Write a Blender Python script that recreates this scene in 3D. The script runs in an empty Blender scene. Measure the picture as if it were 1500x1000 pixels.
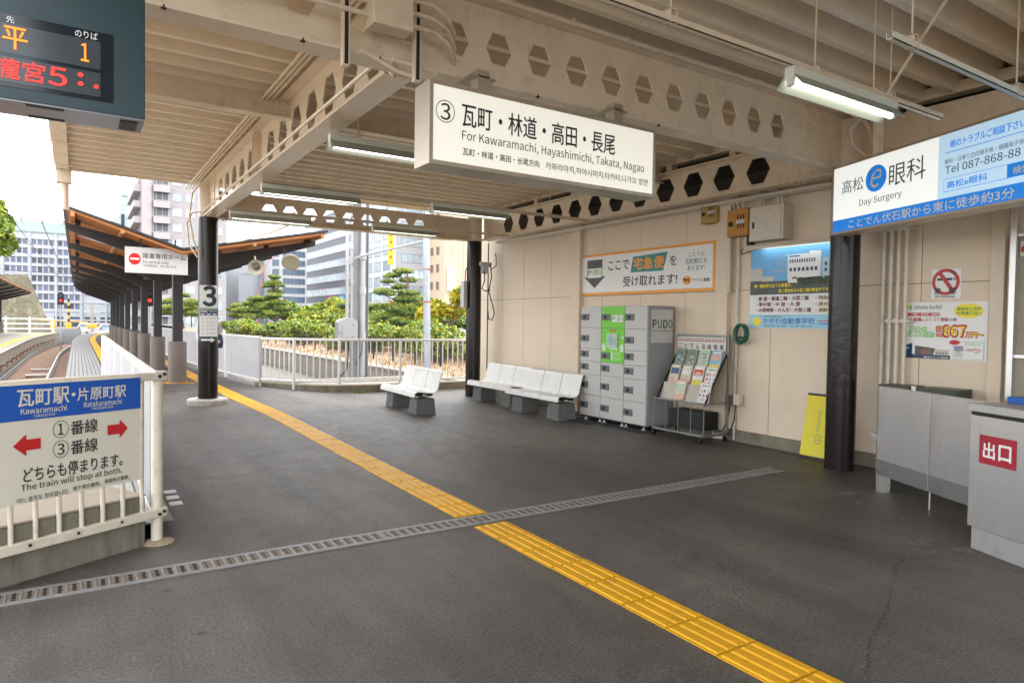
import bpy, math, random
from mathutils import Vector, Matrix
R = math.radians
S = bpy.context.scene
COL = S.collection
random.seed(11)

# ------------------------------------------------------------------ camera
cam = bpy.data.cameras.new('camera')
cam.sensor_width = 36.0
cam.lens = 987.93 / 1500 * 36.0
cam.clip_start = 0.05
cam.clip_end = 3000
camo = bpy.data.objects.new('camera', cam)
COL.objects.link(camo)
pitch, roll, yaw = R(-1.58701552), R(0.86238473), R(32.84053606)
fw = Vector((math.sin(yaw) * math.cos(pitch), math.cos(yaw) * math.cos(pitch), math.sin(pitch)))
rt = Vector((math.cos(yaw), -math.sin(yaw), 0))
up = rt.cross(fw)
rt, up = rt * math.cos(roll) + up * math.sin(roll), up * math.cos(roll) - rt * math.sin(roll)
m = Matrix((rt, up, -fw)).transposed().to_4x4()
m.translation = (0, 0, 1.55)
camo.matrix_world = m
S.camera = camo

# ------------------------------------------------------------------ light
EXPOSURE = 1.95
S.view_settings.view_transform = 'Standard'
S.view_settings.look = 'None'
S.view_settings.exposure = EXPOSURE
S.view_settings.gamma = 1
K = 2 ** -EXPOSURE                 # a lamp face that shows as 1.0
SUN_EL, SUN_AZ = R(66), R(25)     # overcast: the sun is a broad glow behind the cloud
w = bpy.data.worlds.new('World')
S.world = w
w.use_nodes = True
nt = w.node_tree
bg = nt.nodes['Background']
sky = nt.nodes.new('ShaderNodeTexSky')
sky.sky_type = 'NISHITA'
sky.sun_disc = False
sky.sun_elevation = SUN_EL
sky.sun_rotation = SUN_AZ
sky.air_density = 1.0
sky.dust_density = 3.0
tc = nt.nodes.new('ShaderNodeTexCoord')
cl = nt.nodes.new('ShaderNodeTexNoise')
cl.inputs['Scale'].default_value = 2.2
cl.inputs['Detail'].default_value = 5
ramp = nt.nodes.new('ShaderNodeValToRGB')
ramp.color_ramp.elements[0].position = 0.3
ramp.color_ramp.elements[0].color = (6.3, 6.5, 6.8, 1)
ramp.color_ramp.elements[1].position = 0.7
ramp.color_ramp.elements[1].color = (8.6, 8.6, 8.5, 1)
mx = nt.nodes.new('ShaderNodeMixRGB')
mx.inputs[0].default_value = 0.86
nt.links.new(tc.outputs['Generated'], cl.inputs['Vector'])
nt.links.new(cl.outputs['Fac'], ramp.inputs['Fac'])
nt.links.new(sky.outputs['Color'], mx.inputs[1])
nt.links.new(ramp.outputs['Color'], mx.inputs[2])
nt.links.new(mx.outputs[0], bg.inputs['Color'])
bg.inputs['Strength'].default_value = 0.14
sun = bpy.data.lights.new('sun', 'SUN')
sun.energy = 0.5
sun.angle = R(14)
sun.color = (1.0, 0.96, 0.9)
suno = bpy.data.objects.new('sun', sun)
COL.objects.link(suno)
sd = Vector((math.cos(SUN_EL) * math.sin(SUN_AZ), math.cos(SUN_EL) * math.cos(SUN_AZ), math.sin(SUN_EL)))
suno.rotation_euler = sd.to_track_quat('Z', 'Y').to_euler()
try:
    S.cycles.use_denoising = True
    S.cycles.max_bounces = 10
    S.cycles.diffuse_bounces = 6
    S.cycles.sample_clamp_indirect = 8
except Exception:
    pass

# ------------------------------------------------------------------ materials
MATS = {}
def M(name, col, rough=0.5, metal=0.0, var=0.08, scale=5.0, bump=0.0, bscale=80.0, emit=0.0, dirt=None, damt=0.4,
      dscale=3.0, stretch=(1, 1, 1), spec=0.5, ecol=None, rnd=0.0):
    if name in MATS:
        return MATS[name]
    mt = bpy.data.materials.new(name)
    mt.use_nodes = True
    t = mt.node_tree
    b = t.nodes['Principled BSDF']
    b.inputs['Roughness'].default_value = rough
    b.inputs['Metallic'].default_value = metal
    b.inputs['Specular IOR Level'].default_value = spec
    c4 = (col[0], col[1], col[2], 1)
    b.inputs['Base Color'].default_value = c4
    out = None
    co = t.nodes.new('ShaderNodeTexCoord')
    if var > 0:
        n = t.nodes.new('ShaderNodeTexNoise')
        n.inputs['Scale'].default_value = scale
        n.inputs['Detail'].default_value = 6
        n.inputs['Roughness'].default_value = 0.65
        mp = t.nodes.new('ShaderNodeMapping')
        mp.inputs['Scale'].default_value = stretch
        t.links.new(co.outputs['Object'], mp.inputs['Vector'])
        t.links.new(mp.outputs['Vector'], n.inputs['Vector'])
        mr = t.nodes.new('ShaderNodeMapRange')
        mr.inputs['From Min'].default_value = 0.25
        mr.inputs['From Max'].default_value = 0.75
        mr.inputs['To Min'].default_value = 1 - var
        mr.inputs['To Max'].default_value = 1 + var
        t.links.new(n.outputs['Fac'], mr.inputs['Value'])
        vm = t.nodes.new('ShaderNodeVectorMath')
        vm.operation = 'SCALE'
        vm.inputs[0].default_value = col[:3]
        t.links.new(mr.outputs['Result'], vm.inputs['Scale'])
        out = vm.outputs['Vector']
        if rnd > 0:                    # each pane of a facade differs: curtains, reflections
            oi = t.nodes.new('ShaderNodeObjectInfo')
            mr2 = t.nodes.new('ShaderNodeMapRange')
            mr2.inputs['To Min'].default_value = 1 - rnd
            mr2.inputs['To Max'].default_value = 1 + rnd * 1.6
            t.links.new(oi.outputs['Random'], mr2.inputs['Value'])
            vm2 = t.nodes.new('ShaderNodeVectorMath')
            vm2.operation = 'SCALE'
            t.links.new(out, vm2.inputs[0])
            t.links.new(mr2.outputs['Result'], vm2.inputs['Scale'])
            out = vm2.outputs['Vector']
    if dirt:
        n2 = t.nodes.new('ShaderNodeTexNoise')
        n2.inputs['Scale'].default_value = dscale
        n2.inputs['Detail'].default_value = 8
        n2.inputs['Roughness'].default_value = 0.7
        mp2 = t.nodes.new('ShaderNodeMapping')
        mp2.inputs['Scale'].default_value = stretch
        t.links.new(co.outputs['Object'], mp2.inputs['Vector'])
        t.links.new(mp2.outputs['Vector'], n2.inputs['Vector'])
        r2 = t.nodes.new('ShaderNodeValToRGB')
        r2.color_ramp.elements[0].position = 0.52
        r2.color_ramp.elements[1].position = 0.72
        r2.color_ramp.elements[0].color = (0, 0, 0, 1)
        r2.color_ramp.elements[1].color = (damt, damt, damt, 1)
        t.links.new(n2.outputs['Fac'], r2.inputs['Fac'])
        mm = t.nodes.new('ShaderNodeMixRGB')
        t.links.new(r2.outputs['Color'], mm.inputs[0])
        mm.inputs[1].default_value = c4
        if out:
            t.links.new(out, mm.inputs[1])
        mm.inputs[2].default_value = (dirt[0], dirt[1], dirt[2], 1)
        out = mm.outputs[0]
    if out:
        t.links.new(out, b.inputs['Base Color'])
    if bump > 0:
        n3 = t.nodes.new('ShaderNodeTexNoise')
        n3.inputs['Scale'].default_value = bscale
        n3.inputs['Detail'].default_value = 4
        t.links.new(co.outputs['Object'], n3.inputs['Vector'])
        bp = t.nodes.new('ShaderNodeBump')
        bp.inputs['Strength'].default_value = bump
        bp.inputs['Distance'].default_value = 0.01
        t.links.new(n3.outputs['Fac'], bp.inputs['Height'])
        t.links.new(bp.outputs['Normal'], b.inputs['Normal'])
    if emit > 0:
        e = ecol or col
        b.inputs['Emission Color'].default_value = (e[0], e[1], e[2], 1)
        b.inputs['Emission Strength'].default_value = emit
    MATS[name] = mt
    return mt

def asphalt():
    mt = M('asphalt', (0.08, 0.076, 0.073), rough=0.6, var=0.0, spec=0.5)
    t = mt.node_tree
    b = t.nodes['Principled BSDF']
    co = t.nodes['Texture Coordinate']
    def noise(sc, det=5, ro=0.6):
        n = t.nodes.new('ShaderNodeTexNoise')
        n.inputs['Scale'].default_value = sc
        n.inputs['Detail'].default_value = det
        n.inputs['Roughness'].default_value = ro
        t.links.new(co.outputs['Object'], n.inputs['Vector'])
        return n
    big, mid, fine = noise(0.6, 5, .6), noise(5.5, 8, .75), noise(58, 5, .85)
    def rampn(src, a, bb, ca, cb):
        r = t.nodes.new('ShaderNodeValToRGB')
        r.color_ramp.elements[0].position = a
        r.color_ramp.elements[1].position = bb
        r.color_ramp.elements[0].color = (*ca, 1)
        r.color_ramp.elements[1].color = (*cb, 1)
        t.links.new(src.outputs['Fac'], r.inputs['Fac'])
        return r
    r1 = rampn(big, .36, .66, (0.067, 0.062, 0.0575), (0.113, 0.105, 0.097))
    r2 = rampn(mid, .3, .72, (0.68, 0.68, 0.68), (1.3, 1.28, 1.25))
    r3 = rampn(fine, .34, .68, (0.25, 0.25, 0.25), (1.85, 1.83, 1.8))
    def mul(a, c):
        q = t.nodes.new('ShaderNodeMixRGB')
        q.blend_type = 'MULTIPLY'
        q.inputs[0].default_value = 1
        t.links.new(a, q.inputs[1])
        t.links.new(c, q.inputs[2])
        return q.outputs[0]
    mpw = t.nodes.new('ShaderNodeMapping')
    mpw.inputs['Scale'].default_value = (1.5, .22, 1)
    t.links.new(co.outputs['Object'], mpw.inputs['Vector'])
    walk = noise(1.1, 5, .65)
    t.links.new(mpw.outputs['Vector'], walk.inputs['Vector'])
    r4 = rampn(walk, .38, .62, (.78, .78, .79), (1.22, 1.21, 1.19))
    c = mul(mul(mul(r1.outputs[0], r4.outputs[0]), r2.outputs[0]), r3.outputs[0])
    # trodden gum and oil spots
    vg = t.nodes.new('ShaderNodeTexVoronoi')
    vg.inputs['Scale'].default_value = 2.6
    t.links.new(co.outputs['Object'], vg.inputs['Vector'])
    rg = t.nodes.new('ShaderNodeValToRGB')
    rg.color_ramp.elements[0].position = 0.05
    rg.color_ramp.elements[0].color = (.5, .5, .5, 1)
    rg.color_ramp.elements[1].position = 0.085
    rg.color_ramp.elements[1].color = (1, 1, 1, 1)
    t.links.new(vg.outputs['Distance'], rg.inputs['Fac'])
    c = mul(c, rg.outputs[0])
    # pale stone chips
    vo = t.nodes.new('ShaderNodeTexVoronoi')
    vo.inputs['Scale'].default_value = 16
    t.links.new(co.outputs['Object'], vo.inputs['Vector'])
    rc = t.nodes.new('ShaderNodeValToRGB')
    rc.color_ramp.elements[0].position = 0.0
    rc.color_ramp.elements[0].color = (1, 1, 1, 1)
    rc.color_ramp.elements[1].position = 0.14
    rc.color_ramp.elements[1].color = (0, 0, 0, 1)
    t.links.new(vo.outputs['Distance'], rc.inputs['Fac'])
    gate = rampn(noise(9, 2), .6, .66, (0, 0, 0), (0.5, 0.5, 0.5))
    am = mul(rc.outputs[0], gate.outputs[0])
    mm = t.nodes.new('ShaderNodeMixRGB')
    t.links.new(am, mm.inputs[0])
    t.links.new(c, mm.inputs[1])
    mm.inputs[2].default_value = (0.26, 0.24, 0.21, 1)
    t.links.new(mm.outputs[0], b.inputs['Base Color'])
    rr = rampn(mid, .3, .7, (.4, .4, .4), (.66, .66, .66))
    t.links.new(rr.outputs[0], b.inputs['Roughness'])
    bp = t.nodes.new('ShaderNodeBump')
    bp.inputs['Strength'].default_value = 0.8
    bp.inputs['Distance'].default_value = 0.006
    t.links.new(fine.outputs['Fac'], bp.inputs['Height'])
    t.links.new(bp.outputs['Normal'], b.inputs['Normal'])
    return mt

def stone():
    mt = M('castle_stone', (0.3, 0.27, 0.21), rough=0.9, var=0.0)
    t = mt.node_tree
    b = t.nodes['Principled BSDF']
    co = t.nodes['Texture Coordinate']
    vo = t.nodes.new('ShaderNodeTexVoronoi')
    vo.inputs['Scale'].default_value = 1.5
    vo.inputs['Randomness'].default_value = 1.0
    t.links.new(co.outputs['Object'], vo.inputs['Vector'])
    r = t.nodes.new('ShaderNodeValToRGB')
    for i, (p, c) in enumerate(((0, (.13, .12, .08)), (1, (.27, .235, .165)))):
        r.color_ramp.elements[i].position = p
        r.color_ramp.elements[i].color = (*c, 1)
    t.links.new(vo.outputs['Color'], r.inputs['Fac'])
    ve = t.nodes.new('ShaderNodeTexVoronoi')
    ve.feature = 'DISTANCE_TO_EDGE'
    ve.inputs['Scale'].default_value = 1.5
    t.links.new(co.outputs['Object'], ve.inputs['Vector'])
    r2 = t.nodes.new('ShaderNodeValToRGB')
    r2.color_ramp.elements[0].color = (.72, .72, .68, 1)
    r2.color_ramp.elements[1].position = 0.12
    t.links.new(ve.outputs['Distance'], r2.inputs['Fac'])
    q = t.nodes.new('ShaderNodeMixRGB')
    q.blend_type = 'MULTIPLY'
    q.inputs[0].default_value = 1
    t.links.new(r.outputs[0], q.inputs[1])
    t.links.new(r2.outputs[0], q.inputs[2])
    t.links.new(q.outputs[0], b.inputs['Base Color'])
    return mt

ASPH = asphalt()
STONE = stone()
BEIGE = M('beam_beige_paint', (0.74, 0.625, 0.48), .27, var=.05, scale=3, dirt=(.4, .3, .21), damt=.45, dscale=5)
DECK = M('deck_beige_paint', (0.8, 0.69, 0.54), .27, var=.06, scale=1.5, dirt=(.42, .33, .24), damt=.3, dscale=1.4)
WALLM = M('wall_cladding', (0.73, 0.61, 0.47), .55, var=.04, scale=1.2, dirt=(.5, .39, .29), damt=.25, dscale=1.3)
DKGAP = M('dark_gap', (0.02, 0.018, 0.016), .9, var=0)
JOINT = M('joint_seal', (0.24, 0.18, 0.13), .8, var=.1)
SKIRT = M('skirting_concrete', (0.2, 0.18, 0.135), .85, var=.2, scale=4, bump=.2, dirt=(.08, .075, .05), damt=.7)
CONC = M('concrete', (0.33, 0.3, 0.26), .85, var=.15, scale=4, bump=.25, bscale=40, dirt=(.12, .1, .075), damt=.6, dscale=2.2)
CONCST = M('stained_concrete', (0.34, 0.31, 0.255), .85, var=.15, scale=3, bump=.3, bscale=30, dirt=(.07, .065, .045), damt=.85,
           dscale=2.0, stretch=(3, 3, .7))
LEDGE = M('ledge_concrete', (0.32, 0.27, 0.215), .85, var=.1, scale=5, bump=.25, bscale=50, dirt=(.3, .24, .18), damt=.5)
BLACKP = M('column_black_paint', (0.016, 0.011, 0.01), .22, spec=.35, var=.3, scale=3, bump=.25, bscale=14, stretch=(1, 1, .3))
BROWNP = M('brown_sleeve', (0.15, 0.122, 0.108), .5, var=.06)
BLKSTEEL = M('canopy_steel', (0.025, 0.024, 0.026), .5, var=.2)
WHITEP = M('white_paint', (0.72, 0.705, 0.69), .4, var=.04, scale=8, dirt=(.42, .38, .32), damt=.35, dscale=6)
CREAMP = M('cream_paint', (0.66, 0.6, 0.5), .4, var=.06, scale=8, dirt=(.3, .24, .17), damt=.45, dscale=7)
BOLT = M('dark_bolt', (0.03, 0.03, 0.03), .5, .6, var=0)
STEEL = M('brushed_steel', (0.84, 0.835, 0.83), .22, .85, var=.1, scale=3, stretch=(1, 1, .25), dirt=(.55, .54, .53), damt=.7, dscale=2.6,
          bump=.03, bscale=20)
ALU = M('aluminium', (0.68, 0.68, 0.67), .38, .9, var=.05)
GALV = M('galvanised_steel', (0.5, 0.52, 0.55), .5, .55, var=.08, dirt=(.33, .33, .34), damt=.4)
MASTP = M('mast_grey_paint', (0.37, 0.375, 0.39), .5, var=.06)
RUST = M('rusty_plate', (0.2, 0.16, 0.125), .8, var=.25, scale=30)
YEL = M('tactile_yellow', (0.64, 0.33, 0.01), .5, spec=.3, var=.13, scale=2.5, dirt=(.24, .13, .03), damt=.6, dscale=7)
YLINE = M('yellow_line', (0.8, 0.47, 0.03), .6, var=.08)
WHT = M('print_white', (0.8, 0.8, 0.78), .4, var=0)
INK = M('print_black', (0.02, 0.02, 0.025), .45, var=0)
BLUE = M('print_blue', (0.006, 0.085, 0.42), .4, var=0)
RED = M('print_red', (0.5, 0.012, 0.012), .4, var=0)
ORANGE = M('print_orange', (0.83, 0.33, 0.015), .4, var=0)
TEAL = M('print_teal', (0.01, 0.22, 0.21), .4, var=0)
GREENP = M('print_green', (0.13, 0.55, 0.03), .4, var=0)
DKGREEN = M('print_dark_green', (0.01, 0.26, 0.06), .4, var=0)
PYEL = M('print_yellow', (0.88, 0.72, 0.02), .4, var=0)
SKYB = M('print_sky_blue', (0.14, 0.42, 0.72), .4, var=.05)
LBLUE = M('print_light_blue', (0.32, 0.62, 0.78), .4, var=0)
NAVY = M('print_navy', (0.02, 0.045, 0.1), .4, var=0)
CHAR = M('print_charcoal', (0.07, 0.07, 0.075), .4, var=0)
SIGNW = M('sign_cream', (0.66, 0.63, 0.53), .35, var=.03)
GLASSD = M('window_glass_dark', (0.05, 0.06, 0.08), .12, var=.3, scale=1, rnd=.5)
GLASSB = M('window_glass_blue', (0.16, 0.22, 0.28), .12, var=.3, scale=1, rnd=.5)
GLASSL = M('window_glass_pale', (0.36, 0.43, 0.47), .15, var=.3, scale=.8, rnd=.35)

# ------------------------------------------------------------------ mesh helpers
class MB:
    def __init__(s):
        s.v, s.f, s.mi = [], [], []
    def face(s, pts, mi=0):
        i = len(s.v)
        s.v += [tuple(p) for p in pts]
        s.f.append(tuple(range(i, i + len(pts))))
        s.mi.append(mi)
    def add(s, vs, fs, mi=0):
        i = len(s.v)
        s.v += [tuple(p) for p in vs]
        for f in fs:
            s.f.append(tuple(i + k for k in f))
            s.mi.append(mi)
    def hexa(s, p, mi=0):      # 8 points: bottom 0-3 ccw, top 4-7
        s.add(p, [(3, 2, 1, 0), (4, 5, 6, 7), (0, 1, 5, 4), (1, 2, 6, 5), (2, 3, 7, 6), (3, 0, 4, 7)], mi)
    def box(s, x0, y0, z0, x1, y1, z1, mi=0):
        s.hexa([(x0, y0, z0), (x1, y0, z0), (x1, y1, z0), (x0, y1, z0), (x0, y0, z1), (x1, y0, z1), (x1, y1, z1), (x0, y1, z1)], mi)
    def obox(s, c, a, b, d, mi=0):   # centre and three half-axes (right handed)
        c, a, b, d = map(Vector, (c, a, b, d))
        s.hexa([c - a - b - d, c + a - b - d, c + a + b - d, c - a + b - d, c - a - b + d, c + a - b + d, c + a + b + d, c - a + b + d], mi)
    def bar(s, p0, p1, w, h, mi=0, upv=(0, 0, 1)):
        p0, p1 = Vector(p0), Vector(p1)
        d = p1 - p0
        L = d.length
        d.normalize()
        u = Vector(upv)
        sd = d.cross(u)
        if sd.length < 1e-4:
            sd = Vector((1, 0, 0))
        sd.normalize()
        u2 = sd.cross(d)
        s.obox((p0 + p1) / 2, d * L / 2, -sd * w / 2, u2 * h / 2, mi)
    def tube(s, pts, r, n=10, mi=0, caps=True):
        pts = [Vector(p) for p in pts]
        rs = r if isinstance(r, (list, tuple)) else [r] * len(pts)
        i0 = len(s.v)
        prev = None
        for k, p in enumerate(pts):
            if k == 0:
                d = pts[1] - p
            elif k == len(pts) - 1:
                d = p - pts[k - 1]
            else:
                d = (pts[k + 1] - p).normalized() + (p - pts[k - 1]).normalized()
            d.normalize()
            if prev is None:
                a = Vector((0, 0, 1)) if abs(d.z) < .9 else Vector((1, 0, 0))
                u = d.cross(a).normalized()
            else:
                u = (prev - d * prev.dot(d)).normalized()
            prev = u
            v = d.cross(u)
            for j in range(n):
                t = 2 * math.pi * j / n
                s.v.append(tuple(p + (u * math.cos(t) + v * math.sin(t)) * rs[k]))
        for k in range(len(pts) - 1):
            for j in range(n):
                a = i0 + k * n + j
                b = i0 + k * n + (j + 1) % n
                s.f.append((a, b, b + n, a + n))
                s.mi.append(mi)
        if caps:
            s.f.append(tuple(i0 + j for j in reversed(range(n))))
            s.mi.append(mi)
            e = i0 + (len(pts) - 1) * n
            s.f.append(tuple(e + j for j in range(n)))
            s.mi.append(mi)
    def prism(s, poly, o, u, v, depth, mi=0):   # poly ccw in (u,v); front at o, pushed back along -n
        o, u, v = Vector(o), Vector(u), Vector(v)
        n = u.cross(v).normalized()
        A = [o + u * a + v * b for a, b in poly]
        B = [p - n * depth for p in A]
        k = len(A)
        fs = [tuple(range(k)), tuple(reversed(range(k, 2 * k)))]
        for i in range(k):
            j = (i + 1) % k
            fs.append((i, i + k, j + k, j))
        s.add(A + B, fs, mi)
    def lathe(s, prof, c, n=24, mi=0, axis=None):
        c = Vector(c)
        ax = Vector(axis or (0, 0, 1)).normalized()
        a = Vector((0, 0, 1)) if abs(ax.z) < .9 else Vector((1, 0, 0))
        u = ax.cross(a).normalized()
        v = ax.cross(u)
        i0 = len(s.v)
        for r, h in prof:
            for j in range(n):
                t = 2 * math.pi * j / n
                s.v.append(tuple(c + ax * h + (u * math.cos(t) + v * math.sin(t)) * r))
        for k in range(len(prof) - 1):
            for j in range(n):
                x = i0 + k * n + j
                y = i0 + k * n + (j + 1) % n
                s.f.append((x, y, y + n, x + n))
                s.mi.append(mi)
        s.f.append(tuple(i0 + j for j in reversed(range(n))))
        s.mi.append(mi)
        e = i0 + (len(prof) - 1) * n
        s.f.append(tuple(e + j for j in range(n)))
        s.mi.append(mi)
    def build(s, name, mats, parent=None, smooth=False, bevel=0.0, fix=True):
        if not isinstance(mats, (list, tuple)):
            mats = [mats]
        off = Vector((0, 0, 0))
        p = parent
        while p is not None:
            off += Vector(p.location)
            p = p.parent
        me = bpy.data.meshes.new(name)
        me.from_pydata([(x - off.x, y - off.y, z - off.z) for x, y, z in s.v], [], s.f)
        for mt in mats:
            me.materials.append(mt)
        if len(mats) > 1:
            me.polygons.foreach_set('material_index', s.mi)
        if fix:
            import bmesh
            bm = bmesh.new()
            bm.from_mesh(me)
            bmesh.ops.recalc_face_normals(bm, faces=bm.faces)
            bm.to_mesh(me)
            bm.free()
        if smooth:
            me.polygons.foreach_set('use_smooth', [True] * len(me.polygons))
            me.set_sharp_from_angle(angle=R(40))
        me.update()
        o = bpy.data.objects.new(name, me)
        COL.objects.link(o)
        if parent is not None:
            o.parent = parent
        if bevel > 0:
            md = o.modifiers.new('bevel', 'BEVEL')
            md.width = bevel
            md.segments = 2
            md.limit_method = 'ANGLE'
        return o

def tag(o, label, cat, group=None, kind=None):
    o['label'] = label
    o['category'] = cat
    if group:
        o['group'] = group
    if kind:
        o['kind'] = kind
    return o
def struct(o):
    o['kind'] = 'structure'
    return o
def thing(name, label, cat, loc=(0, 0, 0), group=None):
    o = bpy.data.objects.new(name, None)
    o.empty_display_size = .2
    COL.objects.link(o)
    o.location = loc
    return tag(o, label, cat, group)
def dup(root, loc=None, rz=None, label=None):
    c = root.copy()
    COL.objects.link(c)
    if loc is not None:
        c.location = loc
    if rz is not None:
        c.rotation_euler = (0, 0, rz)
    if label:
        c['label'] = label
    for ch in [x for x in bpy.data.objects if x.parent == root]:
        d = ch.copy()
        COL.objects.link(d)
        d.parent = c
        for g in [x for x in bpy.data.objects if x.parent == ch]:
            e = g.copy()
            COL.objects.link(e)
            e.parent = d
    return c

LATIN = None
try:                                  # Blender's own bundled sans for the plain Latin lines
    import os
    LATIN = bpy.data.fonts.load(os.path.join(bpy.utils.resource_path('LOCAL'), 'datafiles', 'fonts', 'Noto Sans CJK Regular.woff2'))
except Exception:
    LATIN = None
_G = {}
def glyph(s, bold=0.0, res=3):
    key = (s, bold, res)
    if key in _G:
        return _G[key]
    cu = bpy.data.curves.new('lettering', 'FONT')
    cu.body = s
    if LATIN and s.isascii():
        cu.font = LATIN
    cu.resolution_u = res
    cu.offset = bold
    ob = bpy.data.objects.new('lettering', cu)
    COL.objects.link(ob)
    dg = bpy.context.evaluated_depsgraph_get()
    me = bpy.data.meshes.new_from_object(ob.evaluated_get(dg))
    vs = [(v.co.x, v.co.y) for v in me.vertices]
    fs = [tuple(p.vertices) for p in me.polygons]
    bpy.data.objects.remove(ob)
    bpy.data.curves.remove(cu)
    bpy.data.meshes.remove(me)
    x0, x1 = min(v[0] for v in vs), max(v[0] for v in vs)
    y0, y1 = min(v[1] for v in vs), max(v[1] for v in vs)
    _G[key] = ([((x - x0) / max(1e-6, x1 - x0), (y - y0) / max(1e-6, y1 - y0)) for x, y in vs], fs)
    return _G[key]

class Decal:
    """flat printed layers on a face: o + u*a + (0,0,1)*b, lifted off the face"""
    def __init__(s, parent, o, u, v=(0, 0, 1)):
        s.p, s.o, s.u, s.v = parent, Vector(o), Vector(u).normalized(), Vector(v).normalized()
        s.n = s.u.cross(s.v).normalized()
        s.L = {}
    def P(s, a, b, l):
        return s.o + s.u * a + s.v * b + s.n * (l * .0016)
    def mb(s, name, mat):
        s.k = getattr(s, 'k', 0)
        one = name in ('picture', 'print', 'timetable', 'symbol', 'slot')
        if not one and not s.hold:
            s.k += 1
        return s.L.setdefault((name, mat.name, 0 if one else s.k), (MB(), mat))[0]
    hold = False
    def poly(s, name, mat, pts, l=1):
        s.mb(name, mat).face([s.P(a, b, l) for a, b in pts])
    def rect(s, name, mat, bx, l=1):
        a, b, c, d = bx
        s.poly(name, mat, [(a, b), (c, b), (c, d), (a, d)], l)
    def ell(s, name, mat, cx, cy, rx, ry, l=1, n=28):
        s.poly(name, mat, [(cx + rx * math.cos(2 * math.pi * i / n), cy + ry * math.sin(2 * math.pi * i / n)) for i in range(n)], l)
    def ring(s, name, mat, cx, cy, rx, ry, k=.9, l=1, n=36):
        m_ = s.mb(name, mat)
        for i in range(n):
            t0, t1 = 2 * math.pi * i / n, 2 * math.pi * (i + 1) / n
            q = [(math.cos(t0), math.sin(t0)), (math.cos(t1), math.sin(t1))]
            m_.face([s.P(cx + rx * q[0][0], cy + ry * q[0][1], l), s.P(cx + rx * q[1][0], cy + ry * q[1][1], l),
                     s.P(cx + rx * k * q[1][0], cy + ry * k * q[1][1], l), s.P(cx + rx * k * q[0][0], cy + ry * k * q[0][1], l)])
    def text(s, mat, t, bx, bold=0.0, l=2, name='lettering', res=3, shear=0.0):
        vs, fs = glyph(t, 0.0, res)
        a, b, c, d = bx
        h = (d - b) * bold * .8
        dirs = [(0, 0)]
        if bold > .004:
            dirs += [(h, 0), (-h, 0), (0, h), (0, -h)]
        if bold > .05:
            dirs += [(.7 * h, .7 * h), (-.7 * h, .7 * h), (.7 * h, -.7 * h), (-.7 * h, -.7 * h)]
        m_ = s.mb(name, mat)
        for k, (e, f) in enumerate(dirs):
            m_.add([s.P(a + (c - a) * x + e + shear * (d - b) * (y - .5), b + (d - b) * y + f, l + k * .07) for x, y in vs], fs)
    def done(s):
        for (name, _, _k), (mb_, mat) in s.L.items():
            mb_.build(name, mat, s.p, fix=False)

# ------------------------------------------------------------------ ground and platform
def ss(t):
    t = max(0.0, min(1.0, t))
    return t * t * (3 - 2 * t)
def gz(x, y):
    return 0.1 * ss((y - 6) / 5.5) * (1 - ss((x - 2.6) / 3))
def dxc(y):                       # the platform bends away to the right in the distance
    return 0.0 if y < 45 else (y - 45) ** 2 / 544.0

def sheet(name, rows, mat):       # rows of equal length -> one sheet
    b = MB()
    n = len(rows[0])
    vs = [p for r in rows for p in r]
    fs = []
    for i in range(len(rows) - 1):
        for j in range(n - 1):
            fs.append((i * n + j, i * n + j + 1, (i + 1) * n + j + 1, (i + 1) * n + j))
    b.add(vs, fs)
    return b.build(name, mat, fix=False, smooth=True)

g = MB()
g.face([(-600, -600, -.98), (900, -600, -.98), (900, 900, -.98), (-600, 900, -.98)])
struct(g.build('ground', M('ground_earth', (.2, .18, .15), .95, var=.25, scale=.6)))

def yend(x):
    if x <= .46:
        return 5.19 + (x - .46) * .537
    k = [(.46, 15.4), (3.4, 15.4), (3.95, 14.75), (4.6, 14.25), (5.5, 14.05), (9, 14.0)]
    for (a, b), (c, d) in zip(k, k[1:]):
        if x <= c:
            return b + (d - b) * (x - a) / (c - a)
    return 14.0
fb = MB()
for xs in ([-7, -4, -2, -1, -.5, 0, .3, .46], [.46, .6] + [.8 + .2 * i for i in range(35)]):
    k0 = len(fb.v)
    for x in xs:
        ye = yend(x - 1e-6) if xs[0] < 0 else yend(x + 1e-6)
        fb.v += [(x, -12 + (ye + 12) * t / 90, gz(x, -12 + (ye + 12) * t / 90)) for t in range(91)]
    for i in range(len(xs) - 1):
        for j in range(90):
            fb.f.append((k0 + i * 91 + j, k0 + (i + 1) * 91 + j, k0 + (i + 1) * 91 + j + 1, k0 + i * 91 + j + 1))
            fb.mi.append(0)
struct(fb.build('platform_floor', ASPH, fix=False))
rows = []
for x in (.46, .9, 1.4, 1.9, 2.4, 2.9, 3.4):
    ylist = [15.4 + i * (85 - 15.4) / 70 for i in range(71)]
    rows.append([(x + dxc(y), y, .1 if x < 2.7 else .09) for y in ylist])
struct(sheet('platform_surface', rows, ASPH))
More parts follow.
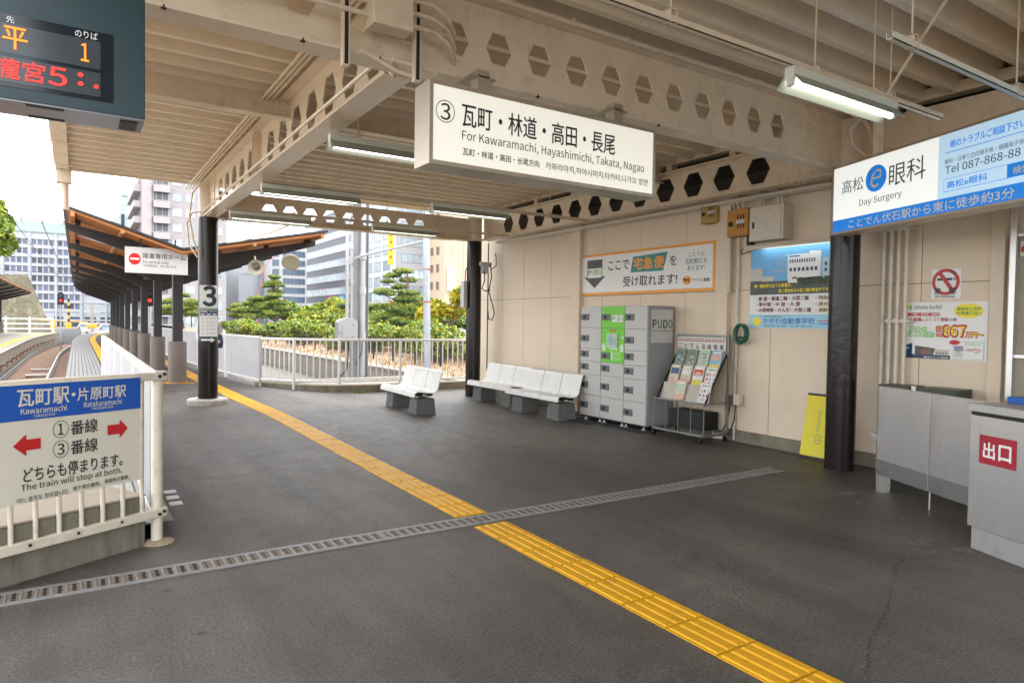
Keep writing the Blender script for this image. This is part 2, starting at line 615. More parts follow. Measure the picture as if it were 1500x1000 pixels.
# slatted paving and the yellow line along the track edge
PAV = M('pale_paving', (.34, .335, .33), .8, var=.08, scale=3, dirt=(.3, .29, .27), damt=.4)
b = MB()
ys = [5.3 + i * (86 - 5.3) / 80 for i in range(81)]
for y0, y1 in zip(ys, ys[1:]):
    for k in range(9):
        a = -.22 + k * .09
        z = .112
        b.face([(a + dxc(y0), y0, z), (a + .075 + dxc(y0), y0, z), (a + .075 + dxc(y1), y1, z), (a + dxc(y1), y1, z)])
    b.face([(-.24 + dxc(y0), y0, .104), (.6 + dxc(y0), y0, .104), (.6 + dxc(y1), y1, .104), (-.24 + dxc(y1), y1, .104)], 1)
    b.face([(-.24 + dxc(y0), y0, .104), (-.24 + dxc(y1), y1, .104), (-.2 + dxc(y1), y1, -.98), (-.2 + dxc(y0), y0, -.98)], 2)
struct(b.build('platform_edge', [PAV, M('paving_groove', (.16, .155, .15), .9, var=.1), CONCST], fix=False))
b = MB()
for y0, y1 in zip(ys, ys[1:]):
    if y0 > 15:
        b.face([(.63 + dxc(y0), y0, .117), (.93 + dxc(y0), y0, .117), (.93 + dxc(y1), y1, .117), (.63 + dxc(y1), y1, .117)])
tag(b.build('safety_line', YLINE, fix=False), 'broad yellow warning line curving along the track edge of the far platform', 'safety line')
# concrete apron behind the white fence and the bed of the other track
b = MB()
b.box(3.42, 13.95, -.9, 8.4, 17.0, -.03)
b.box(3.45, 17.0, -.9, 8.4, 17.35, .03)
struct(b.build('concrete_apron', CONCST, bevel=.01))
BALL = M('ballast', (.24, .155, .11), .95, var=.6, scale=11, bump=1.0, bscale=22)
b = MB()
rng = random.Random(3)
def bed(x0, x1, y0, y1, nx, ny, zf):
    rows = []
    for i in range(nx + 1):
        r = []
        for j in range(ny + 1):
            y = y0 + (y1 - y0) * j / ny
            x = x0 + (x1 - x0) * i / nx
            r.append((x + dxc(y), y, zf(x, y) + rng.uniform(-.025, .025)))
        rows.append(r)
    return rows
struct(sheet('track_bed', bed(-6.5, -.2, 3.2, 100, 26, 200, lambda x, y: -.93 + .85 * (1 - ss((y - 5.6) / 5))), BALL))
struct(sheet('track_bed_beyond_fence', bed(2.9, 8.5, 17.3, 90, 14, 90, lambda x, y: -.85), M('pit_concrete', (.2, .185, .16), .9, var=.25, scale=2)))

# rails
RAILM = M('rail_steel', (.34, .35, .37), .3, .8, var=.15)
for x0, lab in ((-.93, 'steel rail closer to the slatted platform edge'), (-2.32, 'steel rail nearer the opposite platform')):
    b = MB()
    pv = None
    for i in range(60):
        y = 12 + i * 90 / 59
        xx = x0 + dxc(y) * 1.05
        if pv:
            for (wd, z0, z1) in ((.035, -.78, -.73), (.012, -.86, -.78), (.06, -.9, -.86)):
                b.hexa([(pv[0] - wd, pv[1], z0), (pv[0] + wd, pv[1], z0), (xx + wd, y, z0), (xx - wd, y, z0),
                        (pv[0] - wd, pv[1], z1), (pv[0] + wd, pv[1], z1), (xx + wd, y, z1), (xx - wd, y, z1)])
        pv = (xx, y)
    tag(b.build('rail', RAILM), lab, 'rail')
SLEEP = M('sleeper_concrete', (.33, .29, .25), .9, var=.2, dirt=(.2, .13, .09), damt=.7)
for y_, lab in ((33.2, 'short pale plank lying between the rails, nearer the viewer'), (36.6, 'short pale plank lying between the rails, farther along')):
    b = MB()
    b.box(-1.75, y_, -.9, -1.0, y_ + .55, -.84)
    tag(b.build('plank', M('plank_pale', (.5, .46, .42), .9, var=.2, dirt=(.25, .2, .16), damt=.5)), lab, 'plank')

# concrete end wall of the track pit, with its ledge
t = thing('buffer_wall', 'low stained concrete wall with a pale flat top behind the blue and white fence sign', 'wall', (.0, 4.95, 0))
fu = Vector((.88116, .47282, 0))
fnn = Vector((.47282, -.88116, 0))
p0 = Vector((.39, 5.17, 0))
b = MB()
a, c = p0, p0 - fu * 6
d = -fnn * .42
b.hexa([c + Vector((0, 0, -.9)), a + Vector((0, 0, -.9)), a + d + Vector((0, 0, -.9)), c + d + Vector((0, 0, -.9)),
        c + Vector((0, 0, .335)), a + Vector((0, 0, .335)), a + d + Vector((0, 0, .335)), c + d + Vector((0, 0, .335))])
b.build('body', M('mossy_wall', (.2, .185, .145), .9, var=.3, scale=3, bump=.4, bscale=25, dirt=(.05, .052, .028), damt=.9, dscale=2.2, stretch=(3, 3, .8)), t, bevel=.012)
b = MB()
c2, a2 = c + fnn * .004, a + fnn * .004
e = -fnn * .5
b.hexa([c2 + Vector((0, 0, .336)), a2 + Vector((0, 0, .336)), a2 + e + Vector((0, 0, .336)), c2 + e + Vector((0, 0, .336)),
        c2 + Vector((0, 0, .352)), a2 + Vector((0, 0, .352)), a2 + e + Vector((0, 0, .352)), c2 + e + Vector((0, 0, .352))])
b.build('ledge', LEDGE, t, bevel=.006)

# tactile strip: path and builder
def tact(name, label, path, w, mirror=False, pitch=.33):
    b = MB()
    pts = [Vector((x, y, 0)) for x, y in path]
    segs = [(q - p).length for p, q in zip(pts, pts[1:])]
    tot = sum(segs)
    def at(s_):
        for p, q, L in zip(pts, pts[1:], segs):
            if s_ <= L + 1e-6:
                return p + (q - p) * (s_ / L), (q - p).normalized()
            s_ -= L
        return pts[-1], (pts[-1] - pts[-2]).normalized()
    n = int(tot / pitch)
    def blk(s0, s1, o0, o1, z0, z1, ins=0.0):
        (p, d), (q, e) = at(s0), at(s1)
        r1, r2 = Vector((d.y, -d.x, 0)), Vector((e.y, -e.x, 0))
        A, B_, C_, D_ = p + r1 * o0, p + r1 * o1, q + r2 * o1, q + r2 * o0
        h = [gz(k.x, k.y) for k in (A, B_, C_, D_)]
        i1, i2 = r1 * ins, r2 * ins
        f1, f2 = d * ins, e * ins
        b.hexa([(A.x, A.y, h[0] + z0), (B_.x, B_.y, h[1] + z0), (C_.x, C_.y, h[2] + z0), (D_.x, D_.y, h[3] + z0),
                tuple(A + i1 + f1 + Vector((0, 0, h[0] + z1))), tuple(B_ - i1 + f1 + Vector((0, 0, h[1] + z1))),
                tuple(C_ - i2 - f2 + Vector((0, 0, h[2] + z1))), tuple(D_ + i2 - f2 + Vector((0, 0, h[3] + z1)))])
    for k in range(n):
        s0, s1 = k * pitch + .003, (k + 1) * pitch - .003
        jit = rng.uniform(-.003, .003)
        blk(s0, s1, -w / 2 + jit, w / 2 + jit, -.01, .005)
        for q in range(4):
            o = -w / 2 + w * (q + .5) / 4 + jit
            blk(s0 + .004, s1 - .004, o - .024, o + .024, .004, .0125, .008)
    return tag(b.build(name, YEL), label, 'tactile paving')
tact('tactile_strip', 'yellow ribbed tactile paving strip on the near side of the drain grating', [(2.665, 4.40), (2.665, -3)], .292)
tact('tactile_strip', 'yellow ribbed tactile paving strip running from the drain grating away past the numbered column',
     [(2.665, 4.68), (2.665, 7), (2.58, 10), (2.48, 13), (2.45, 16), (2.4, 26)], .292)
b = MB()
for y0 in (16.6,):
    b.box(1.05, y0, .1, 2.1, y0 + .28, .108)
    b.box(1.65, y0 - .12, .1, 2.25, y0 - .01, .108)
tag(b.build('tactile_strip', YEL), 'short yellow tactile branch crossing in front of the first canopy post', 'tactile paving')

# drain grating
t = thing('drain_grating', 'long steel drain grating set across the asphalt floor', 'drain', (2.4, 4.545, 0))
b = MB()
b.box(-3, 4.47, -.02, 6.39, 4.62, .003)
x = -2.965
while x < 6.35:
    fine = x > .62
    st = .035 if fine else .07
    for q in range(3):
        b.box(x, 4.48 + q * .047, .0, x + (.009 if fine else .02), 4.48 + q * .047 + (.03 if fine else .038), .0045, 1)
    x += st
x = -3.0
while x < 6.35:
    fine = x > .62
    b.box(x, 4.475, -.01, x + (.016 if fine else .012), 4.617, .0085, 2)
    x += .07
GRS = M('grate_steel', (.3, .3, .3), .5, .4, var=.15, scale=9, dirt=(.13, .11, .09), damt=.6, dscale=6)
b.build('grating', [RUST, DKGAP, GRS], t)
b = MB()
b.box(-3, 4.445, -.02, 6.39, 4.475, .009)
b.box(-3, 4.617, -.02, 6.39, 4.647, .009)
for k in range(6):
    x = -.86 + 1.36 * k
    b.box(x - .006, 4.475, -.01, x + .006, 4.617, .0088)
b.build('frame', GRS, t)

# floor marks: cracks, pale seams, patches
b = MB()
def crackline(pts, wd, n=14, jag=.02):
    q = []
    for p, r_ in zip(pts, pts[1:]):
        for i in range(n):
            f = i / n
            q.append(Vector((p[0] + (r_[0] - p[0]) * f + rng.uniform(-jag, jag), p[1] + (r_[1] - p[1]) * f + rng.uniform(-jag, jag), .0022)))
    for a, c in zip(q, q[1:]):
        d = (c - a).normalized()
        s_ = Vector((-d.y, d.x, 0)) * wd * rng.uniform(.4, 1.1)
        b.face([a - s_, c - s_, c + s_, a + s_])
crackline([(2.95, 1.62), (3.3, 1.8), (3.75, 1.95), (4.5, 2.3), (4.75, 2.35)], .0018, 22, .011)
crackline([(5.2, 3.5), (6.0, 3.9), (6.35, 3.9)], .0016, 20, .01)
crackline([(5.2, 2.75), (5.9, 2.95)], .0016, 14, .01)
crackline([(4.75, 2.35), (5.0, 2.1), (5.15, 1.7)], .002, 18, .01)
struct(b.build('floor_crack', M('crack_dark', (.018, .017, .016), .95, var=0), fix=False))
b = MB()
crackline([(4.75, 3.9), (4.6, 3.4), (4.62, 2.9)], .004, 8, .012)
for cx, cy, rx, ry in ((5.15, 2.45, .16, .1), (5.22, 2.2, .1, .14), (6.05, 3.55, .2, .08), (5.8, 3.3, .14, .06), (5.0, 2.3, .05, .05)):
    n = 18
    b.face([(cx + rx * math.cos(i * 2 * math.pi / n) * rng.uniform(.45, 1.1), cy + ry * math.sin(i * 2 * math.pi / n) * rng.uniform(.45, 1.1), .0022) for i in range(n)])
struct(b.build('floor_patch', M('worn_patch', (.13, .115, .09), .9, var=.5, scale=18), fix=False))
b = MB()
b.face([(.75, 6.6, .003), (1.35, 6.6, .003), (1.5, 8.6, .016), (.95, 8.6, .016)])
b.face([(1.7, 10.2, .05), (2.2, 10.1, .05), (2.25, 11.2, .08), (1.75, 11.3, .08)])
struct(b.build('floor_wear', M('worn_asphalt', (.125, .12, .115), .8, var=.35, scale=9, stretch=(5, 1, 1)), fix=False))
b = MB()
for k in range(3):
    b.box(.56, 6.15 + .22 * k, -.01, .74, 6.27 + .22 * k, .004 + .001)
tag(b.build('floor_marking', WHT), 'white painted marks on the floor just behind the fence corner post', 'floor marking')

# ------------------------------------------------------------------ station wall
t = thing('station_wall', 'beige panelled station wall with a concrete skirting along the waiting area', 'wall', (7.5, 4, 0))
b = MB()
yb = [-12, -9, -6, -3, -1.5, 0, 1.2, 2.05, 2.88, 3.66, 4.57, 5.49, 6.25, 6.95, 7.89, 8.81, 9.45, 10.29, 11.21, 12.01, 12.9]
for y0, y1 in zip(yb, yb[1:]):
    b.box(7.5, y0 + .004, .15, 7.56, y1 - .004, 2.026)
    b.box(7.5, y0 + .004, 2.034, 7.56, y1 - .004, 3.36)
b.build('cladding', WALLM, t)
b = MB()
b.box(7.506, -12, .1, 7.6, 12.895, 3.36)
b.build('joint', JOINT, t)
b = MB()
b.box(7.455, -12, -.05, 7.58, 12.9, .15)
b.build('skirting', SKIRT, t, bevel=.008)
for y0, y1, d in ((6.12, 6.33, .09), (9.33, 9.6, .09), (2.88, 3.0, .06)):
    b = MB()
    b.box(7.5 - d, y0, .0, 7.52, y1, 3.34)
    b.build('pilaster', WALLM, t, bevel=.006)
b = MB()
b.box(7.6, 12.7, -.9, 9.6, 12.9, 4.3)  # added behind the cladding to close this side against light leaks
b.build('light_stop_wall', WALLM, t)
b = MB()
b.box(9.4, -12, -.2, 9.6, 12.7, 4.3)
b.box(7.61, -12, 3.05, 9.4, 12.7, 3.1)
b.build('backing', M('dark_interior', (.22, .19, .165), .9, var=.1), t)

# ------------------------------------------------------------------ roof deck
t = thing('canopy_roof', 'beige ribbed steel roof deck over the waiting area', 'roof', (3.5, 4, 3.85))
b = MB()
P = .33
y = -7.0
pr = []
while y < 12.6:
    pr += [(y, 3.85), (y + .07, 3.85), (y + .125, 4.05), (y + .275, 4.05)]
    y += P
pr.append((y, 3.85))
x0, x1 = -.1, 7.22
for (a, za), (c, zc) in zip(pr, pr[1:]):
    b.face([(x0, a, za), (x1, a, za), (x1, c, zc), (x0, c, zc)])
b.build('deck', DECK, t, fix=False)
yl = pr[-1][0]
b = MB()
b.box(-.1, -7, 4.08, 9.6, yl, 4.2)  # unseen slab added over the thin deck to block light
b.build('light_stop_slab', M('light_stop_grey', (.35, .33, .31), .6), t)
b = MB()
b.box(-.1, yl, 3.84, 7.22, yl + .012, 4.21)
b.build('fascia', DECK, t)
b = MB()
b.prism([(-.29, 3.98), (-.27, 3.8), (-.1, 3.78), (-.085, 3.98)], (0, -7, 0), (1, 0, 0), (0, 0, 1), yl + 7.02)
for k in range(12):
    yy = -5 + k * 1.55
    b.box(-.3, yy, 3.775, -.08, yy + .03, 3.99)
b.build('gutter', BEIGE, t)
b = MB()
b.box(-.26, yl - .35, 3.6, -.06, yl - .12, 3.78)
b.tube([(-.15, yl - .2, 3.62), (-.15, yl - .2, 3.2)], .055, 14)
b.build('downspout', BEIGE, t, smooth=True)

# ------------------------------------------------------------------ steel frame
def castell(name, label, ax, fix_, t0, t1, zb, zt, hexes, hw, hh, fwid=.2, tw=.014, loc=None, bolts=(), cap=True):
    """castellated beam along x or y at the given fixed coordinate"""
    zc = (zb + zt) / 2
    mid = (t0 + t1) / 2
    base = (mid, fix_, zb) if ax == 'x' else (fix_, mid, zb)
    t = thing(name, label, 'steel beam', base)
    if ax == 'x':
        o, u, n = (0, fix_ - tw / 2, 0), (1, 0, 0), (0, -1, 0)
    else:
        o, u, n = (fix_ - tw / 2, 0, 0), (0, -1, 0), (-1, 0, 0)
    sg = 1 if ax == 'x' else -1
    b = MB()
    def poly(p):
        q = [(sg * a, z) for a, z in p]
        if sg < 0:
            q.reverse()
        b.prism(q, o, u, (0, 0, 1), tw)
    edges = []
    hs = sorted(hexes)
    pitch = hs[1] - hs[0]
    prev = t0
    for c in hs:
        a, e = c - pitch / 2, c + pitch / 2
        if a > prev + 1e-4:
            poly([(prev, zb), (a, zb), (a, zt), (prev, zt)])
        poly([(a, zc), (c - hw, zc), (c - hw / 2, zc + hh), (c + hw / 2, zc + hh), (c + hw, zc), (e, zc), (e, zt), (a, zt)])
        poly([(a, zb), (e, zb), (e, zc), (c + hw, zc), (c + hw / 2, zc - hh), (c - hw / 2, zc - hh), (c - hw, zc), (a, zc)])
        prev = e
    if prev < t1 - 1e-4:
        poly([(prev, zb), (t1, zb), (t1, zt), (prev, zt)])
    b.build('web', BEIGE, t, fix=False)
    for z in (zb, zt):
        b = MB()
        z0, z1 = (z - .02, z + .0005) if z == zb else (z - .0005, z + .02)
        if ax == 'x':
            b.box(t0, fix_ - fwid / 2, z0, t1, fix_ + fwid / 2, z1)
        else:
            b.box(fix_ - fwid / 2, t0, z0, fix_ + fwid / 2, t1, z1)
        b.build('flange', BEIGE, t, bevel=.003)
    for (a0, a1, rows_, cols_) in bolts:       # splice plates with bolt heads
        b = MB()
        for s_ in (-1, 1):
            d = s_ * (tw / 2 + .006)
            if ax == 'x':
                b.box(a0, fix_ + d - .006, zb + .03, a1, fix_ + d + .006, zt - .03)
            else:
                b.box(fix_ + d - .006, a0, zb + .03, fix_ + d + .006, a1, zt - .03)
            for i in range(rows_):
                for j in range(cols_):
                    h = zb + .07 + (zt - zb - .14) * i / (rows_ - 1)
                    q = a0 + .03 + (a1 - a0 - .06) * j / max(1, cols_ - 1)
                    c = (q, fix_ + s_ * .02, h) if ax == 'x' else (fix_ + s_ * .02, q, h)
                    an = (0, s_, 0) if ax == 'x' else (s_, 0, 0)
                    b.lathe([(.014, -.008), (.014, .006), (.008, .012)], c, 6, 0, an)
        for zz, sg_ in ((zb - .02, -1), (zt + .02, 1)):
            for j in range(cols_ + 4):
                for w_ in (-.07, .07):
                    q = a0 - .1 + (a1 - a0 + .2) * j / (cols_ + 3)
                    c = (q, fix_ + w_, zz) if ax == 'x' else (fix_ + w_, q, zz)
                    b.lathe([(.014, -.004), (.014, .012), (.008, .018)], c, 6, 0, (0, 0, sg_))
        b.build('splice_plate', BEIGE, t)
    return t
near = castell('castellated_beam', 'long cross beam with hexagonal holes right above the hanging destination sign', 'x', 4.25, -2.6, 6.98, 3.25, 3.81,
               [.43 + .36 * k for k in range(-3, 16)], .112, .115, .2, bolts=((6.25, 6.5, 5, 4),))
far = castell('castellated_beam', 'far cross beam with hexagonal holes and daylight behind it', 'x', 12.35, 1.9, 7.0, 3.25, 3.66,
              [2.85 + .36 * k for k in range(9)], .125, .105, .2, bolts=((2.2, 2.42, 4, 4), (6.1, 6.32, 4, 4)))
left = castell('castellated_beam', 'beam with tall hexagonal holes running away to the numbered column', 'y', 1.865, 4.37, 12.2, 3.25, 3.8,
               [4.83 + .53 * k for k in range(13) if k != 7], .185, .165, .22, bolts=((11.7, 11.9, 4, 2),))
right = castell('castellated_beam', 'beam with large hexagonal holes along the top of the station wall', 'y', 7.2, 4.3, 12.3, 3.28, 3.72,
                [5.51 + .53 * k for k in range(12)], .18, .16, .2, bolts=((4.75, 4.95, 4, 2), (12.0, 12.14, 4, 2)))
for yy in (8.49, 8.59):
    b = MB()
    b.box(1.775, yy - .008, 3.27, 1.955, yy + .008, 3.78)
    b.build('stiffener', BEIGE, left)
# upper rail above the wall beam
t = thing('eaves_rail', 'upper steel rail on short stubs above the wall beam', 'steel rail', (7.2, 4, 3.83))
b = MB()
b.box(7.16, -7, 3.84, 7.3, 12.8, 3.95)
b.build('rail', BEIGE, t, bevel=.004)
for k in range(13):
    b = MB()
    y = -2.0 + 1.12 * k
    b.box(7.17, y, 3.7, 7.29, y + .1, 3.845)
    b.build('stub', BEIGE, t)
b = MB()
b.box(7.1, -7, 3.25, 7.115, 4.2, 3.75)
b.box(7.02, -7, 3.23, 7.2, 4.1, 3.25)
b.build('web', BEIGE, t)
# secondary I beams
def ibeam(label, y, x0, x1, z0, z1, fw_=.15):
    t = thing('roof_purlin', label, 'steel beam', ((x0 + x1) / 2, y, z0))
    b = MB()
    b.box(x0, y - .005, z0 + .012, x1, y + .005, z1)
    b.build('web', BEIGE, t)
    b = MB()
    b.box(x0, y - fw_ / 2, z0, x1, y + fw_ / 2, z0 + .0125)
    b.build('flange', BEIGE, t, bevel=.002)
    b = MB()
    for xe, s_ in ((x0, 1), (x1, -1)):
        b.box(xe if s_ > 0 else xe - .16, y - .018, z0 + .03, xe + .16 if s_ > 0 else xe, y - .0055, z1 - .03)
        for i in range(2):
            for j in range(2):
                b.lathe([(.018, -.004), (.018, .01), (.009, .016)], (xe + s_ * (.045 + .07 * j), y - .018, z0 + .07 + .08 * i), 6, 0, (0, -1, 0))
    b.build('end_plate', BEIGE, t)
ibeam('plain roof beam on the track side, bolted to the beam with tall holes', 7.2, -.1, 1.85, 3.61, 3.85)
ibeam('plain roof beam on the wall side, behind the hanging destination sign', 7.2, 1.88, 7.19, 3.61, 3.85)
# conduits along the left beam
b = MB()
for k in range(3):
    b.tube([(1.68 - .05 * k, 4.3, 3.79 - .008 * k), (1.68 - .05 * k, 12.9, 3.79 - .008 * k)], .014, 8)
tag(b.build('conduit', BEIGE, smooth=True), 'bundle of thin conduits along the roof beside the beam with tall holes', 'conduit')
b = MB()
b.tube([(1.74, 4.42, 3.33), (1.74, 12.1, 3.3), (1.6, 12.25, 3.28), (1.52, 12.25, 3.1), (1.55, 12.22, 2.75), (1.68, 12.2, 2.55)], .016, 8)
b.tube([(1.7, 12.0, 3.75), (1.6, 12.2, 3.6), (1.55, 12.2, 3.2), (1.62, 12.2, 2.8), (1.7, 12.2, 2.6)], .013, 8)
b.tube([(1.74, 4.42, 3.33), (1.8, 4.3, 3.2), (1.72, 4.15, 3.24)], .016, 8)
tag(b.build('conduit', BEIGE, smooth=True), 'single painted conduit clipped along the lower flange and looping down at the numbered column', 'conduit')

# ------------------------------------------------------------------ round columns
def column(label, x, y, r, top, base_r=0, zb=0.0, skirt=False):
    t = thing('round_column', label, 'column', (x, y, zb))
    b = MB()
    b.lathe([(r, zb - .02), (r, top)], (x, y, 0), 40)
    b.build('shaft', BLACKP, t, smooth=True)
    b = MB()
    b.lathe([(r - .004, top), (r - .004, top + .55)], (x, y, 0), 32)
    b.build('head', BEIGE, t, smooth=True)
    if base_r:
        b = MB()
        b.lathe([(base_r, zb - .03), (base_r, zb + .075), (base_r - .02, zb + .095), (r, zb + .1)], (x, y, 0), 40)
        b.build('plinth', M('plinth_concrete', (.5, .47, .43), .85, var=.15, scale=9, dirt=(.2, .19, .17), damt=.7, bump=.3), t, smooth=True)
    return t
column('thick glossy dark column standing before the beige wall by the steel gates', 7.06, 4.25, .152, 3.23)
column('glossy dark column in the far corner beside the wall benches', 7.0, 12.35, .155, 3.23)
column('glossy dark column on a round concrete plinth carrying the number 3 board', 1.86, 12.35, .155, 3.23, .325, .1)

# ------------------------------------------------------------------ fluorescent lights
TUBE = M('tube_glow', (1, 1, .94), .4, var=0, emit=7 * K, ecol=(1.0, .97, .88))
LAMPW = M('lamp_white', (.72, .74, .66), .4, var=.03)
def fixture():
    t = thing('fluorescent_light', '', 'light', (0, 0, 0), 'fluorescent lights hung under the roof deck')
    b = MB()
    b.box(-.62, -.035, 0, .62, .035, .075)
    b.build('housing', LAMPW, t, bevel=.003)
    for s_ in (-1, 1):
        b = MB()
        b.hexa([(-.62, s_ * .034, .012), (.62, s_ * .034, .012), (.62, s_ * .036, .02), (-.62, s_ * .036, .02),
                (-.62, s_ * .09, -.055), (.62, s_ * .09, -.055), (.62, s_ * .093, -.05), (-.62, s_ * .093, -.05)])
        b.build('reflector', M('reflector_pale', (.36, .39, .33), .45, var=.03), t)
    b = MB()
    b.tube([(-.585, 0, -.026), (.585, 0, -.026)], .019, 12)
    b.build('tube', TUBE, t, smooth=True)
    b = MB()
    for s_ in (-1, 1):
        b.box(s_ * .6 - .015, -.02, -.045, s_ * .6 + .015, .02, .002)
    b.build('socket', WHITEP, t)
    for s_ in (-1, 1):
        b = MB()
        b.tube([(s_ * .35, 0, .07), (s_ * .35, 0, .78)], .006, 6)
        b.box(s_ * .35 - .02, -.022, .07, s_ * .35 + .02, .022, .13)
        b.build('hanger', BEIGE, t)
    return t
fx = fixture()
fxs = [(4.43, 2.70, 'lit tube light just above the blue eye clinic sign'),
       (2.51, 5.98, 'lit tube light half hidden behind the hanging destination sign'),
       (2.51, 8.62, 'lit tube light in front of the beam beside the tall hexagonal holes, middle row'),
       (4.77, 8.54, 'lit tube light of the middle row toward the far corner column'),
       (2.58, 11.04, 'lit tube light just above the numbered column at the far cross beam'),
       (4.85, 11.0, 'lit tube light hung before the far cross beam near the yellow tower sign')]
for i, (x, y, lab) in enumerate(fxs):
    o = fx if i == 0 else dup(fx)
    o.location = (x, y, 3.13)
    o['label'] = lab
def railrun(label, y, x0, x1, z=3.24, hang=()):
    t = thing('lighting_rail', label, 'light rail', ((x0 + x1) / 2, y, z))
    b = MB()
    b.box(x0, y - .02, z, x1, y + .02, z + .006)
    b.box(x0, y - .02, z, x1, y - .016, z + .04)
    b.box(x0, y + .016, z, x1, y + .02, z + .04)
    b.build('channel', BEIGE if y > 2.5 else LAMPW, t)
    for h in hang:
        b = MB()
        b.tube([(h, y, z + .07), (h, y, 3.9)], .006, 6)
        b.box(h - .03, y - .026, z - .002, h - .02, y + .026, z + .075)
        b.box(h + .02, y - .026, z - .002, h + .03, y + .026, z + .075)
        b.box(h - .03, y - .026, z + .07, h + .03, y + .026, z + .078)
        b.build('hanger', BEIGE, t)
railrun('pale lighting rail carrying the tube light above the eye clinic sign', 2.70, 1.9, 5.75, 3.205, (2.75, 5.0))
railrun('bare lighting rail without a lamp in the top corner above the eye clinic sign', 2.02, 3.72, 5.7, 3.12, (3.95, 5.3))
railrun('lighting rail over the middle row of tube lights', 8.58, 1.9, 7.0, 3.205, (3.6, 6.2))
railrun('lighting rail over the row of tube lights at the far cross beam', 11.02, 1.9, 7.0, 3.205, (3.9,))
b = MB()
b.tube([(4.95, 2.72, 3.22), (4.75, 2.1, 3.85)], .011, 8)
tag(b.build('brace_rod', BEIGE), 'slanting brace rod from the tube light above the clinic sign up to the deck', 'brace rod')

# ------------------------------------------------------------------ services on the near cross beam
t = thing('junction_box', 'beige electrical box with conduits on the near cross beam', 'electrical box', (1.66, 4.1, 3.4))
b = MB()
b.box(1.535, 3.99, 3.38, 1.8, 4.13, 3.83)
b.build('cabinet', BEIGE, t, bevel=.006)
for x in (1.4, 1.88):
    b = MB()
    b.box(x - .022, 4.10, 3.12, x + .022, 4.145, 3.82)
    b.box(x - .012, 4.098, 3.13, x + .012, 4.1, 3.81, 1)
    b.build('strut', [BEIGE, DKGAP], t)
b = MB()
for k in range(3):
    z = 3.46 + .085 * k
    b.tube([(.55, 4.12, z - .06), (.8, 4.1, z), (1.54, 4.09, z)], .017, 8)
    b.tube([(1.8, 4.09, z), (1.98, 4.09, z), (2.1, 4.12, z - .03), (2.2, 4.2, z - .1), (2.25, 4.35, z - .13), (2.3, 4.8, z - .13)], .017, 8)
b.build('conduit', BEIGE, t, smooth=True)
b = MB()
b.tube([(-2.5, 4.12, 3.78), (1.5, 4.12, 3.78)], .02, 8)
b.tube([(1.95, 4.13, 3.83), (6.6, 4.13, 3.83), (6.85, 4.1, 3.8), (6.95, 4.0, 3.7), (6.97, 3.9, 3.45), (6.95, 3.6, 3.36)], .022, 8)
b.tube([(6.95, 4.05, 3.3), (6.98, 2.0, 3.3)], .02, 8)
b.tube([(6.9, 4.05, 3.26), (6.93, 2.0, 3.26)], .016, 8)
b.tube([(6.85, 4.0, 3.72), (6.75, 4.05, 3.6), (6.8, 4.05, 3.45), (6.95, 4.0, 3.36)], .02, 8)
b.tube([(1.5, 4.15, 3.26), (1.75, 4.14, 3.17), (1.95, 4.15, 3.15), (2.05, 4.16, 3.22)], .014, 8)
for k in range(7):
    xx = 2.6 + k * .55
    b.box(xx, 4.11, 3.80, xx + .03, 4.15, 3.86)
tag(b.build('conduit', BEIGE, smooth=True), 'long painted conduit along the top of the near cross beam', 'conduit')
b = MB()
for k in range(7):
    x = .4 + k * .62 + (k % 2) * .13
    b.tube([(x, 4.155, 3.218), (x, 4.155, 3.245)], .008, 6)
    b.box(x - .014, 4.15, 3.224, x + .014, 4.17, 3.232)
tag(b.build('beam_clamp', BOLT), 'row of small dark clamps under the edge of the near cross beam', 'clamps')

# ------------------------------------------------------------------ hanging destination sign
FACEL = M('lit_sign_face', (.78, .77, .69), .25, var=0, emit=.5 * K, ecol=(1, .97, .86))
SIGNMET = M('sign_frame_steel', (.5, .44, .36), .4, .75, var=.12, scale=6, dirt=(.25, .2, .15), damt=.5)
t = thing('destination_sign', 'hanging lit sign with a circled 3 and black station names', 'sign', (2.85, 4.0, 2.55))
b = MB()
b.box(1.87, 3.905, 2.55, 3.832, 4.12, 3.08)
b.build('housing', SIGNMET, t, bevel=.004)
b = MB()
for (x0, z0, x1, z1) in ((1.87, 2.55, 3.832, 2.577), (1.87, 3.053, 3.832, 3.08), (1.87, 2.577, 1.895, 3.053), (3.807, 2.577, 3.832, 3.053)):
    b.box(x0, 3.893, z0, x1, 3.906, z1)
b.build('frame', SIGNMET, t)
b = MB()
b.box(1.895, 3.899, 2.577, 3.807, 3.906, 3.053)
b.build('face_panel', FACEL, t)
for x in (2.3, 3.5):
    b = MB()
    b.box(x - .045, 3.96, 3.08, x + .045, 4.06, 3.24)
    b.box(x - .1, 3.96, 3.19, x + .1, 4.2, 3.2)
    b.build('hanger', SIGNMET, t)
d = Decal(t, (0, 3.8985, 0), (1, 0, 0))
d.text(INK, '瓦町・林道・高田・長尾', (2.103, 2.822, 3.412, 2.972), .012, res=4)
d.text(INK, 'For Kawaramachi, Hayashimichi, Takata, Nagao', (2.105, 2.716, 3.714, 2.797), .004, res=4)
d.text(INK, '瓦町・林道・高田・长尾方向', (2.112, 2.636, 2.719, 2.683), .014)
d.text(INK, '카와라마치,하야시미치,타카타,나가오 방면', (2.775, 2.632, 3.754, 2.684), .006)
d.text(INK, '3', (1.948, 2.839, 2.017, 2.943), .012, res=5)
d.ring('lettering', INK, 1.982, 2.892, .068, .071, .93, 2)
d.done()

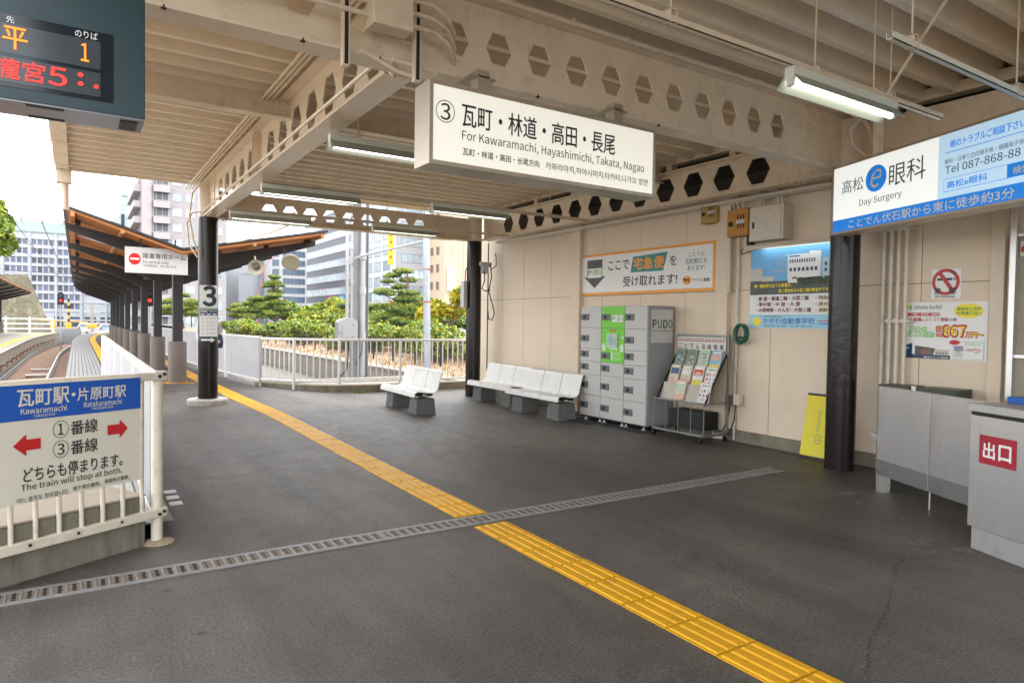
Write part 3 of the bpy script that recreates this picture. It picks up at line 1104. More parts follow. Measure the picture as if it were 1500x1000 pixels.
# ------------------------------------------------------------------ departure display
TEALB = M('display_case', (.014, .04, .05), .38, var=.1)
LEDO = M('led_orange', (1, .25, .01), .5, var=0, emit=1.1 * K)
LEDR = M('led_red', (1, .03, .02), .5, var=0, emit=1.2 * K)
SCRB = M('display_screen', (.008, .016, .026), .12, var=0)
SCRL = M('screen_reflection', (.05, .065, .075), .15, var=.1)  # screen reflections painted in as paler strips
t = thing('departure_display', 'dark teal hanging departure display with orange and red LED lettering', 'display', (-.65, 4.03, 2.54))
b = MB()
b.box(-1.6, 3.9, 2.545, .292, 4.17, 3.145)
b.build('case', TEALB, t, bevel=.004)
b = MB()
b.box(-1.6, 3.902, 2.538, .29, 4.168, 2.546)
b.build('bottom_panel', M('display_bottom', (.2, .2, .23), .35, .6, var=.1), t)
b = MB()
b.box(.185, 3.95, 2.532, .262, 4.12, 2.54)
b.build('vent', M('vent_dark', (.03, .035, .035), .6, var=0), t)
for y_ in (3.92, 4.13):
    b = MB()
    b.box(-.2, y_, 2.534, -.05, y_ + .025, 2.54)
    b.build('latch', M('vent_dark', (.03, .035, .035)), t)
b = MB()
b.box(-1.5, 3.897, 2.601, .154, 3.9015, 2.932)
b.build('screen', SCRB, t)
for x in (-1.2, .05):
    b = MB()
    b.box(x - .04, 4.0, 3.14, x + .04, 4.08, 3.9)
    b.build('hanger', BEIGE, t)
d = Decal(t, (0, 3.8965, 0), (1, 0, 0))
d.rect('strip', SCRL, (-1.5, 2.752, .1, 2.885), 1)
d.rect('strip', SCRL, (-1.5, 2.62, .1, 2.735), 1)
d.text(WHT, '行', (-.6, 2.889, -.57, 2.92), .005)
d.text(WHT, '先', (-.269, 2.889, -.239, 2.92), .005)
d.text(WHT, 'のりば', (-.004, 2.889, .088, 2.924), .005)
d.text(LEDO, '琴電琴平', (-.59, 2.772, -.19, 2.876), .008, 3)
d.text(LEDO, '1', (.02, 2.778, .052, 2.863), .012, 3)
d.text(LEDR, '瀧宮', (-.312, 2.636, -.123, 2.727), .006, 3)
d.text(LEDR, '5', (-.11, 2.64, -.037, 2.724), .015, 3)
d.ell('lettering', LEDR, .018, 2.71, .012, .011, 3, 8)
d.ell('lettering', LEDR, .018, 2.668, .012, .011, 3, 8)
d.ell('lettering', LEDR, .082, 2.666, .011, .01, 3, 8)
d.done()

# ------------------------------------------------------------------ blue and white eye clinic sign
ESO = Vector((6.55, 4.1, 0))
ESU = Vector((-.34213, -.93965, 0))
ESN = Vector((-.93965, .34213, 0))
EFW = M('clinic_face_white', (.75, .76, .74), .25, var=0, emit=.62 * K, ecol=(.95, 1, .97))
EFB = M('clinic_face_pale', (.5, .68, .86), .25, var=0, emit=.5 * K, ecol=(.55, .8, 1))
EBL = M('clinic_blue', (.005, .2, .68), .3, var=0, emit=.42 * K, ecol=(.005, .25, .85))
t = thing('clinic_sign', 'hanging backlit advertising sign of an eye clinic with blue band and phone number', 'sign', (6.1, 2.8, 2.5))
b = MB()
def esb(u0, u1, z0, z1, n0, n1):
    c = ESO + ESU * (u0 + u1) / 2 + ESN * (n0 + n1) / 2
    b.obox((c.x, c.y, (z0 + z1) / 2), ESU * (u1 - u0) / 2, ESN * -(n1 - n0) / 2, (0, 0, (z1 - z0) / 2))
esb(0, 3.2, 2.5, 3.19, -.2, -.008)
b.build('housing', BEIGE, t, bevel=.004)
b = MB()
for q in ((0, 3.2, 2.5, 2.522), (0, 3.2, 3.168, 3.19), (0, .022, 2.522, 3.168), (3.178, 3.2, 2.522, 3.168)):
    esb(*q, -.0085, .004)
b.build('frame', M('sign_frame_bronze', (.42, .34, .26), .4, .5), t)
b = MB()
esb(.022, 3.178, 2.522, 3.168, -.0085, -.002)
b.build('face_panel', EFW, t)
for u_ in (.5, 2.2):
    b = MB()
    esb(u_ - .03, u_ + .03, 3.19, 3.9, -.13, -.07)
    b.build('hanger', BEIGE, t)
d = Decal(t, ESO + ESN * -.0015, ESU)
d.rect('face_panel', EFB, (1.306, 2.64, 3.178, 3.168), 1)
d.rect('band', EBL, (.023, 2.522, 3.178, 2.641), 1)
d.text(CHAR, '高松', (.146, 2.892, .44, 3.025), .0)
d.ell('logo', EBL, .603, 2.964, .132, .125, 2, 40)
d.text(WHT, 'e', (.54, 2.878, .666, 3.05), .0, 3, 'logo', 5, .25)
d.text(CHAR, '眼科', (.765, 2.85, 1.175, 3.053), .004)
d.text(CHAR, 'Day Surgery', (.393, 2.719, .921, 2.796), .002)
d.text(WHT, 'ことでん伏石駅から東に徒歩約3分', (.254, 2.536, 1.999, 2.62), .022, 2)
d.text(EBL, '眼のトラブルご相談下さい', (1.424, 3.043, 2.067, 3.107), .022)
d.rect('band', EBL, (1.374, 3.008, 2.9, 3.014), 2)
d.text(CHAR, '眼科・日帰り白内障手術・網膜硝子体', (1.373, 2.918, 2.057, 2.961), .004)
d.text(CHAR, 'Tel 087-868-88', (1.378, 2.838, 2.035, 2.905), .008)
d.rect('band', EBL, (1.367, 2.689, 1.937, 2.797), 2)
d.rect('face_panel', EFB, (1.371, 2.693, 1.933, 2.793), 3)
d.text(EBL, '高松e眼科', (1.402, 2.711, 1.772, 2.77), .022, 4)
d.rect('band', EBL, (1.935, 2.691, 2.3, 2.795), 3)
d.text(WHT, '検索', (1.981, 2.709, 2.12, 2.767), .02, 4)
d.done()

# ------------------------------------------------------------------ near fence with the blue and white board
P0 = Vector((.461, 5.2, 0))
U = Vector((.88116, .47282, 0))
N = Vector((.47282, -.88116, 0))
t = thing('track_fence', 'cream white bar fence at the end of the track, carrying the blue and white board', 'fence', (.461, 5.2, 0))
def postat(p, parent, h=1.18, r=.037, m_=CREAMP):
    b = MB()
    b.lathe([(r, p.z - .02), (r, p.z + h - .02), (r * .7, p.z + h)], (p.x, p.y, 0), 20)
    b.build('post', m_, parent, smooth=True)
postat(P0, t)
postat(P0 - U * 2.1, t)
b = MB()
b.lathe([(.105, -.005), (.1, .008), (.07, .018), (.04, .022)], (P0.x + .01, P0.y - .005, 0), 14)
b.build('base', M('mortar_patch', (.36, .3, .21), .9, var=.3, scale=20), t, smooth=True)
for z, hh in ((1.15, .055), (.21, .06)):
    b = MB()
    a, c = P0 - U * 2.1 + N * .02, P0 + N * .02 - U * .03
    b.bar((a.x, a.y, z), (c.x, c.y, z), .045, hh)
    b.build('rail', CREAMP, t, bevel=.006)
for k in range(16):
    b = MB()
    q = P0 - U * (.115 + .13 * k) + N * .012
    b.tube([(q.x, q.y, .235), (q.x, q.y, 1.13)], .0145, 10)
    b.build('bar', CREAMP, t, smooth=True)
b = MB()
for k in range(8):
    q = P0 - U * (.27 + .27 * k) + N * .043
    b.lathe([(.009, 0), (.009, .006), (.004, .009)], (q.x, q.y, .215), 8, 0, N)
for z in (1.155, .21):
    for du in (-.012, .022):
        q = P0 + U * du + N * .05
        b.lathe([(.011, -.015), (.011, .006), (.005, .01)], (q.x, q.y, z + du * .4), 8, 0, N)
b.build('bolts', BOLT, t)
b = MB()
for z in (1.152, .21):
    q = P0 + N * .02 + U * .005
    b.obox((q.x, q.y, z), U * .05, N * -.024, (0, 0, .034))
    q = P0 + Vector((-.0, .05, 0))
    b.obox((q.x, q.y, z), (.026, 0, 0), (0, .04, 0), (0, 0, .03))
b.build('bracket', CREAMP, t, bevel=.012)
PO = Vector((.461, 5.143, 0)) + N * .045
PO = Vector((.4822768, 5.10334779, 0))
t = thing('direction_board', 'blue and white board with red arrows saying the train will stop at both', 'sign', tuple(PO - U * .55 + Vector((0, 0, .5))))
b = MB()
c = PO - U * .75 - N * .007
b.obox((c.x, c.y, .818), U * .6, N * -.006, (0, 0, .338))
b.build('board', SIGNW, t, bevel=.002)
d = Decal(t, PO, U)
d.rect('band', BLUE, (-1.35, .954, -.15, 1.156), 1)
d.text(SIGNW, '瓦町駅', (-.87, 1.033, -.594, 1.13), .022)
d.ell('lettering', SIGNW, -.569, 1.08, .011, .011, 2, 14)
d.text(SIGNW, '片原町駅', (-.547, 1.038, -.249, 1.116), .018)
d.text(SIGNW, 'Kawaramachi', (-.853, .989, -.608, 1.024), .014)
d.text(SIGNW, 'Kataharamachi', (-.509, .995, -.276, 1.029), .014)
d.text(SIGNW, '가와라마치역', (-.788, .962, -.675, .982), .006)
d.text(SIGNW, '가타하라마치역', (-.461, .972, -.333, .99), .006)
for zc_, ch in ((.8795, '1'), (.761, '3')):
    d.ring('lettering', INK, -.641, zc_, .044, .052, .93, 2)
    d.text(INK, ch, (-.657 if ch == '1' else -.662, zc_ - .033, -.627 if ch == '1' else -.622, zc_ + .033), .014, 2, res=4)
    d.text(INK, '番線', (-.587, zc_ - .043, -.428, zc_ + .041), .012)
d.text(INK, 'どちらも停まります。', (-.841, .598, -.272, .681), .016)
d.text(INK, 'The train will stop at both.', (-.854, .543, -.276, .59), .008)
d.text(INK, '어느 열차도 정차합니다.', (-.876, .486, -.599, .516), .006)
d.text(INK, '两个地方都停。', (-.574, .497, -.41, .524), .008)
d.text(INK, '兩個地方都停。', (-.385, .502, -.227, .53), .008)
d.poly('arrow', RED, [(-.894, .8125), (-.826, .75), (-.826, .782), (-.751, .782), (-.751, .843), (-.826, .843), (-.826, .875)], 2)
d.poly('arrow', RED, [(-.238, .836), (-.29, .897), (-.29, .867), (-.367, .867), (-.367, .805), (-.29, .805), (-.29, .775)], 2)
d.done()
# slatted white fence along the platform edge
t = thing('platform_fence', 'white slatted fence running from the corner post away along the track edge', 'fence', (.45, 10, 0))
for k in range(7):
    y = 5.2 + 1.83 * k
    if k:
        postat(Vector((.45, y, gz(.45, y))), t, 1.17 - gz(.45, y) + .0, .03, WHITEP)
for z, hh in ((1.145, .05), (.2, .05)):
    b = MB()
    b.bar((.45, 5.22, z), (.45, 16.2, z + (.02 if z < 1 else 0)), .06, hh)
    b.build('rail', CREAMP, t, bevel=.008)
b = MB()
y = 5.3
while y < 16.2:
    b.box(.425, y, .22, .455, y + .05, 1.125)
    y += .078
b.build('infill', M('fence_panel_white', (.5, .5, .535), .45, var=.05), t)
b = MB()
y = 5.4
while y < 12:
    b.lathe([(.01, 0), (.01, .008)], (.48, y, 1.15), 8, 0, (1, 0, 0))
    b.lathe([(.01, 0), (.01, .008)], (.48, y, .2), 8, 0, (1, 0, 0))
    y += .42
b.build('bolts', BOLT, t)

# ------------------------------------------------------------------ curved white fence at the far side
def barfence(name, label, path, zt, zb, z0, pitch=.125, r=.0145, pr=.034, dense=False, parts=True):
    t = thing(name, label, 'fence', (path[0][0], path[0][1], z0))
    tot = 0
    for k, (p, q) in enumerate(zip(path, path[1:])):
        a, c = Vector((*p, 0)), Vector((*q, 0))
        for z, hh in ((zt, .05), (zb, .04)):
            b = MB()
            b.bar((a.x, a.y, z), (c.x, c.y, z), .05, hh)
            b.build('rail', WHITEP, t, bevel=.008)
        L = (c - a).length
        n = max(1, int(L / pitch))
        if dense:
            b = MB()
            for i in range(n):
                q_ = a.lerp(c, (i + .5) / n)
                dd = (c - a).normalized()
                b.obox((q_.x, q_.y, (zt + zb) / 2), dd * pitch * .32, Vector((-dd.y, dd.x, 0)) * .012, (0, 0, (zt - zb) / 2 - .01))
            b.build('infill', M('fence_panel_white', (.5, .5, .535)), t)
        else:
            for i in range(1, n):
                b = MB()
                q_ = a.lerp(c, i / n)
                b.tube([(q_.x, q_.y, zb + .01), (q_.x, q_.y, zt - .01)], r, 8)
                b.build('bar', WHITEP, t, smooth=True)
                tot += 1
    for p in path:
        b = MB()
        b.lathe([(pr, z0 - .03), (pr, zt + .03)], (p[0], p[1], 0), 14)
        b.build('post', WHITEP, t, smooth=True)
    return t
barfence('curved_fence', 'white bar fence curving behind the benches to the far column', [(3.36, 15.3), (3.88, 14.55), (4.7, 14.05), (6.05, 13.95), (7.75, 13.93)],
         1.13, .24, 0)
barfence('panel_fence', 'white panel fence along the far platform behind the numbered column',
         [(3.36, 15.3), (3.12, 18), (2.92, 21), (2.75, 25), (2.7, 31), (2.7, 38), (2.75, 45)], 1.15, .22, .09, .11, dense=True)
t = thing('fence_kerb', 'low curved mossy concrete kerb under the curving white fence', 'kerb', (5, 13.9, 0))
b = MB()
kp = [(3.3, 15.55), (3.62, 14.95), (4.05, 14.35), (4.6, 14.02), (5.3, 13.86), (6.2, 13.84), (7.8, 13.8)]
kv = [Vector((x, y, 0)) for x, y in kp]
for i, (p, q) in enumerate(zip(kv, kv[1:])):
    d1 = (kv[min(i + 1, len(kv) - 1)] - kv[max(i - 1, 0)]).normalized()
    d2 = (kv[min(i + 2, len(kv) - 1)] - kv[i]).normalized()
    n1, n2 = Vector((-d1.y, d1.x, 0)) * .35, Vector((-d2.y, d2.x, 0)) * .35
    b.hexa([(p.x, p.y, -.1), (q.x, q.y, -.1), (q.x + n2.x, q.y + n2.y, -.1), (p.x + n1.x, p.y + n1.y, -.1),
            (p.x, p.y, .16), (q.x, q.y, .16), (q.x + n2.x, q.y + n2.y, .16), (p.x + n1.x, p.y + n1.y, .16)])
b.build('body', M('mossy_concrete', (.2, .17, .12), .9, var=.25, scale=5, bump=.4, bscale=25, dirt=(.06, .06, .03), damt=.8), t)
GRASSM = M('weed_green', (.12, .26, .03), .7, var=.35, scale=30)
b = MB()
for cx, cy in ((4.35, 13.98), (4.42, 13.95), (4.95, 13.78), (5.1, 13.76), (5.0, 13.78)):
    for k in range(26):
        a = rng.uniform(0, 6.28)
        l = rng.uniform(.04, .12)
        x, y = cx + rng.uniform(-.09, .09), cy + rng.uniform(-.04, .02)
        e_ = Vector((math.cos(a) * l * .8, math.sin(a) * l * .5 - .02, l * rng.uniform(.3, .9)))
        s_ = Vector((-math.sin(a), math.cos(a), 0)) * .012
        p = Vector((x, y, .0))
        b.face([p - s_, p + s_, p + e_])
tag(b.build('weeds', GRASSM, fix=False), 'small green weeds at the foot of the mossy kerb', 'weeds', kind='stuff')

# ------------------------------------------------------------------ benches
SEATM = M('bench_plastic', (.68, .68, .65), .35, var=.05, scale=12, dirt=(.42, .4, .35), damt=.45, dscale=7)
BLOCK = M('bench_block', (.13, .135, .13), .85, var=.2, scale=12, bump=.3, bscale=60)
prof = [(.0, .305), (.004, .345), (.02, .38), (.055, .398), (.12, .395), (.22, .378), (.32, .37), (.37, .378), (.405, .405), (.425, .45), (.455, .57),
        (.485, .675), (.5, .71), (.525, .728), (.56, .73)]
def seatmesh(y0, y1):
    b = MB()
    th = .012
    top = prof
    # inner (underside) profile
    inn = []
    for i, p in enumerate(prof):
        a = Vector(prof[max(0, i - 1)])
        c = Vector(prof[min(len(prof) - 1, i + 1)])
        dd = (c - a).normalized()
        inn.append((p[0] + dd.y * th, p[1] - dd.x * th))
    n = len(prof)
    cols = 6
    vs, fs = [], []
    for q in range(cols + 1):
        f = q / cols
        y = y0 + (y1 - y0) * f
        dish = -.02 * (1 - (2 * f - 1) ** 2)
        for (x, z) in top:
            vs.append((x, y, z + dish * (1 if .05 < x < .5 else 0)))
    for q in range(cols):
        for i in range(n - 1):
            fs.append((q * n + i, (q + 1) * n + i, (q + 1) * n + i + 1, q * n + i + 1))
    k0 = len(vs)
    for y in (y0, y1):
        for (x, z) in inn:
            vs.append((x, y, z))
    for i in range(n - 1):
        fs.append((k0 + i, k0 + i + 1, k0 + n + i + 1, k0 + n + i))
        fs.append((i, i + 1, k0 + i + 1, k0 + i))
        fs.append((cols * n + i, k0 + n + i, k0 + n + i + 1, cols * n + i + 1))
    fs.append((0, k0, k0 + n, cols * n))
    b.add(vs, fs)
    return b
def bench():
    t = thing('bench', '', 'bench', (0, 0, 0), 'white three-seat benches')
    w = .525
    for k in range(3):
        seatmesh(-.79 + w * k + .007, -.79 + w * (k + 1) - .007).build('seat', SEATM, t, smooth=True)
    b = MB()
    b.box(.12, -.74, .315, .17, .74, .35)
    b.box(.3, -.74, .315, .35, .74, .35)
    b.build('frame', BOLT, t)
    for y in (-.56, .5):
        b = MB()
        b.hexa([(.06, y - .17, -.01), (.42, y - .17, -.01), (.42, y + .17, -.01), (.06, y + .17, -.01),
                (.08, y - .15, .27), (.4, y - .15, .27), (.4, y + .15, .27), (.08, y + .15, .27)])
        b.build('support', BLOCK, t, bevel=.012)
        b = MB()
        for x in (.145, .325):
            b.lathe([(.022, .265), (.022, .318)], (x, y, 0), 10)
        b.box(.1, y - .03, .29, .37, y + .03, .305)
        b.build('bracket', STEEL, t)
    return t
bn = bench()
bn.location = (4.64, 10.86, 0)
bn.rotation_euler = (0, 0, R(-1.5))
bn['label'] = 'white three-seat bench standing alone in the middle of the waiting area'
dup(bn, (6.56, 11.03, 0), 0, 'white three-seat bench against the wall, next to the far corner column')
dup(bn, (6.37, 9.3, 0), 0, 'white three-seat bench against the wall, partly behind the parcel lockers')

# ------------------------------------------------------------------ parcel locker
LOCKG = M('locker_grey', (.5, .49, .47), .45, var=.05, scale=2, dirt=(.36, .34, .31), damt=.4, dscale=4)
LOCKS = M('locker_side_grey', (.33, .34, .35), .5, var=.05)
HANDG = M('handle_grey', (.12, .13, .14), .5, var=0)
GRN = M('locker_green', (.15, .56, .02), .4, var=.04)
t = thing('parcel_locker', 'grey parcel locker with a green control panel in its middle column', 'locker', (7.2, 7.87, 0))
b = MB()
b.box(6.945, 7.125, .075, 7.45, 8.66, 1.83)
b.build('cabinet', LOCKS, t, bevel=.004)
b = MB()
b.box(6.955, 7.13, .05, 7.44, 8.65, .076)
b.build('plinth', DKGAP, t)
cols = [((8.15, 8.655), [.075, .418, .744, .955, 1.159, 1.492, 1.83]), ((7.615, 8.145), [.075, .41, .747, .953, 1.49, 1.83]),
        ((7.13, 7.61), [.075, .41, .743, .946, 1.162, 1.487, 1.83])]
for ci, ((y0, y1), zs) in enumerate(cols):
    for z0, z1 in zip(zs, zs[1:]):
        grn = ci == 1 and z0 > .95
        b = MB()
        b.box(6.926, y0 + .003, z0 + .004, 6.946, y1 - .003, z1 - .004)
        dr = b.build('control_panel' if grn and z0 < 1.4 else 'door', GRN if grn else LOCKG, t, bevel=.002)
        zc_ = z1 - (.17 if z1 - z0 > .25 else .09)
        if grn and z0 < 1.4:
            zc_ = 1.06
        b = MB()
        b.box(6.917, y1 - .205, zc_ - .05, 6.927, y1 - .01, zc_ + .05)
        b.box(6.908, y1 - .12, zc_ - .028, 6.918, y1 - .075, zc_ + .028, 1)
        b.build('handle', [HANDG, BOLT], dr)
for y in (7.22, 7.6, 7.68, 8.1, 8.2, 8.55):
    b = MB()
    b.lathe([(.04, -.002), (.04, .012), (.014, .014), (.014, .06)], (6.98, y, 0), 12)
    b.build('foot', CREAMP, t)
b = MB()
b.box(6.905, 7.75, 1.195, 6.928, 7.99, 1.4)
b.box(6.903, 7.765, 1.215, 6.906, 7.975, 1.385, 1)
b.build('screen', [GALV, M('screen_glow', (.25, .36, .34), .1, var=.5, scale=9, emit=.25 * K)], t)
d = Decal(t, (6.9235, 0, 0), (0, -1, 0))
d.rect('label', WHT, (-7.899, 1.586, -7.645, 1.685), 1)
for ch, x0, x1, mt in (('P', -7.885, -7.84, INK), ('U', -7.825, -7.775, GREENP), ('D', -7.76, -7.71, INK), ('O', -7.7, -7.65, GREENP)):
    d.text(mt, ch, (x0, 1.602, x1, 1.668), .03)
d.rect('label', RED, (-7.95, 1.445, -7.8, 1.468), 1)
d.ell('speaker', WHT, -8.075, 1.19, .045, .06, 1)
d.ell('speaker', WHT, -7.665, 1.19, .045, .06, 1)
d.ring('speaker', GREENP, -8.075, 1.19, .03, .04, .7, 2)
d.ring('speaker', GREENP, -7.665, 1.19, .03, .04, .7, 2)
for k in range(6):
    d.rect('label', WHT, (-7.905, 1.12 - .024 * k, -7.86, 1.132 - .024 * k), 1)
    d.rect('label', WHT, (-7.845, 1.122 - .024 * k, -7.69, 1.126 - .024 * k), 1)
d.rect('label', WHT, (-7.66, 1.33, -7.63, 1.37), 1)
d.rect('label', WHT, (-7.95, 1.165, -7.75, 1.18), 1)
d.done()
d = Decal(t, (0, 7.122, 0), (1, 0, 0))
d.rect('label', M('locker_label', (.62, .63, .61), .4, var=0), (6.99, 1.29, 7.43, 1.775), 1)
for ch, x0, x1, mt in (('P', 7.02, 7.095, INK), ('U', 7.125, 7.205, DKGREEN), ('D', 7.235, 7.315, INK), ('O', 7.335, 7.42, DKGREEN)):
    d.text(mt, ch, (x0, 1.505, x1, 1.625), .035)
d.text(INK, 'Pick Up & Drop Off station', (7.015, 1.445, 7.425, 1.48), .01)
d.done()
b = MB()
b.box(6.72, 7.05, .0, 7.4, 7.95, .006)
b.box(6.6, 8.05, .0, 7.3, 8.75, .0065)
tag(b.build('floor_mat', M('blue_black_mat', (.02, .028, .045), .85, var=.2)), 'thin dark blue mat lying under the parcel locker', 'mat')

# ------------------------------------------------------------------ brochure rack
t = thing('brochure_rack', 'wheeled metal brochure rack in front of the wall beside the parcel locker', 'rack', (7.15, 6.6, 0))
x0, x1, y0, y1 = 6.88, 7.36, 6.02, 6.92
b = MB()
for y in (y0, y1):
    b.box(x1 - .03, y - .015, .06, x1, y + .015, 1.42)
    b.bar((x0 - .02, y, .1), (x1, y, .1), .03, .03)
b.bar((x0, y0, .1), (x0, y1, .1), .035, .03)
b.bar((x1 - .015, y0, .12), (x1 - .015, y1, .12), .03, .03)
b.bar((x1 - .015, y0, 1.41), (x1 - .015, y1, 1.41), .03, .03)
b.bar((x0 + .01, y0, .52), (x0 + .01, y1, .52), .02, .02)
b.bar((x0 + .01, y0, .52), (x1 - .02, y0, .52), .015, .02)
for k in range(5):
    y = y0 + (y1 - y0) * k / 4
    b.bar((x0 + .01, y, .1), (x0 + .01, y, .52), .01, .01)
b.build('frame', M('rack_grey', (.23, .23, .23), .45, .5, var=.08), t, bevel=.002)
for x in (x0, x1 - .02):
    for y in (y0 + .02, y1 - .02):
        b = MB()
        b.tube([(x - .01, y - .012, .035), (x - .01, y + .012, .035)], .034, 14)
        b.box(x - .025, y - .018, .05, x + .005, y + .018, .095)
        b.build('wheel', BOLT, t, smooth=True)
b = MB()
b.box(x1 - .05, y0 + .02, 1.2, x1 - .04, y1 - .02, 1.39)
b.build('header_board', M('header_white', (.62, .6, .55), .4, var=.05), t)
d = Decal(t, (x1 - .052, 0, 0), (0, -1, 0))
for k, ch in enumerate('ことでん沿線情報'):
    a = -y1 + .05 + .105 * k
    d.text(INK, ch, (a, 1.225, a + .06, 1.295), .012)
d.rect('header_print', M('header_red', (.42, .09, .08), .5, var=0), (-y1 + .04, 1.33, -y0 - .04, 1.345), 1)
for k in range(14):
    d.rect('header_print', BOLT, (-y1 + .05 + .06 * k, 1.357, -y1 + .085 + .06 * k, 1.368), 1)
d.done()
PK = M('pocket_acrylic', (.42, .39, .32), .25, var=.15)
tiers = [(7.22, .93), (7.1, .71), (6.97, .5)]
lean = Vector((.3, 0, 1)).normalized()
for ti, (x, z) in enumerate(tiers):
    b = MB()
    ct = Vector((x + .09, (y0 + y1) / 2 , z + .14))
    b.obox((x + .05, (y0 + y1) / 2, z + .12), (0, -(y1 - y0) / 2 + .02, 0), Vector((1, 0, -.3)).normalized() * .006, lean * .13)
    b.build('tier', PK, t)
for x in (0,):
    for y in (y0 + .01, y1 - .01):
        b = MB()
        b.bar((x0 + .03, y, .5), (x1 - .04, y, 1.16), .012, .03)
        b.build('side_frame', BOLT, t)
pcs = {'sage': (.2, .25, .19), 'cream': (.55, .5, .38), 'sky': (.25, .47, .6), 'peach': (.6, .38, .3), 'mint': (.42, .53, .42), 'white': (.66, .65, .62),
       'yellow': (.72, .55, .1), 'pink': (.62, .34, .32), 'navy': (.08, .12, .24), 'red': (.6, .06, .03)}
PM = {k: M('paper_' + k, v, .5, var=.25, scale=24) for k, v in pcs.items()}
lay = [[('sage', 'mint', 'sky', 'pale green map brochures with a wavy sketch, top row beside the locker'), ('sage', 'cream', 'mint', 'pale green map brochures second from the locker, top row'),
        ('mint', 'cream', 'pink', 'pale green map brochures third from the locker, top row'), ('sky', 'peach', 'yellow', 'sky blue leaflets with an orange top, far end of the top row')],
       [('cream', 'navy', 'peach', 'cream leaflets with a dark picture, middle row beside the locker'), ('cream', 'white', 'pink', 'cream leaflets with a pink square, middle row'),
        ('white', 'red', 'yellow', 'white leaflets with a red blob and yellow foot, middle row'), ('white', 'pink', 'navy', 'white leaflets with small portrait pictures, middle row')],
       [None, ('cream', 'mint', 'peach', 'curling leaflets with a peach foot, bottom row'), None, ('white', 'navy', 'red', 'white leaflets with small portrait pictures, bottom row')]]
for ti, (x, z) in enumerate(tiers):
    for k in range(4):
        e_ = lay[ti][k]
        if not e_:
            continue
        yc_ = y1 - .125 - .215 * k - .02 * ti
        bx_ = Vector((x + .05, yc_, z + .15))
        nrm = Vector((-1, 0, .3)).normalized()
        o_ = bx_ + nrm * (.02 + .004 * ti)
        tt = tag(None, '', '') if False else None
        b = MB()
        c = o_ - nrm * .008
        b.obox(c, (0, -.088, 0), -nrm * .008, lean * .135)
        lf = b.build('leaflet', PM[e_[0]], None)
        tag(lf, e_[3], 'leaflets', 'leaflets in the brochure rack')
        dd = Decal(lf, o_, (0, -1, 0), lean)
        r2 = random.Random(ti * 10 + k)
        if 'portrait' in e_[3]:
            for q in range(3):
                for r_ in range(3):
                    dd.ell('print', PM[r2.choice(['navy', 'red', 'pink', 'peach', 'sky'])], -.055 + .055 * q + r2.uniform(-.008, .008), -.095 + .06 * r_, .016, .021, 1, 10)
            dd.rect('print', CHAR, (-.06, .09, .06, .1), 1)
        elif 'sketch' in e_[3] or 'map' in e_[3]:
            for q in range(7):
                dd.ell('print', PM[r2.choice([e_[1], e_[2], 'cream', 'sage'])], r2.uniform(-.05, .05), r2.uniform(-.1, .06), r2.uniform(.015, .035), r2.uniform(.008, .025), 1 + q * .3, 12)
            dd.rect('print', CHAR, (-.05, .07, .05, .08), 3.5)
        else:
            dd.rect('print', PM[e_[1]], (-.075, .0, .075, .085), 1)
            dd.rect('print', PM[e_[2]], (-.088, -.135, .088, -.06), 1)
            dd.rect('print', WHT, (-.06, .095, .06, .11), 1)
            if 'red blob' in e_[3]:
                dd.ell('print', PM['peach'], 0, .02, .06, .035, 2, 16)
        dd.done()
b = MB()
b.box(7.05, 6.15, .14, 7.33, 6.8, .38)
tag(b.build('storage_box', BOLT, bevel=.01), 'black box standing on the floor behind the legs of the brochure rack', 'box')

# ------------------------------------------------------------------ counter, gates
t = thing('exit_counter', 'stainless steel ticket counter with a red exit plate', 'counter', (5.5, 1.9, 0))
CO = Vector((5.344, 2.247, 0))
CU = Vector((-.383, -.924, 0)).normalized()
CN = Vector((CU.y, -CU.x, 0))
b = MB()
def cb(u0, u1, n0, n1, z0, z1, mb=None, mi=0):
    c = CO + CU * (u0 + u1) / 2 + CN * (n0 + n1) / 2
    mb.obox((c.x, c.y, (z0 + z1) / 2), CU * (u1 - u0) / 2, -CN * (n1 - n0) / 2, (0, 0, (z1 - z0) / 2), mi)
cb(0, 1.8, -.62, 0, .16, .95, b)
b.build('body', STEEL, t, bevel=.004)
b = MB()
cb(.02, 1.8, -.6, -.02, -.01, .16, b)
b.build('kickboard', M('kick_grey', (.42, .42, .41), .5, .5, var=.08, dirt=(.2, .18, .15), damt=.5), t)
b = MB()
cb(-.01, 1.8, -.64, .012, .975, 1.03, b)
b.build('top', M('counter_top', (.48, .47, .44), .4, .5, var=.05), t, bevel=.004)
b = MB()
cb(.005, 1.8, -.62, -.004, .95, .976, b)
b.build('shadow_gap', BOLT, t)
d = Decal(t, CO + CN * .001, CU)
d.rect('exit_plate', M('exit_red', (.36, .012, .03), .5, var=.05), (.084, .623, .367, .821), 1)
d.text(WHT, '出', (.118, .665, .208, .775), .03)
d.text(WHT, '口', (.24, .667, .33, .772), .04)
d.rect('notice', WHT, (.44, .36, .7, .66), 1)
d.done()
b = MB()
cb(.0, .14, -.5, -.3, 1.031, 1.075, b)
cb(.16, .34, -.52, -.34, 1.031, 1.06, b, 1)
tag(b.build('blue_tray', [M('tray_blue', (.01, .1, .42), .4, var=.05), M('tray_light', (.03, .2, .5), .4, var=0)], bevel=.004), 'blue plastic tray lying on top of the stainless counter', 'tray')
GA, GB = Vector((6.43, 3.5, 0)), Vector((5.6, 1.84, 0))
GU = (GB - GA).normalized()
GN = Vector((GU.y, -GU.x, 0))
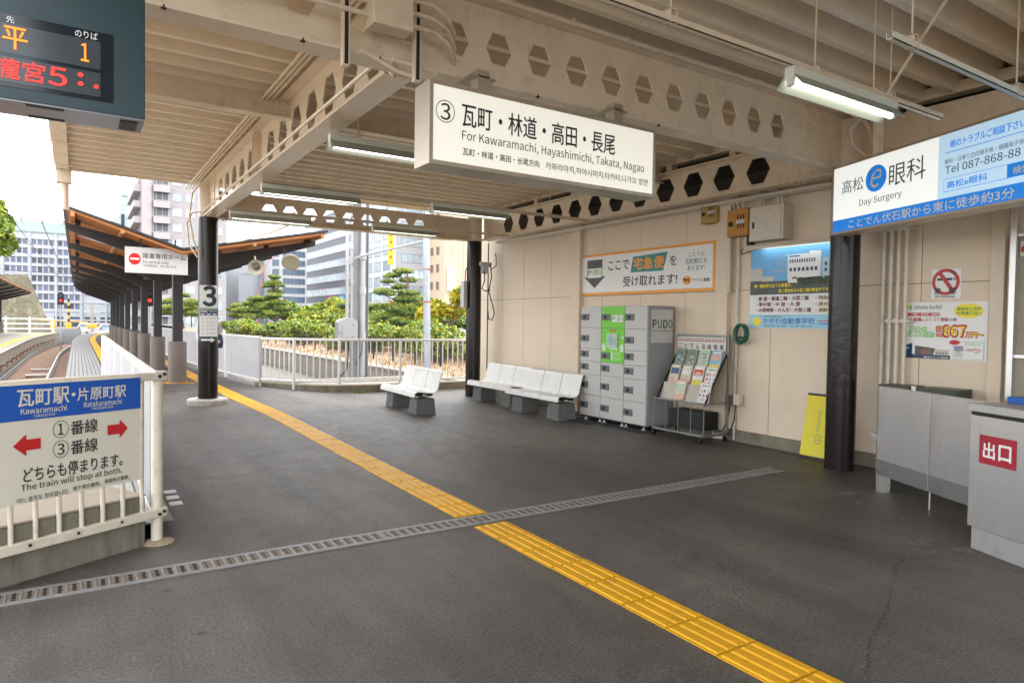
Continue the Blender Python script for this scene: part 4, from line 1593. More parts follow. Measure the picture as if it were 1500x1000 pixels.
def gb(u0, u1, n0, n1, z0, z1, mb, mi=0):
    c = GA + GU * (u0 + u1) / 2 + GN * (n0 + n1) / 2
    mb.obox((c.x, c.y, (z0 + z1) / 2), GU * (u1 - u0) / 2, -GN * (n1 - n0) / 2, (0, 0, (z1 - z0) / 2), mi)
for u0, u1, lab in ((0, .685, 'stainless steel swing gate leaf with a short foot, beside the dark column'), (.697, 1.4, 'stainless steel swing gate leaf next to the exit counter')):
    c = GA + GU * (u0 + u1) / 2
    t = thing('swing_gate', lab, 'gate', (c.x, c.y, 0))
    b = MB()
    gb(u0, u1, -.045, 0, .16, 1.0, b)
    b.build('leaf', STEEL, t, bevel=.005)
    b = MB()
    gb(u0 + .004, u1 - .004, .0, .003, .16, .31, b)
    b.build('lower_trim', M('steel_trim', (.5, .49, .5), .35, 1.0, var=.08, dirt=(.3, .3, .3), damt=.6), t)
    if u0 == 0:
        b = MB()
        gb(0.0, .09, -.09, -.002, -.01, .165, b)
        b.build('foot', STEEL, t, bevel=.004)
        b = MB()
        gb(-.1, .0, -.04, .0, .47, .53, b)
        b.build('latch', STEEL, t, bevel=.004)
    else:
        b = MB()
        p = GA + GU * .69 - GN * .02
        b.tube([(p.x, p.y, -.01), (p.x, p.y, .2)], .008, 8)
        b.build('drop_bolt', STEEL, t)
for y0, y1, lab in ((3.56, 3.88, 'low dark green glazed cabinet behind the gate, nearer the dark column'), (3.12, 3.5, 'low dark green glazed cabinet behind the gate, nearer the frame post')):
    t = thing('ticket_cabinet', lab, 'cabinet', (7.25, (y0 + y1) / 2, 0))
    b = MB()
    b.box(7.12, y0, 0, 7.44, y1, .96)
    b.build('body', M('dark_green_metal', (.05, .07, .05), .4, .2, var=.1), t, bevel=.005)
    b = MB()
    b.box(7.11, y0 + .05, .82, 7.121, y1 - .05, .92)
    b.build('pane', M('green_glass', (.07, .11, .08), .15, var=.1), t)
    if y0 < 3.3:
        b = MB()
        b.box(7.1, y1 - .012, .84, 7.13, y1 + .03, .97)
        b.build('side_trim', STEEL, t)

# ------------------------------------------------------------------ wall boards
def board(name, label, cat, y0, y1, z0, z1, mat, th=.02, x=7.5):
    t = thing(name, label, cat, (x, (y0 + y1) / 2, z0))
    b = MB()
    b.box(x - th, y0, z0, x, y1, z1)
    b.build('board', mat, t, bevel=.002)
    return t, Decal(t, (x - th - .0005, 0, 0), (0, -1, 0))
t, d = board('locker_banner', 'long white banner with an orange border above the parcel locker', 'banner', 6.367, 9.396, 2.039, 2.74, ORANGE, .02, 7.5)
d.rect('panel_face', WHT, (-9.338, 2.086, -6.434, 2.703), 1)
ARW = M('arrow_dark', (.035, .03, .032), .4, var=0)
d.poly('arrow', ARW, [(-9.198, 2.645), (-9.198, 2.36), (-9.277, 2.36), (-8.995, 2.163), (-8.714, 2.36), (-8.798, 2.36), (-8.798, 2.645)][::1], 2)
d.rect('label', WHT, (-9.177, 2.34, -8.813, 2.502), 3)
for ch, x0, x1, mt in (('P', -9.155, -9.085, INK), ('U', -9.065, -8.995, GREENP), ('D', -8.975, -8.905, INK), ('O', -8.89, -8.83, GREENP)):
    d.text(mt, ch, (x0, 2.395, x1, 2.475), .03, 4)
d.text(INK, 'ここで', (-8.641, 2.446, -8.143, 2.592), .02)
d.poly('panel_face', TEAL, [(-8.105, 2.385), (-7.385, 2.375), (-7.299, 2.655), (-8.05, 2.63)], 2)
d.text(ORANGE, '宅急便', (-8.032, 2.424, -7.37, 2.606), .035, 3)
d.text(INK, 'を', (-7.252, 2.445, -7.115, 2.587), .02)
d.text(INK, '受け取れます!', (-8.274, 2.16, -7.099, 2.326), .022)
d.text(TEAL, 'ことでん', (-6.883, 2.546, -6.586, 2.608), .008)
d.text(TEAL, '瓦町駅にも', (-6.941, 2.441, -6.534, 2.514), .008)
d.text(TEAL, 'あります!', (-6.903, 2.343, -6.578, 2.413), .008)
d.ell('logo', ORANGE, -6.905, 2.206, .087, .065, 2)
d.poly('logo', INK, [(-6.975, 2.225), (-6.965, 2.205), (-6.945, 2.205), (-6.94, 2.175), (-6.93, 2.175), (-6.92, 2.2), (-6.89, 2.2), (-6.88, 2.17), (-6.868, 2.172),
                     (-6.865, 2.205), (-6.85, 2.235), (-6.855, 2.24), (-6.88, 2.222), (-6.93, 2.225), (-6.945, 2.248), (-6.955, 2.235), (-6.97, 2.245)], 3)
d.text(INK, 'ヤマト運輸', (-6.794, 2.175, -6.482, 2.23), .014)
d.done()
t, d = board('school_poster', 'lit blue and white driving school poster half behind the dark column', 'poster', 4.47, 5.805, 1.533, 2.56, WHT)
d.rect('picture', SKYB, (-5.8, 2.14, -4.475, 2.55), 1)
d.rect('picture', M('print_ground', (.05, .065, .05), .4, var=.4, scale=14), (-5.8, 1.96, -4.475, 2.16), 1)
d.rect('picture', M('print_cream', (.55, .53, .45), .4, var=.1), (-5.8, 2.14, -5.62, 2.3), 2)
d.rect('picture', M('print_wall', (.6, .57, .47), .4, var=.1), (-5.62, 2.13, -5.45, 2.19), 2)
d.poly('picture', SKYB, [(-5.44, 2.13), (-5.25, 2.13), (-5.25, 2.45), (-5.44, 2.4)], 2.5)
d.poly('picture', M('print_haze', (.45, .6, .72), .4, var=0), [(-5.44, 2.13), (-5.25, 2.13), (-5.25, 2.46), (-5.44, 2.4)], 2)
d.poly('picture', WHT, [(-5.25, 2.14), (-4.8, 2.17), (-4.8, 2.47), (-4.95, 2.48), (-4.95, 2.45), (-5.25, 2.45)], 2)
d.rect('picture', BLUE, (-5.23, 2.42, -5.08, 2.435), 3)
for k in range(11):
    d.rect('picture', NAVY, (-5.22 + .033 * k, 2.345, -5.203 + .033 * k, 2.39), 3)
for k in range(7):
    d.rect('picture', NAVY, (-5.22 + .057 * k, 2.24, -5.185 + .057 * k, 2.285), 3)
for k in range(4):
    d.rect('picture', GLASSB, (-5.42 + .04 * k, 2.33, -5.395 + .04 * k, 2.37), 3)
    d.rect('picture', GLASSB, (-5.42 + .04 * k, 2.24, -5.395 + .04 * k, 2.28), 3)
d.rect('picture', M('print_haze', (.45, .6, .72)), (-4.78, 2.17, -4.475, 2.38), 2)
for k in range(3):
    d.rect('picture', NAVY, (-4.75 + .07 * k, 2.29, -4.72 + .07 * k, 2.33), 3)
    d.rect('picture', NAVY, (-4.75 + .07 * k, 2.22, -4.72 + .07 * k, 2.26), 3)
for cx, s_ in ((-5.14, 1), (-4.7, 1.2)):
    d.poly('picture', WHT, [(cx - .1 * s_, 2.1), (cx + .1 * s_, 2.1), (cx + .1 * s_, 2.135), (cx + .06 * s_, 2.15), (cx + .03 * s_, 2.175), (cx - .04 * s_, 2.175), (cx - .06 * s_, 2.145), (cx - .1 * s_, 2.135)], 3)
    d.rect('picture', NAVY, (cx - .04 * s_, 2.148, cx + .03 * s_, 2.168), 4)
for k in range(9):
    d.ell('picture', M('print_bush', (.03, .05, .02), .5, var=.4, scale=30), -5.05 + .06 * k + rng.uniform(-.02, .02), 2.11 + rng.uniform(-.015, .03), .06, .035, 3.5 + k * .05, 14)
d.text(PYEL, '第一種免許は全ての車種が、', (-5.73, 2.05, -5.18, 2.097), .03, 6)
d.text(PYEL, '第二種免許は大型二種が教習ができます', (-5.363, 1.982, -4.607, 2.026), .03, 6)
PURP = M('print_purple', (.11, .02, .1), .4, var=0)
BRN = M('print_brick', (.42, .1, .03), .4, var=0)
for tx, bx_ in (('・普 通・普通二輪・大型二輪', (-5.705, 1.883, -4.947, 1.935)), ('・準中型・中 型・大 型', (-5.703, 1.81, -5.064, 1.86)),
                ('・大型特殊・けん引・大型二種', (-5.701, 1.737, -4.915, 1.788)), ('・特別教習', (-4.857, 1.882, -4.579, 1.93)),
                ('・原付講習', (-4.854, 1.808, -4.576, 1.856)), ('・高齢者講習', (-4.852, 1.735, -4.532, 1.784))):
    d.text(BRN if bx_[0] < -5 else PYEL, tx, bx_, .05, 2)
    d.text(PURP, tx, bx_, .012, 3)
d.rect('band', LBLUE, (-5.8, 1.536, -4.475, 1.705), 1)
d.text(BLUE, 'かがわ自動車学校', (-5.589, 1.588, -4.859, 1.662), .012)
d.text(NAVY, '香川県公安委員会指定', (-5.58, 1.668, -5.321, 1.69), .01)
d.text(NAVY, '高松市香川町浅野　TEL 087-889-0140', (-5.577, 1.549, -4.891, 1.575), .004)
d.ell('logo', PYEL, -5.683, 1.615, .064, .056, 2)
d.rect('lettering', RED, (-4.82, 1.618, -4.56, 1.63), 2)
d.rect('lettering', BLUE, (-4.82, 1.59, -4.56, 1.6), 2)
d.done()
b = MB()
b.box(7.36, 4.46, 2.58, 7.5, 5.83, 2.6)
b.box(7.36, 4.46, 2.55, 7.372, 5.83, 2.585)
b.build('lamp_hood', CREAMP, t)
b = MB()
b.box(7.385, 4.48, 2.562, 7.42, 5.62, 2.579)
b.build('lamp', M('poster_lamp', (.85, .95, 1), .4, var=0, emit=6 * K), t)
t, d = board('no_smoking_sign', 'square white no smoking sign with a red prohibition ring', 'sign', 3.276, 3.56, 1.862, 2.168, WHT, .006)
d.ring('symbol', RED, -3.42, 2.035, .132, .135, .76, 1)
d.poly('symbol', RED, [(-3.5, 2.13), (-3.47, 2.15), (-3.33, 1.945), (-3.36, 1.925)][::-1], 3)
d.rect('symbol', INK, (-3.5, 2.05, -3.36, 2.075), 2)
d.rect('symbol', INK, (-3.35, 2.05, -3.342, 2.075), 2)
d.rect('symbol', INK, (-3.335, 2.05, -3.327, 2.075), 2)
for k in range(6):
    d.rect('symbol', INK, (-3.40 + .012 * k, 2.145 - .009 * k, -3.385 + .012 * k, 2.155 - .009 * k), 2)
    d.rect('symbol', INK, (-3.38 + .009 * k, 2.155 - .007 * k, -3.37 + .009 * k, 2.163 - .007 * k), 2)
d.text(INK, '禁', (-3.525, 1.91, -3.46, 1.976), .02, 4)
d.text(INK, '煙', (-3.385, 1.91, -3.32, 1.976), .02, 4)
d.text(INK, 'No Smoking', (-3.513, 1.87, -3.328, 1.901), .015, 4)
d.done()
t, d = board('housing_poster', 'white house builder poster with green and red price lettering', 'poster', 3.024, 3.827, 1.238, 1.83, WHT, .008)
d.text(CHAR, 'shuko build', (-3.72, 1.759, -3.452, 1.803), .0)
d.rect('logo', GREENP, (-3.79, 1.755, -3.745, 1.795), 2)
d.rect('logo', PYEL, (-3.8, 1.798, -3.745, 1.806), 2)
d.text(WHT, 'b', (-3.78, 1.76, -3.757, 1.792), .03, 3, 'logo')
d.rect('band', RED, (-3.806, 1.686, -3.465, 1.72), 1)
d.text(WHT, 'オール電化・高気密・高断熱', (-3.8, 1.691, -3.472, 1.715), .012)
d.text(RED, 'フル装備', (-3.801, 1.63, -3.644, 1.671), .03)
d.text(CHAR, '&', (-3.637, 1.632, -3.615, 1.655), .01)
d.text(RED, 'コミコミ価格', (-3.61, 1.632, -3.379, 1.671), .02)
d.text(CHAR, 'の家', (-3.372, 1.633, -3.302, 1.667), .01)
d.ell('band', PYEL, -3.198, 1.738, .135, .074, 1)
d.text(DKGREEN, '高松市三名町', (-3.305, 1.742, -3.085, 1.775), .03)
d.text(DKGREEN, '空港通り沿い', (-3.304, 1.698, -3.083, 1.732), .03)
d.text(GREENP, '安心の', (-3.76, 1.523, -3.588, 1.582), .09, 2)
d.text(WHT, '安心の', (-3.756, 1.527, -3.591, 1.578), .0, 3)
d.text(GREENP, 'コミコミ価格!', (-3.82, 1.466, -3.516, 1.524), .09, 2)
d.text(WHT, 'コミコミ価格!', (-3.815, 1.47, -3.521, 1.52), .0, 3)
d.text(RED, '税', (-3.497, 1.528, -3.439, 1.583), .08, 2)
d.text(RED, '込', (-3.496, 1.472, -3.438, 1.525), .08, 2)
d.text(ORANGE, '税', (-3.494, 1.532, -3.442, 1.579), .0, 3)
d.text(ORANGE, '込', (-3.493, 1.476, -3.441, 1.521), .0, 3)
d.text(RED, '867', (-3.43, 1.472, -3.216, 1.592), .1, 2)
d.text(PYEL, '867', (-3.418, 1.484, -3.228, 1.58), .02, 3)
d.text(RED, '万円～', (-3.22, 1.47, -3.055, 1.526), .1, 2)
d.text(PYEL, '万円～', (-3.214, 1.476, -3.061, 1.52), .01, 3)
d.rect('band', NAVY, (-3.824, 1.241, -3.354, 1.283), 1)
d.text(WHT, '高松西モデルハウス展示場', (-3.61, 1.247, -3.375, 1.268), .01)
d.poly('picture', NAVY, [(-3.824, 1.283), (-3.73, 1.283), (-3.73, 1.4), (-3.824, 1.37)], 1)
d.rect('picture', SKYB, (-3.79, 1.335, -3.76, 1.355), 2)
d.rect('picture', M('print_brown', (.2, .1, .06), .4, var=.2), (-3.64, 1.283, -3.53, 1.34), 2)
d.poly('picture', CHAR, [(-3.7, 1.283), (-3.52, 1.283), (-3.5, 1.35), (-3.7, 1.375)], 1)
d.rect('picture', M('print_cream', (.55, .53, .45)), (-3.5, 1.283, -3.365, 1.34), 1)
for k in range(4):
    d.rect('picture', NAVY, (-3.49 + .03 * k, 1.295, -3.475 + .03 * k, 1.31), 2)
d.rect('band', DKGREEN, (-3.337, 1.25, -3.05, 1.428), 1)
d.rect('panel_face', WHT, (-3.334, 1.253, -3.053, 1.425), 2)
d.ell('band', RED, -3.315, 1.418, .05, .024, 3)
d.text(DKGREEN, 'プレゼント!', (-3.223, 1.39, -3.078, 1.42), .008, 3)
d.text(RED, '1,000円分', (-3.222, 1.328, -3.076, 1.363), .012, 3)
d.rect('picture', M('print_lilac', (.3, .27, .42), .4, var=.3), (-3.32, 1.33, -3.235, 1.385), 3)
for k in range(5):
    d.rect('lettering', CHAR, (-3.32, 1.27 + .01 * k, -3.24 + .01 * (k % 2), 1.273 + .01 * k), 3)
d.rect('band', GREENP, (-3.3, 1.318, -3.26, 1.326), 3)
d.rect('band', GREENP, (-3.13, 1.316, -3.09, 1.324), 3)
d.done()
# frame post of the booth at the right edge
t = thing('framed_notice_case', 'aluminium framed notice case with a pale header at the edge of the wall', 'notice case', (7.4, 2.4, .8))
b = MB()
b.box(7.33, 2.75, .9, 7.42, 2.8, 3.2)
b.box(7.36, .4, 1.29, 7.42, 2.75, 1.325)
b.box(7.36, .4, 2.42, 7.42, 2.75, 2.45)
b.build('frame', ALU, t, bevel=.003)
b = MB()
b.box(7.4, .4, .2, 7.46, 2.75, 1.29)
b.box(7.41, .4, 1.325, 7.46, 2.75, 2.42)
b.build('back_panel', M('case_felt', (.33, .3, .22), .7, var=.08), t)
b = MB()
b.box(7.395, 1.2, 2.24, 7.411, 2.74, 2.38)
b.build('header', SIGNW, t)
d = Decal(t, (7.394, 0, 0), (0, -1, 0))
d.text(CHAR, '瓦町FLAG', (-2.68, 2.27, -2.3, 2.34), .0)
d.ell('logo', RED, -2.715, 2.305, .02, .03, 1)
d.rect('poster', WHT, (-2.46, 1.45, -2.0, 2.05), 1)
d.rect('poster', PYEL, (-2.44, 1.5, -2.1, 1.65), 2)
d.done()

# ------------------------------------------------------------------ wall fittings
t = thing('pipe_group', 'four parallel beige pipes running down the wall behind the dark column', 'pipes', (7.4, 3.9, 0))
for k, y in enumerate((4.02, 3.94, 3.86, 3.78)):
    b = MB()
    b.tube([(7.42, y, -.01), (7.42, y, 3.3)], .022, 12)
    b.build('pipe', CREAMP, t, smooth=True)
for z in (.42, 1.62, 2.6):
    b = MB()
    b.box(7.39, 3.72, z, 7.5, 4.08, z + .022)
    for y in (4.02, 3.94, 3.86, 3.78):
        b.box(7.388, y - .03, z - .012, 7.4, y + .03, z + .035)
    b.build('clamp', CREAMP, t)
BOXY = M('box_yellowed', (.42, .27, .07), .5, var=.08)
BOXO = M('box_orange', (.5, .23, .035), .5, var=.08)
def speaker_box(label, y0, y1, z0, z1, mt):
    t = thing('meter_box', label, 'electrical box', (7.45, (y0 + y1) / 2, z0))
    b = MB()
    b.box(7.36, y0, z0, 7.5, y1, z1)
    b.build('cover', mt, t, bevel=.012)
    d = Decal(t, (7.3585, 0, 0), (0, -1, 0))
    w_, h_ = y1 - y0, z1 - z0
    d.rect('window', BOLT, (-y1 + .08 * w_, z0 + .38 * h_, -y1 + .3 * w_, z0 + .55 * h_), 1)
    for i in range(3):
        for j in range(2):
            d.rect('slot', BOLT, (-y1 + (.5 + .13 * i) * w_, z0 + (.28 + .34 * j) * h_, -y1 + (.56 + .13 * i) * w_, z0 + (.44 + .34 * j) * h_), 1)
    d.rect('plate', GALV, (-y1 + .45 * w_, z0 + .46 * h_, -y1 + .85 * w_, z0 + .58 * h_), 1)
    d.done()
speaker_box('yellowed electrical box high on the wall above the banner', 6.28, 6.57, 2.97, 3.25, BOXY)
speaker_box('orange electrical box with conduits on the wall beside the pilaster', 5.77, 6.11, 2.74, 3.1, BOXO)
t = thing('switch_cabinet', 'beige flat switch cabinet above the driving school poster', 'cabinet', (7.43, 5.47, 2.62))
b = MB()
b.box(7.3, 5.2, 2.64, 7.5, 5.7, 3.07)
b.build('case', CREAMP, t, bevel=.004)
b = MB()
b.box(7.292, 5.235, 2.665, 7.301, 5.68, 3.045)
b.build('door', CREAMP, t, bevel=.002)
b = MB()
b.box(7.284, 5.62, 2.8, 7.293, 5.645, 2.88)
b.build('handle', BOLT, t)
b = MB()
for y in (6.02, 5.95, 5.87):
    b.tube([(7.42, y, 3.08), (7.4, y + .02, 3.17), (7.36, y + .08, 3.25), (7.33, y + .12, 3.32)], .014, 8)
for y in (5.62, 5.57, 5.36, 5.3):
    b.tube([(7.42, y, 3.05), (7.42, y, 3.16), (7.4, y + .06, 3.26), (7.38, y + .18, 3.31), (7.36, y + .3, 3.32)], .016, 8)
b.tube([(7.42, 6.1, 2.0), (7.42, 6.1, 3.2), (7.4, 6.05, 3.3), (7.38, 5.9, 3.33)], .02, 8)
b.tube([(7.46, 5.99, .02), (7.46, 5.99, 2.75)], .018, 8)
b.tube([(7.33, 12.0, 3.215), (7.33, 2.0, 3.215)], .022, 8)
b.tube([(7.39, 12.0, 3.2), (7.39, 2.0, 3.2)], .018, 8)
tag(b.build('conduit', CREAMP, smooth=True), 'painted conduits curving into the boxes and along the top of the wall', 'conduit')
b = MB()
b.box(7.42, 5.76, 2.6, 7.5, 5.83, 2.74)
b.tube([(7.44, 5.8, 2.62), (7.4, 5.9, 2.55), (7.42, 5.9, 2.5), (7.47, 5.8, 2.54)], .008, 6)
tag(b.build('power_adapter', BOLT), 'small black power adapter with a cable beside the lit poster', 'adapter')
t = thing('hose_coil', 'green hose coiled on a hook on the wall beside the brochure rack', 'hose', (7.35, 5.86, 1.4))
b = MB()
for k in range(5):
    n = 28
    cx, cz = 5.86 + rng.uniform(-.008, .008), 1.45 + rng.uniform(-.008, .008)
    rr = .085 + .008 * (k % 3)
    b.tube([(7.35 + .016 * k, cx + rr * math.cos(i * 2 * math.pi / n), cz + rr * 1.3 * math.sin(i * 2 * math.pi / n)) for i in range(n + 1)], .011, 8)
b.build('coil', M('hose_green', (.015, .12, .08), .4, var=.1), t, smooth=True)
b = MB()
b.tube([(7.36, 5.93, 1.36), (7.36, 5.97, 1.15), (7.37, 5.9, .9), (7.38, 5.91, .58)], .009, 6)
b.build('hanging_hose', M('hose_grey', (.25, .28, .24), .5, var=.1), t, smooth=True)
b = MB()
b.tube([(7.35, 5.86, 1.4), (7.45, 5.86, 1.4), (7.5, 5.86, 1.4)], .012, 8)
b.build('hook', BOLT, t)
t = thing('outdoor_socket', 'grey weatherproof socket box with black cables low on the wall', 'socket', (7.43, 5.93, .5))
b = MB()
b.box(7.37, 5.86, .5, 7.46, 5.95, .64)
b.box(7.34, 5.95, .5, 7.44, 6.05, .62, 1)
b.build('housing', [CREAMP, M('socket_dark', (.1, .09, .07), .6)], t, bevel=.006)
b = MB()
b.tube([(7.38, 6.0, .5), (7.36, 6.02, .3), (7.34, 6.08, .14), (7.3, 6.2, .1)], .009, 6)
b.tube([(7.4, 5.93, .5), (7.37, 5.92, .3), (7.33, 5.96, .12), (7.28, 6.1, .08)], .009, 6)
b.build('cable', BOLT, t, smooth=True)
t = thing('folded_ramp', 'yellow folded ramp board leaning on the wall beside the dark column', 'ramp', (7.35, 4.67, 0))
b = MB()
lx = Vector((.2, 0, .98)).normalized()
b.obox((7.37, 4.665, .37), (0, -.22, 0), Vector((.98, 0, -.2)) * .022, lx * .375)
b.build('board', M('ramp_yellow', (.72, .62, .02), .5, var=.06, dirt=(.4, .34, .05), damt=.4), t, bevel=.004)
b = MB()
b.obox((7.45, 4.665, .742), (0, -.221, 0), Vector((.98, 0, -.2)) * .026, lx * .014)
b.obox((7.292, 4.665, .012), (0, -.221, 0), Vector((.98, 0, -.2)) * .026, lx * .016)
b.build('edge_strip', BOLT, t)
b = MB()
b.tube([(7.33, 4.47, .34), (7.31, 4.455, .38), (7.31, 4.455, .43), (7.35, 4.47, .47)], .016, 8)
b.box(7.33, 4.44, .28, 7.36, 4.46, .3, 1)
b.box(7.37, 4.44, .5, 7.4, 4.46, .52, 1)
b.build('handle', [BOLT, STEEL], t)
d = Decal(t, Vector((7.37, 4.665, .37)) + Vector((-.98, 0, .2)) * .0225, Vector((lx.x, 0, lx.z)) * -1, (0, -1, 0))
d.text(M('print_grey', (.32, .3, .12), .5, var=0), 'AeroStep', (-.2, -.06, .06, .0), .0)
d.text(M('print_grey', (.32, .3, .12)), 'CO', (.09, -.06, .2, .03), .0)
d.done()
# cables and boxes on the far corner column
t = thing('column_cable_box', 'grey cable junction with hanging loops on the far corner column', 'electrical box', (7.1, 12.15, 2.6))
b = MB()
b.box(7.02, 12.1, 2.72, 7.28, 12.2, 2.8)
b.box(7.05, 12.08, 2.56, 7.2, 12.18, 2.73)
b.build('box', GALV, t, bevel=.01)
b = MB()
def loop(pts, r=.012):
    b.tube(pts, r, 6)
loop([(7.1, 12.08, 2.6), (7.08, 12.05, 2.4), (7.02, 12.06, 2.25), (7.1, 12.08, 2.2), (7.25, 12.1, 2.22)])
loop([(7.25, 12.1, 2.75), (7.28, 12.1, 2.5), (7.2, 12.08, 2.2), (7.3, 12.1, 1.95), (7.36, 12.1, 1.75), (7.3, 12.1, 1.6), (7.22, 12.1, 1.62), (7.2, 12.1, 1.8)])
loop([(7.22, 12.1, 2.74), (7.3, 12.15, 2.66), (7.45, 12.2, 2.75), (7.47, 12.25, 2.95), (7.45, 12.25, 3.02)])
loop([(7.23, 12.16, 3.2), (7.23, 12.16, .1)], .012)
b.build('cable', M('cable_dark', (.05, .05, .05), .5, var=0), t, smooth=True)
t = thing('column_side_box', 'slim grey box with black cables on the outer side of the far corner column', 'electrical box', (6.76, 12.35, 1.85))
b = MB()
b.box(6.72, 12.28, 1.85, 6.8, 12.42, 2.4)
b.build('case', GALV, t, bevel=.006)
b = MB()
b.tube([(6.76, 12.3, 2.4), (6.74, 12.25, 2.6), (6.8, 12.22, 2.75), (6.86, 12.2, 2.78)], .01, 6)
b.build('cable', BOLT, t)

# ------------------------------------------------------------------ number 3 board on its column
t = thing('platform_number_board', 'white number 3 board with a timetable and arrow on the dark column', 'sign', (1.83, 12.1, 1.2))
b = MB()
b.box(1.692, 12.06, 1.246, 1.962, 12.075, 2.09)
b.build('board', WHT, t, bevel=.003)
b = MB()
b.box(1.75, 12.07, 1.3, 1.9, 12.2, 1.33)
b.box(1.75, 12.07, 2.0, 1.9, 12.2, 2.03)
b.build('bracket', BOLT, t)
d = Decal(t, (0, 12.059, 0), (1, 0, 0))
d.text(M('number_ink', (.012, .035, .04), .4, var=0), '3', (1.748, 1.757, 1.93, 2.071), .06, res=6)
d.rect('band', DKGREEN, (1.693, 1.701, 1.961, 1.718), 1)
d.rect('band', NAVY, (1.693, 1.594, 1.961, 1.692), 1)
d.text(WHT, '長尾線', (1.703, 1.645, 1.806, 1.682), .02)
d.text(WHT, 'Nagao Line', (1.828, 1.648, 1.953, 1.676), .01)
for k in range(3):
    d.rect('lettering', WHT, (1.705 + .09 * k, 1.606, 1.765 + .09 * k, 1.624), 2)
for k in range(5):
    for j in range(2):
        z = 1.56 - .062 * k - .02 * j
        for a, e_ in ((1.722, 1.755), (1.785, 1.82), (1.84 if j else 1.82, 1.93)):
            d.rect('timetable', M('print_grey_light', (.35, .35, .36), .5, var=0), (a, z - .006, e_, z), 1)
d.done()
b = MB()
b.prism([(1.729, 1.173), (1.877, 1.173), (1.877, 1.15), (1.947, 1.19), (1.877, 1.229), (1.877, 1.207), (1.729, 1.207)], (0, 12.165, 0), (1, 0, 0), (0, 0, 1), .02)
b.build('arrow', WHT, t)

# ------------------------------------------------------------------ far platform canopy
WOODS = M('soffit_wood', (.44, .16, .042), .55, var=.25, scale=3, stretch=(.4, 6, 1))
WOODL = M('soffit_wood_pale', (.5, .23, .085), .55, var=.2, scale=3)
PY_ = [16.75 + 4.4 * i for i in range(13)]
t = thing('platform_canopy', 'long black steel butterfly canopy with orange wood soffit over the far platform', 'canopy', (1.9, 16.75, .1))
top = [(-.23, 3.72), (.83, 3.38), (1.88, 3.02), (3.4, 3.34), (4.97, 3.66)]
b, so = MB(), MB()
ye = [15.75 + i * .75 for i in range(75)]
for y0, y1 in zip(ye, ye[1:]):
    a0, a1 = dxc(y0), dxc(y1)
    for (xa, za), (xb, zb_) in zip(top, top[1:]):
        p = [(xa + a0, y0, za - .05), (xb + a0, y0, zb_ - .05), (xb + a1, y1, zb_ - .05), (xa + a1, y1, za - .05)]
        b.hexa(p + [(q[0], q[1], q[2] + .05) for q in p])
for i in range(int((ye[-1] - ye[0]) / .16)):
    y0 = ye[0] + .03 + i * .16
    y1 = y0 + .1
    a0 = dxc(y0)
    for (xa, za), (xb, zb_) in zip(top, top[1:]):
        xa2, xb2 = max(xa, -.15), min(xb, 4.9)
        so.hexa([(xa2 + a0, y0, za - .115), (xb2 + a0, y0, zb_ - .115), (xb2 + a0, y1, zb_ - .115), (xa2 + a0, y1, za - .115),
                 (xa2 + a0, y0, za - .06), (xb2 + a0, y0, zb_ - .06), (xb2 + a0, y1, zb_ - .06), (xa2 + a0, y1, za - .06)])
b.build('roof_sheet', BLKSTEEL, t)
so.build('soffit', WOODS, t)
for off, z0, z1 in ((-.1, 3.5, 3.62), (4.82, 3.47, 3.55), (.75, 3.24, 3.31), (3.3, 3.17, 3.24)):
    b = MB()
    for y0, y1 in zip(ye, ye[1:]):
        p = [(off + dxc(y0), y0 + .02, z0), (off + .07 + dxc(y0), y0 + .02, z0), (off + .07 + dxc(y1), y1 + .02, z0), (off + dxc(y1), y1 + .02, z0)]
        b.hexa(p + [(q[0], q[1], z1) for q in p])
    b.build('purlin', WOODL, t)
RL = [(-.18, 3.34), (.83, 2.98), (1.6, 2.66), (1.88, 2.5), (2.2, 2.5), (2.9, 2.72), (4.95, 3.37), (4.95, 3.49), (2.9, 3.05), (1.88, 2.93), (.83, 3.24), (-.18, 3.47)]
for i, y in enumerate(PY_):
    a = dxc(y)
    b = MB()
    b.prism([(x + a, z) for x, z in RL], (0, y - .09, 0), (1, 0, 0), (0, 0, 1), .16)
    rf = b.build('rafter', BLKSTEEL, t)
    b = MB()
    for x, z in ((-.02, 3.47), (.95, 3.2), (2.7, 3.08), (3.75, 3.26), (4.7, 3.46)):
        b.box(x + a, y - .06, z - .03, x + a + .09, y + .05, z + .1)
    b.build('bracket', BLKSTEEL, rf)
    b = MB()
    b.box(1.79 + a, y - .12, .1, 1.99 + a, y + .08, 2.75)
    po = b.build('post', BLKSTEEL, t, bevel=.006)
    b = MB()
    b.lathe([(.19, .08), (.19, 1.0), (.15, 1.02)], (1.89 + a, y - .02, 0), 28)
    b.build('sleeve', BROWNP, po, smooth=True)
b = MB()
for y0, y1 in zip(PY_, PY_[1:]):
    b.bar((1.89 + dxc(y0), y0, 2.86), (1.89 + dxc(y1), y1, 2.86), .12, .2)
    for q in (.35, .65):
        yy = y0 + (y1 - y0) * q
        b.bar((-.1 + dxc(yy), yy, 3.55), (1.8 + dxc(yy), yy - .8, 2.95), .03, .03, 1)
b.build('valley_beam', [BLKSTEEL, GALV], t)
b = MB()
for i, y in enumerate(PY_[:8]):
    b.tube([(.3, y + 1.6, 3.35), (1.5, y + 1.6, 2.98)], .035, 8)
b.build('tube_light', M('canopy_lamp', (.6, .62, .62), .4, var=0), t)

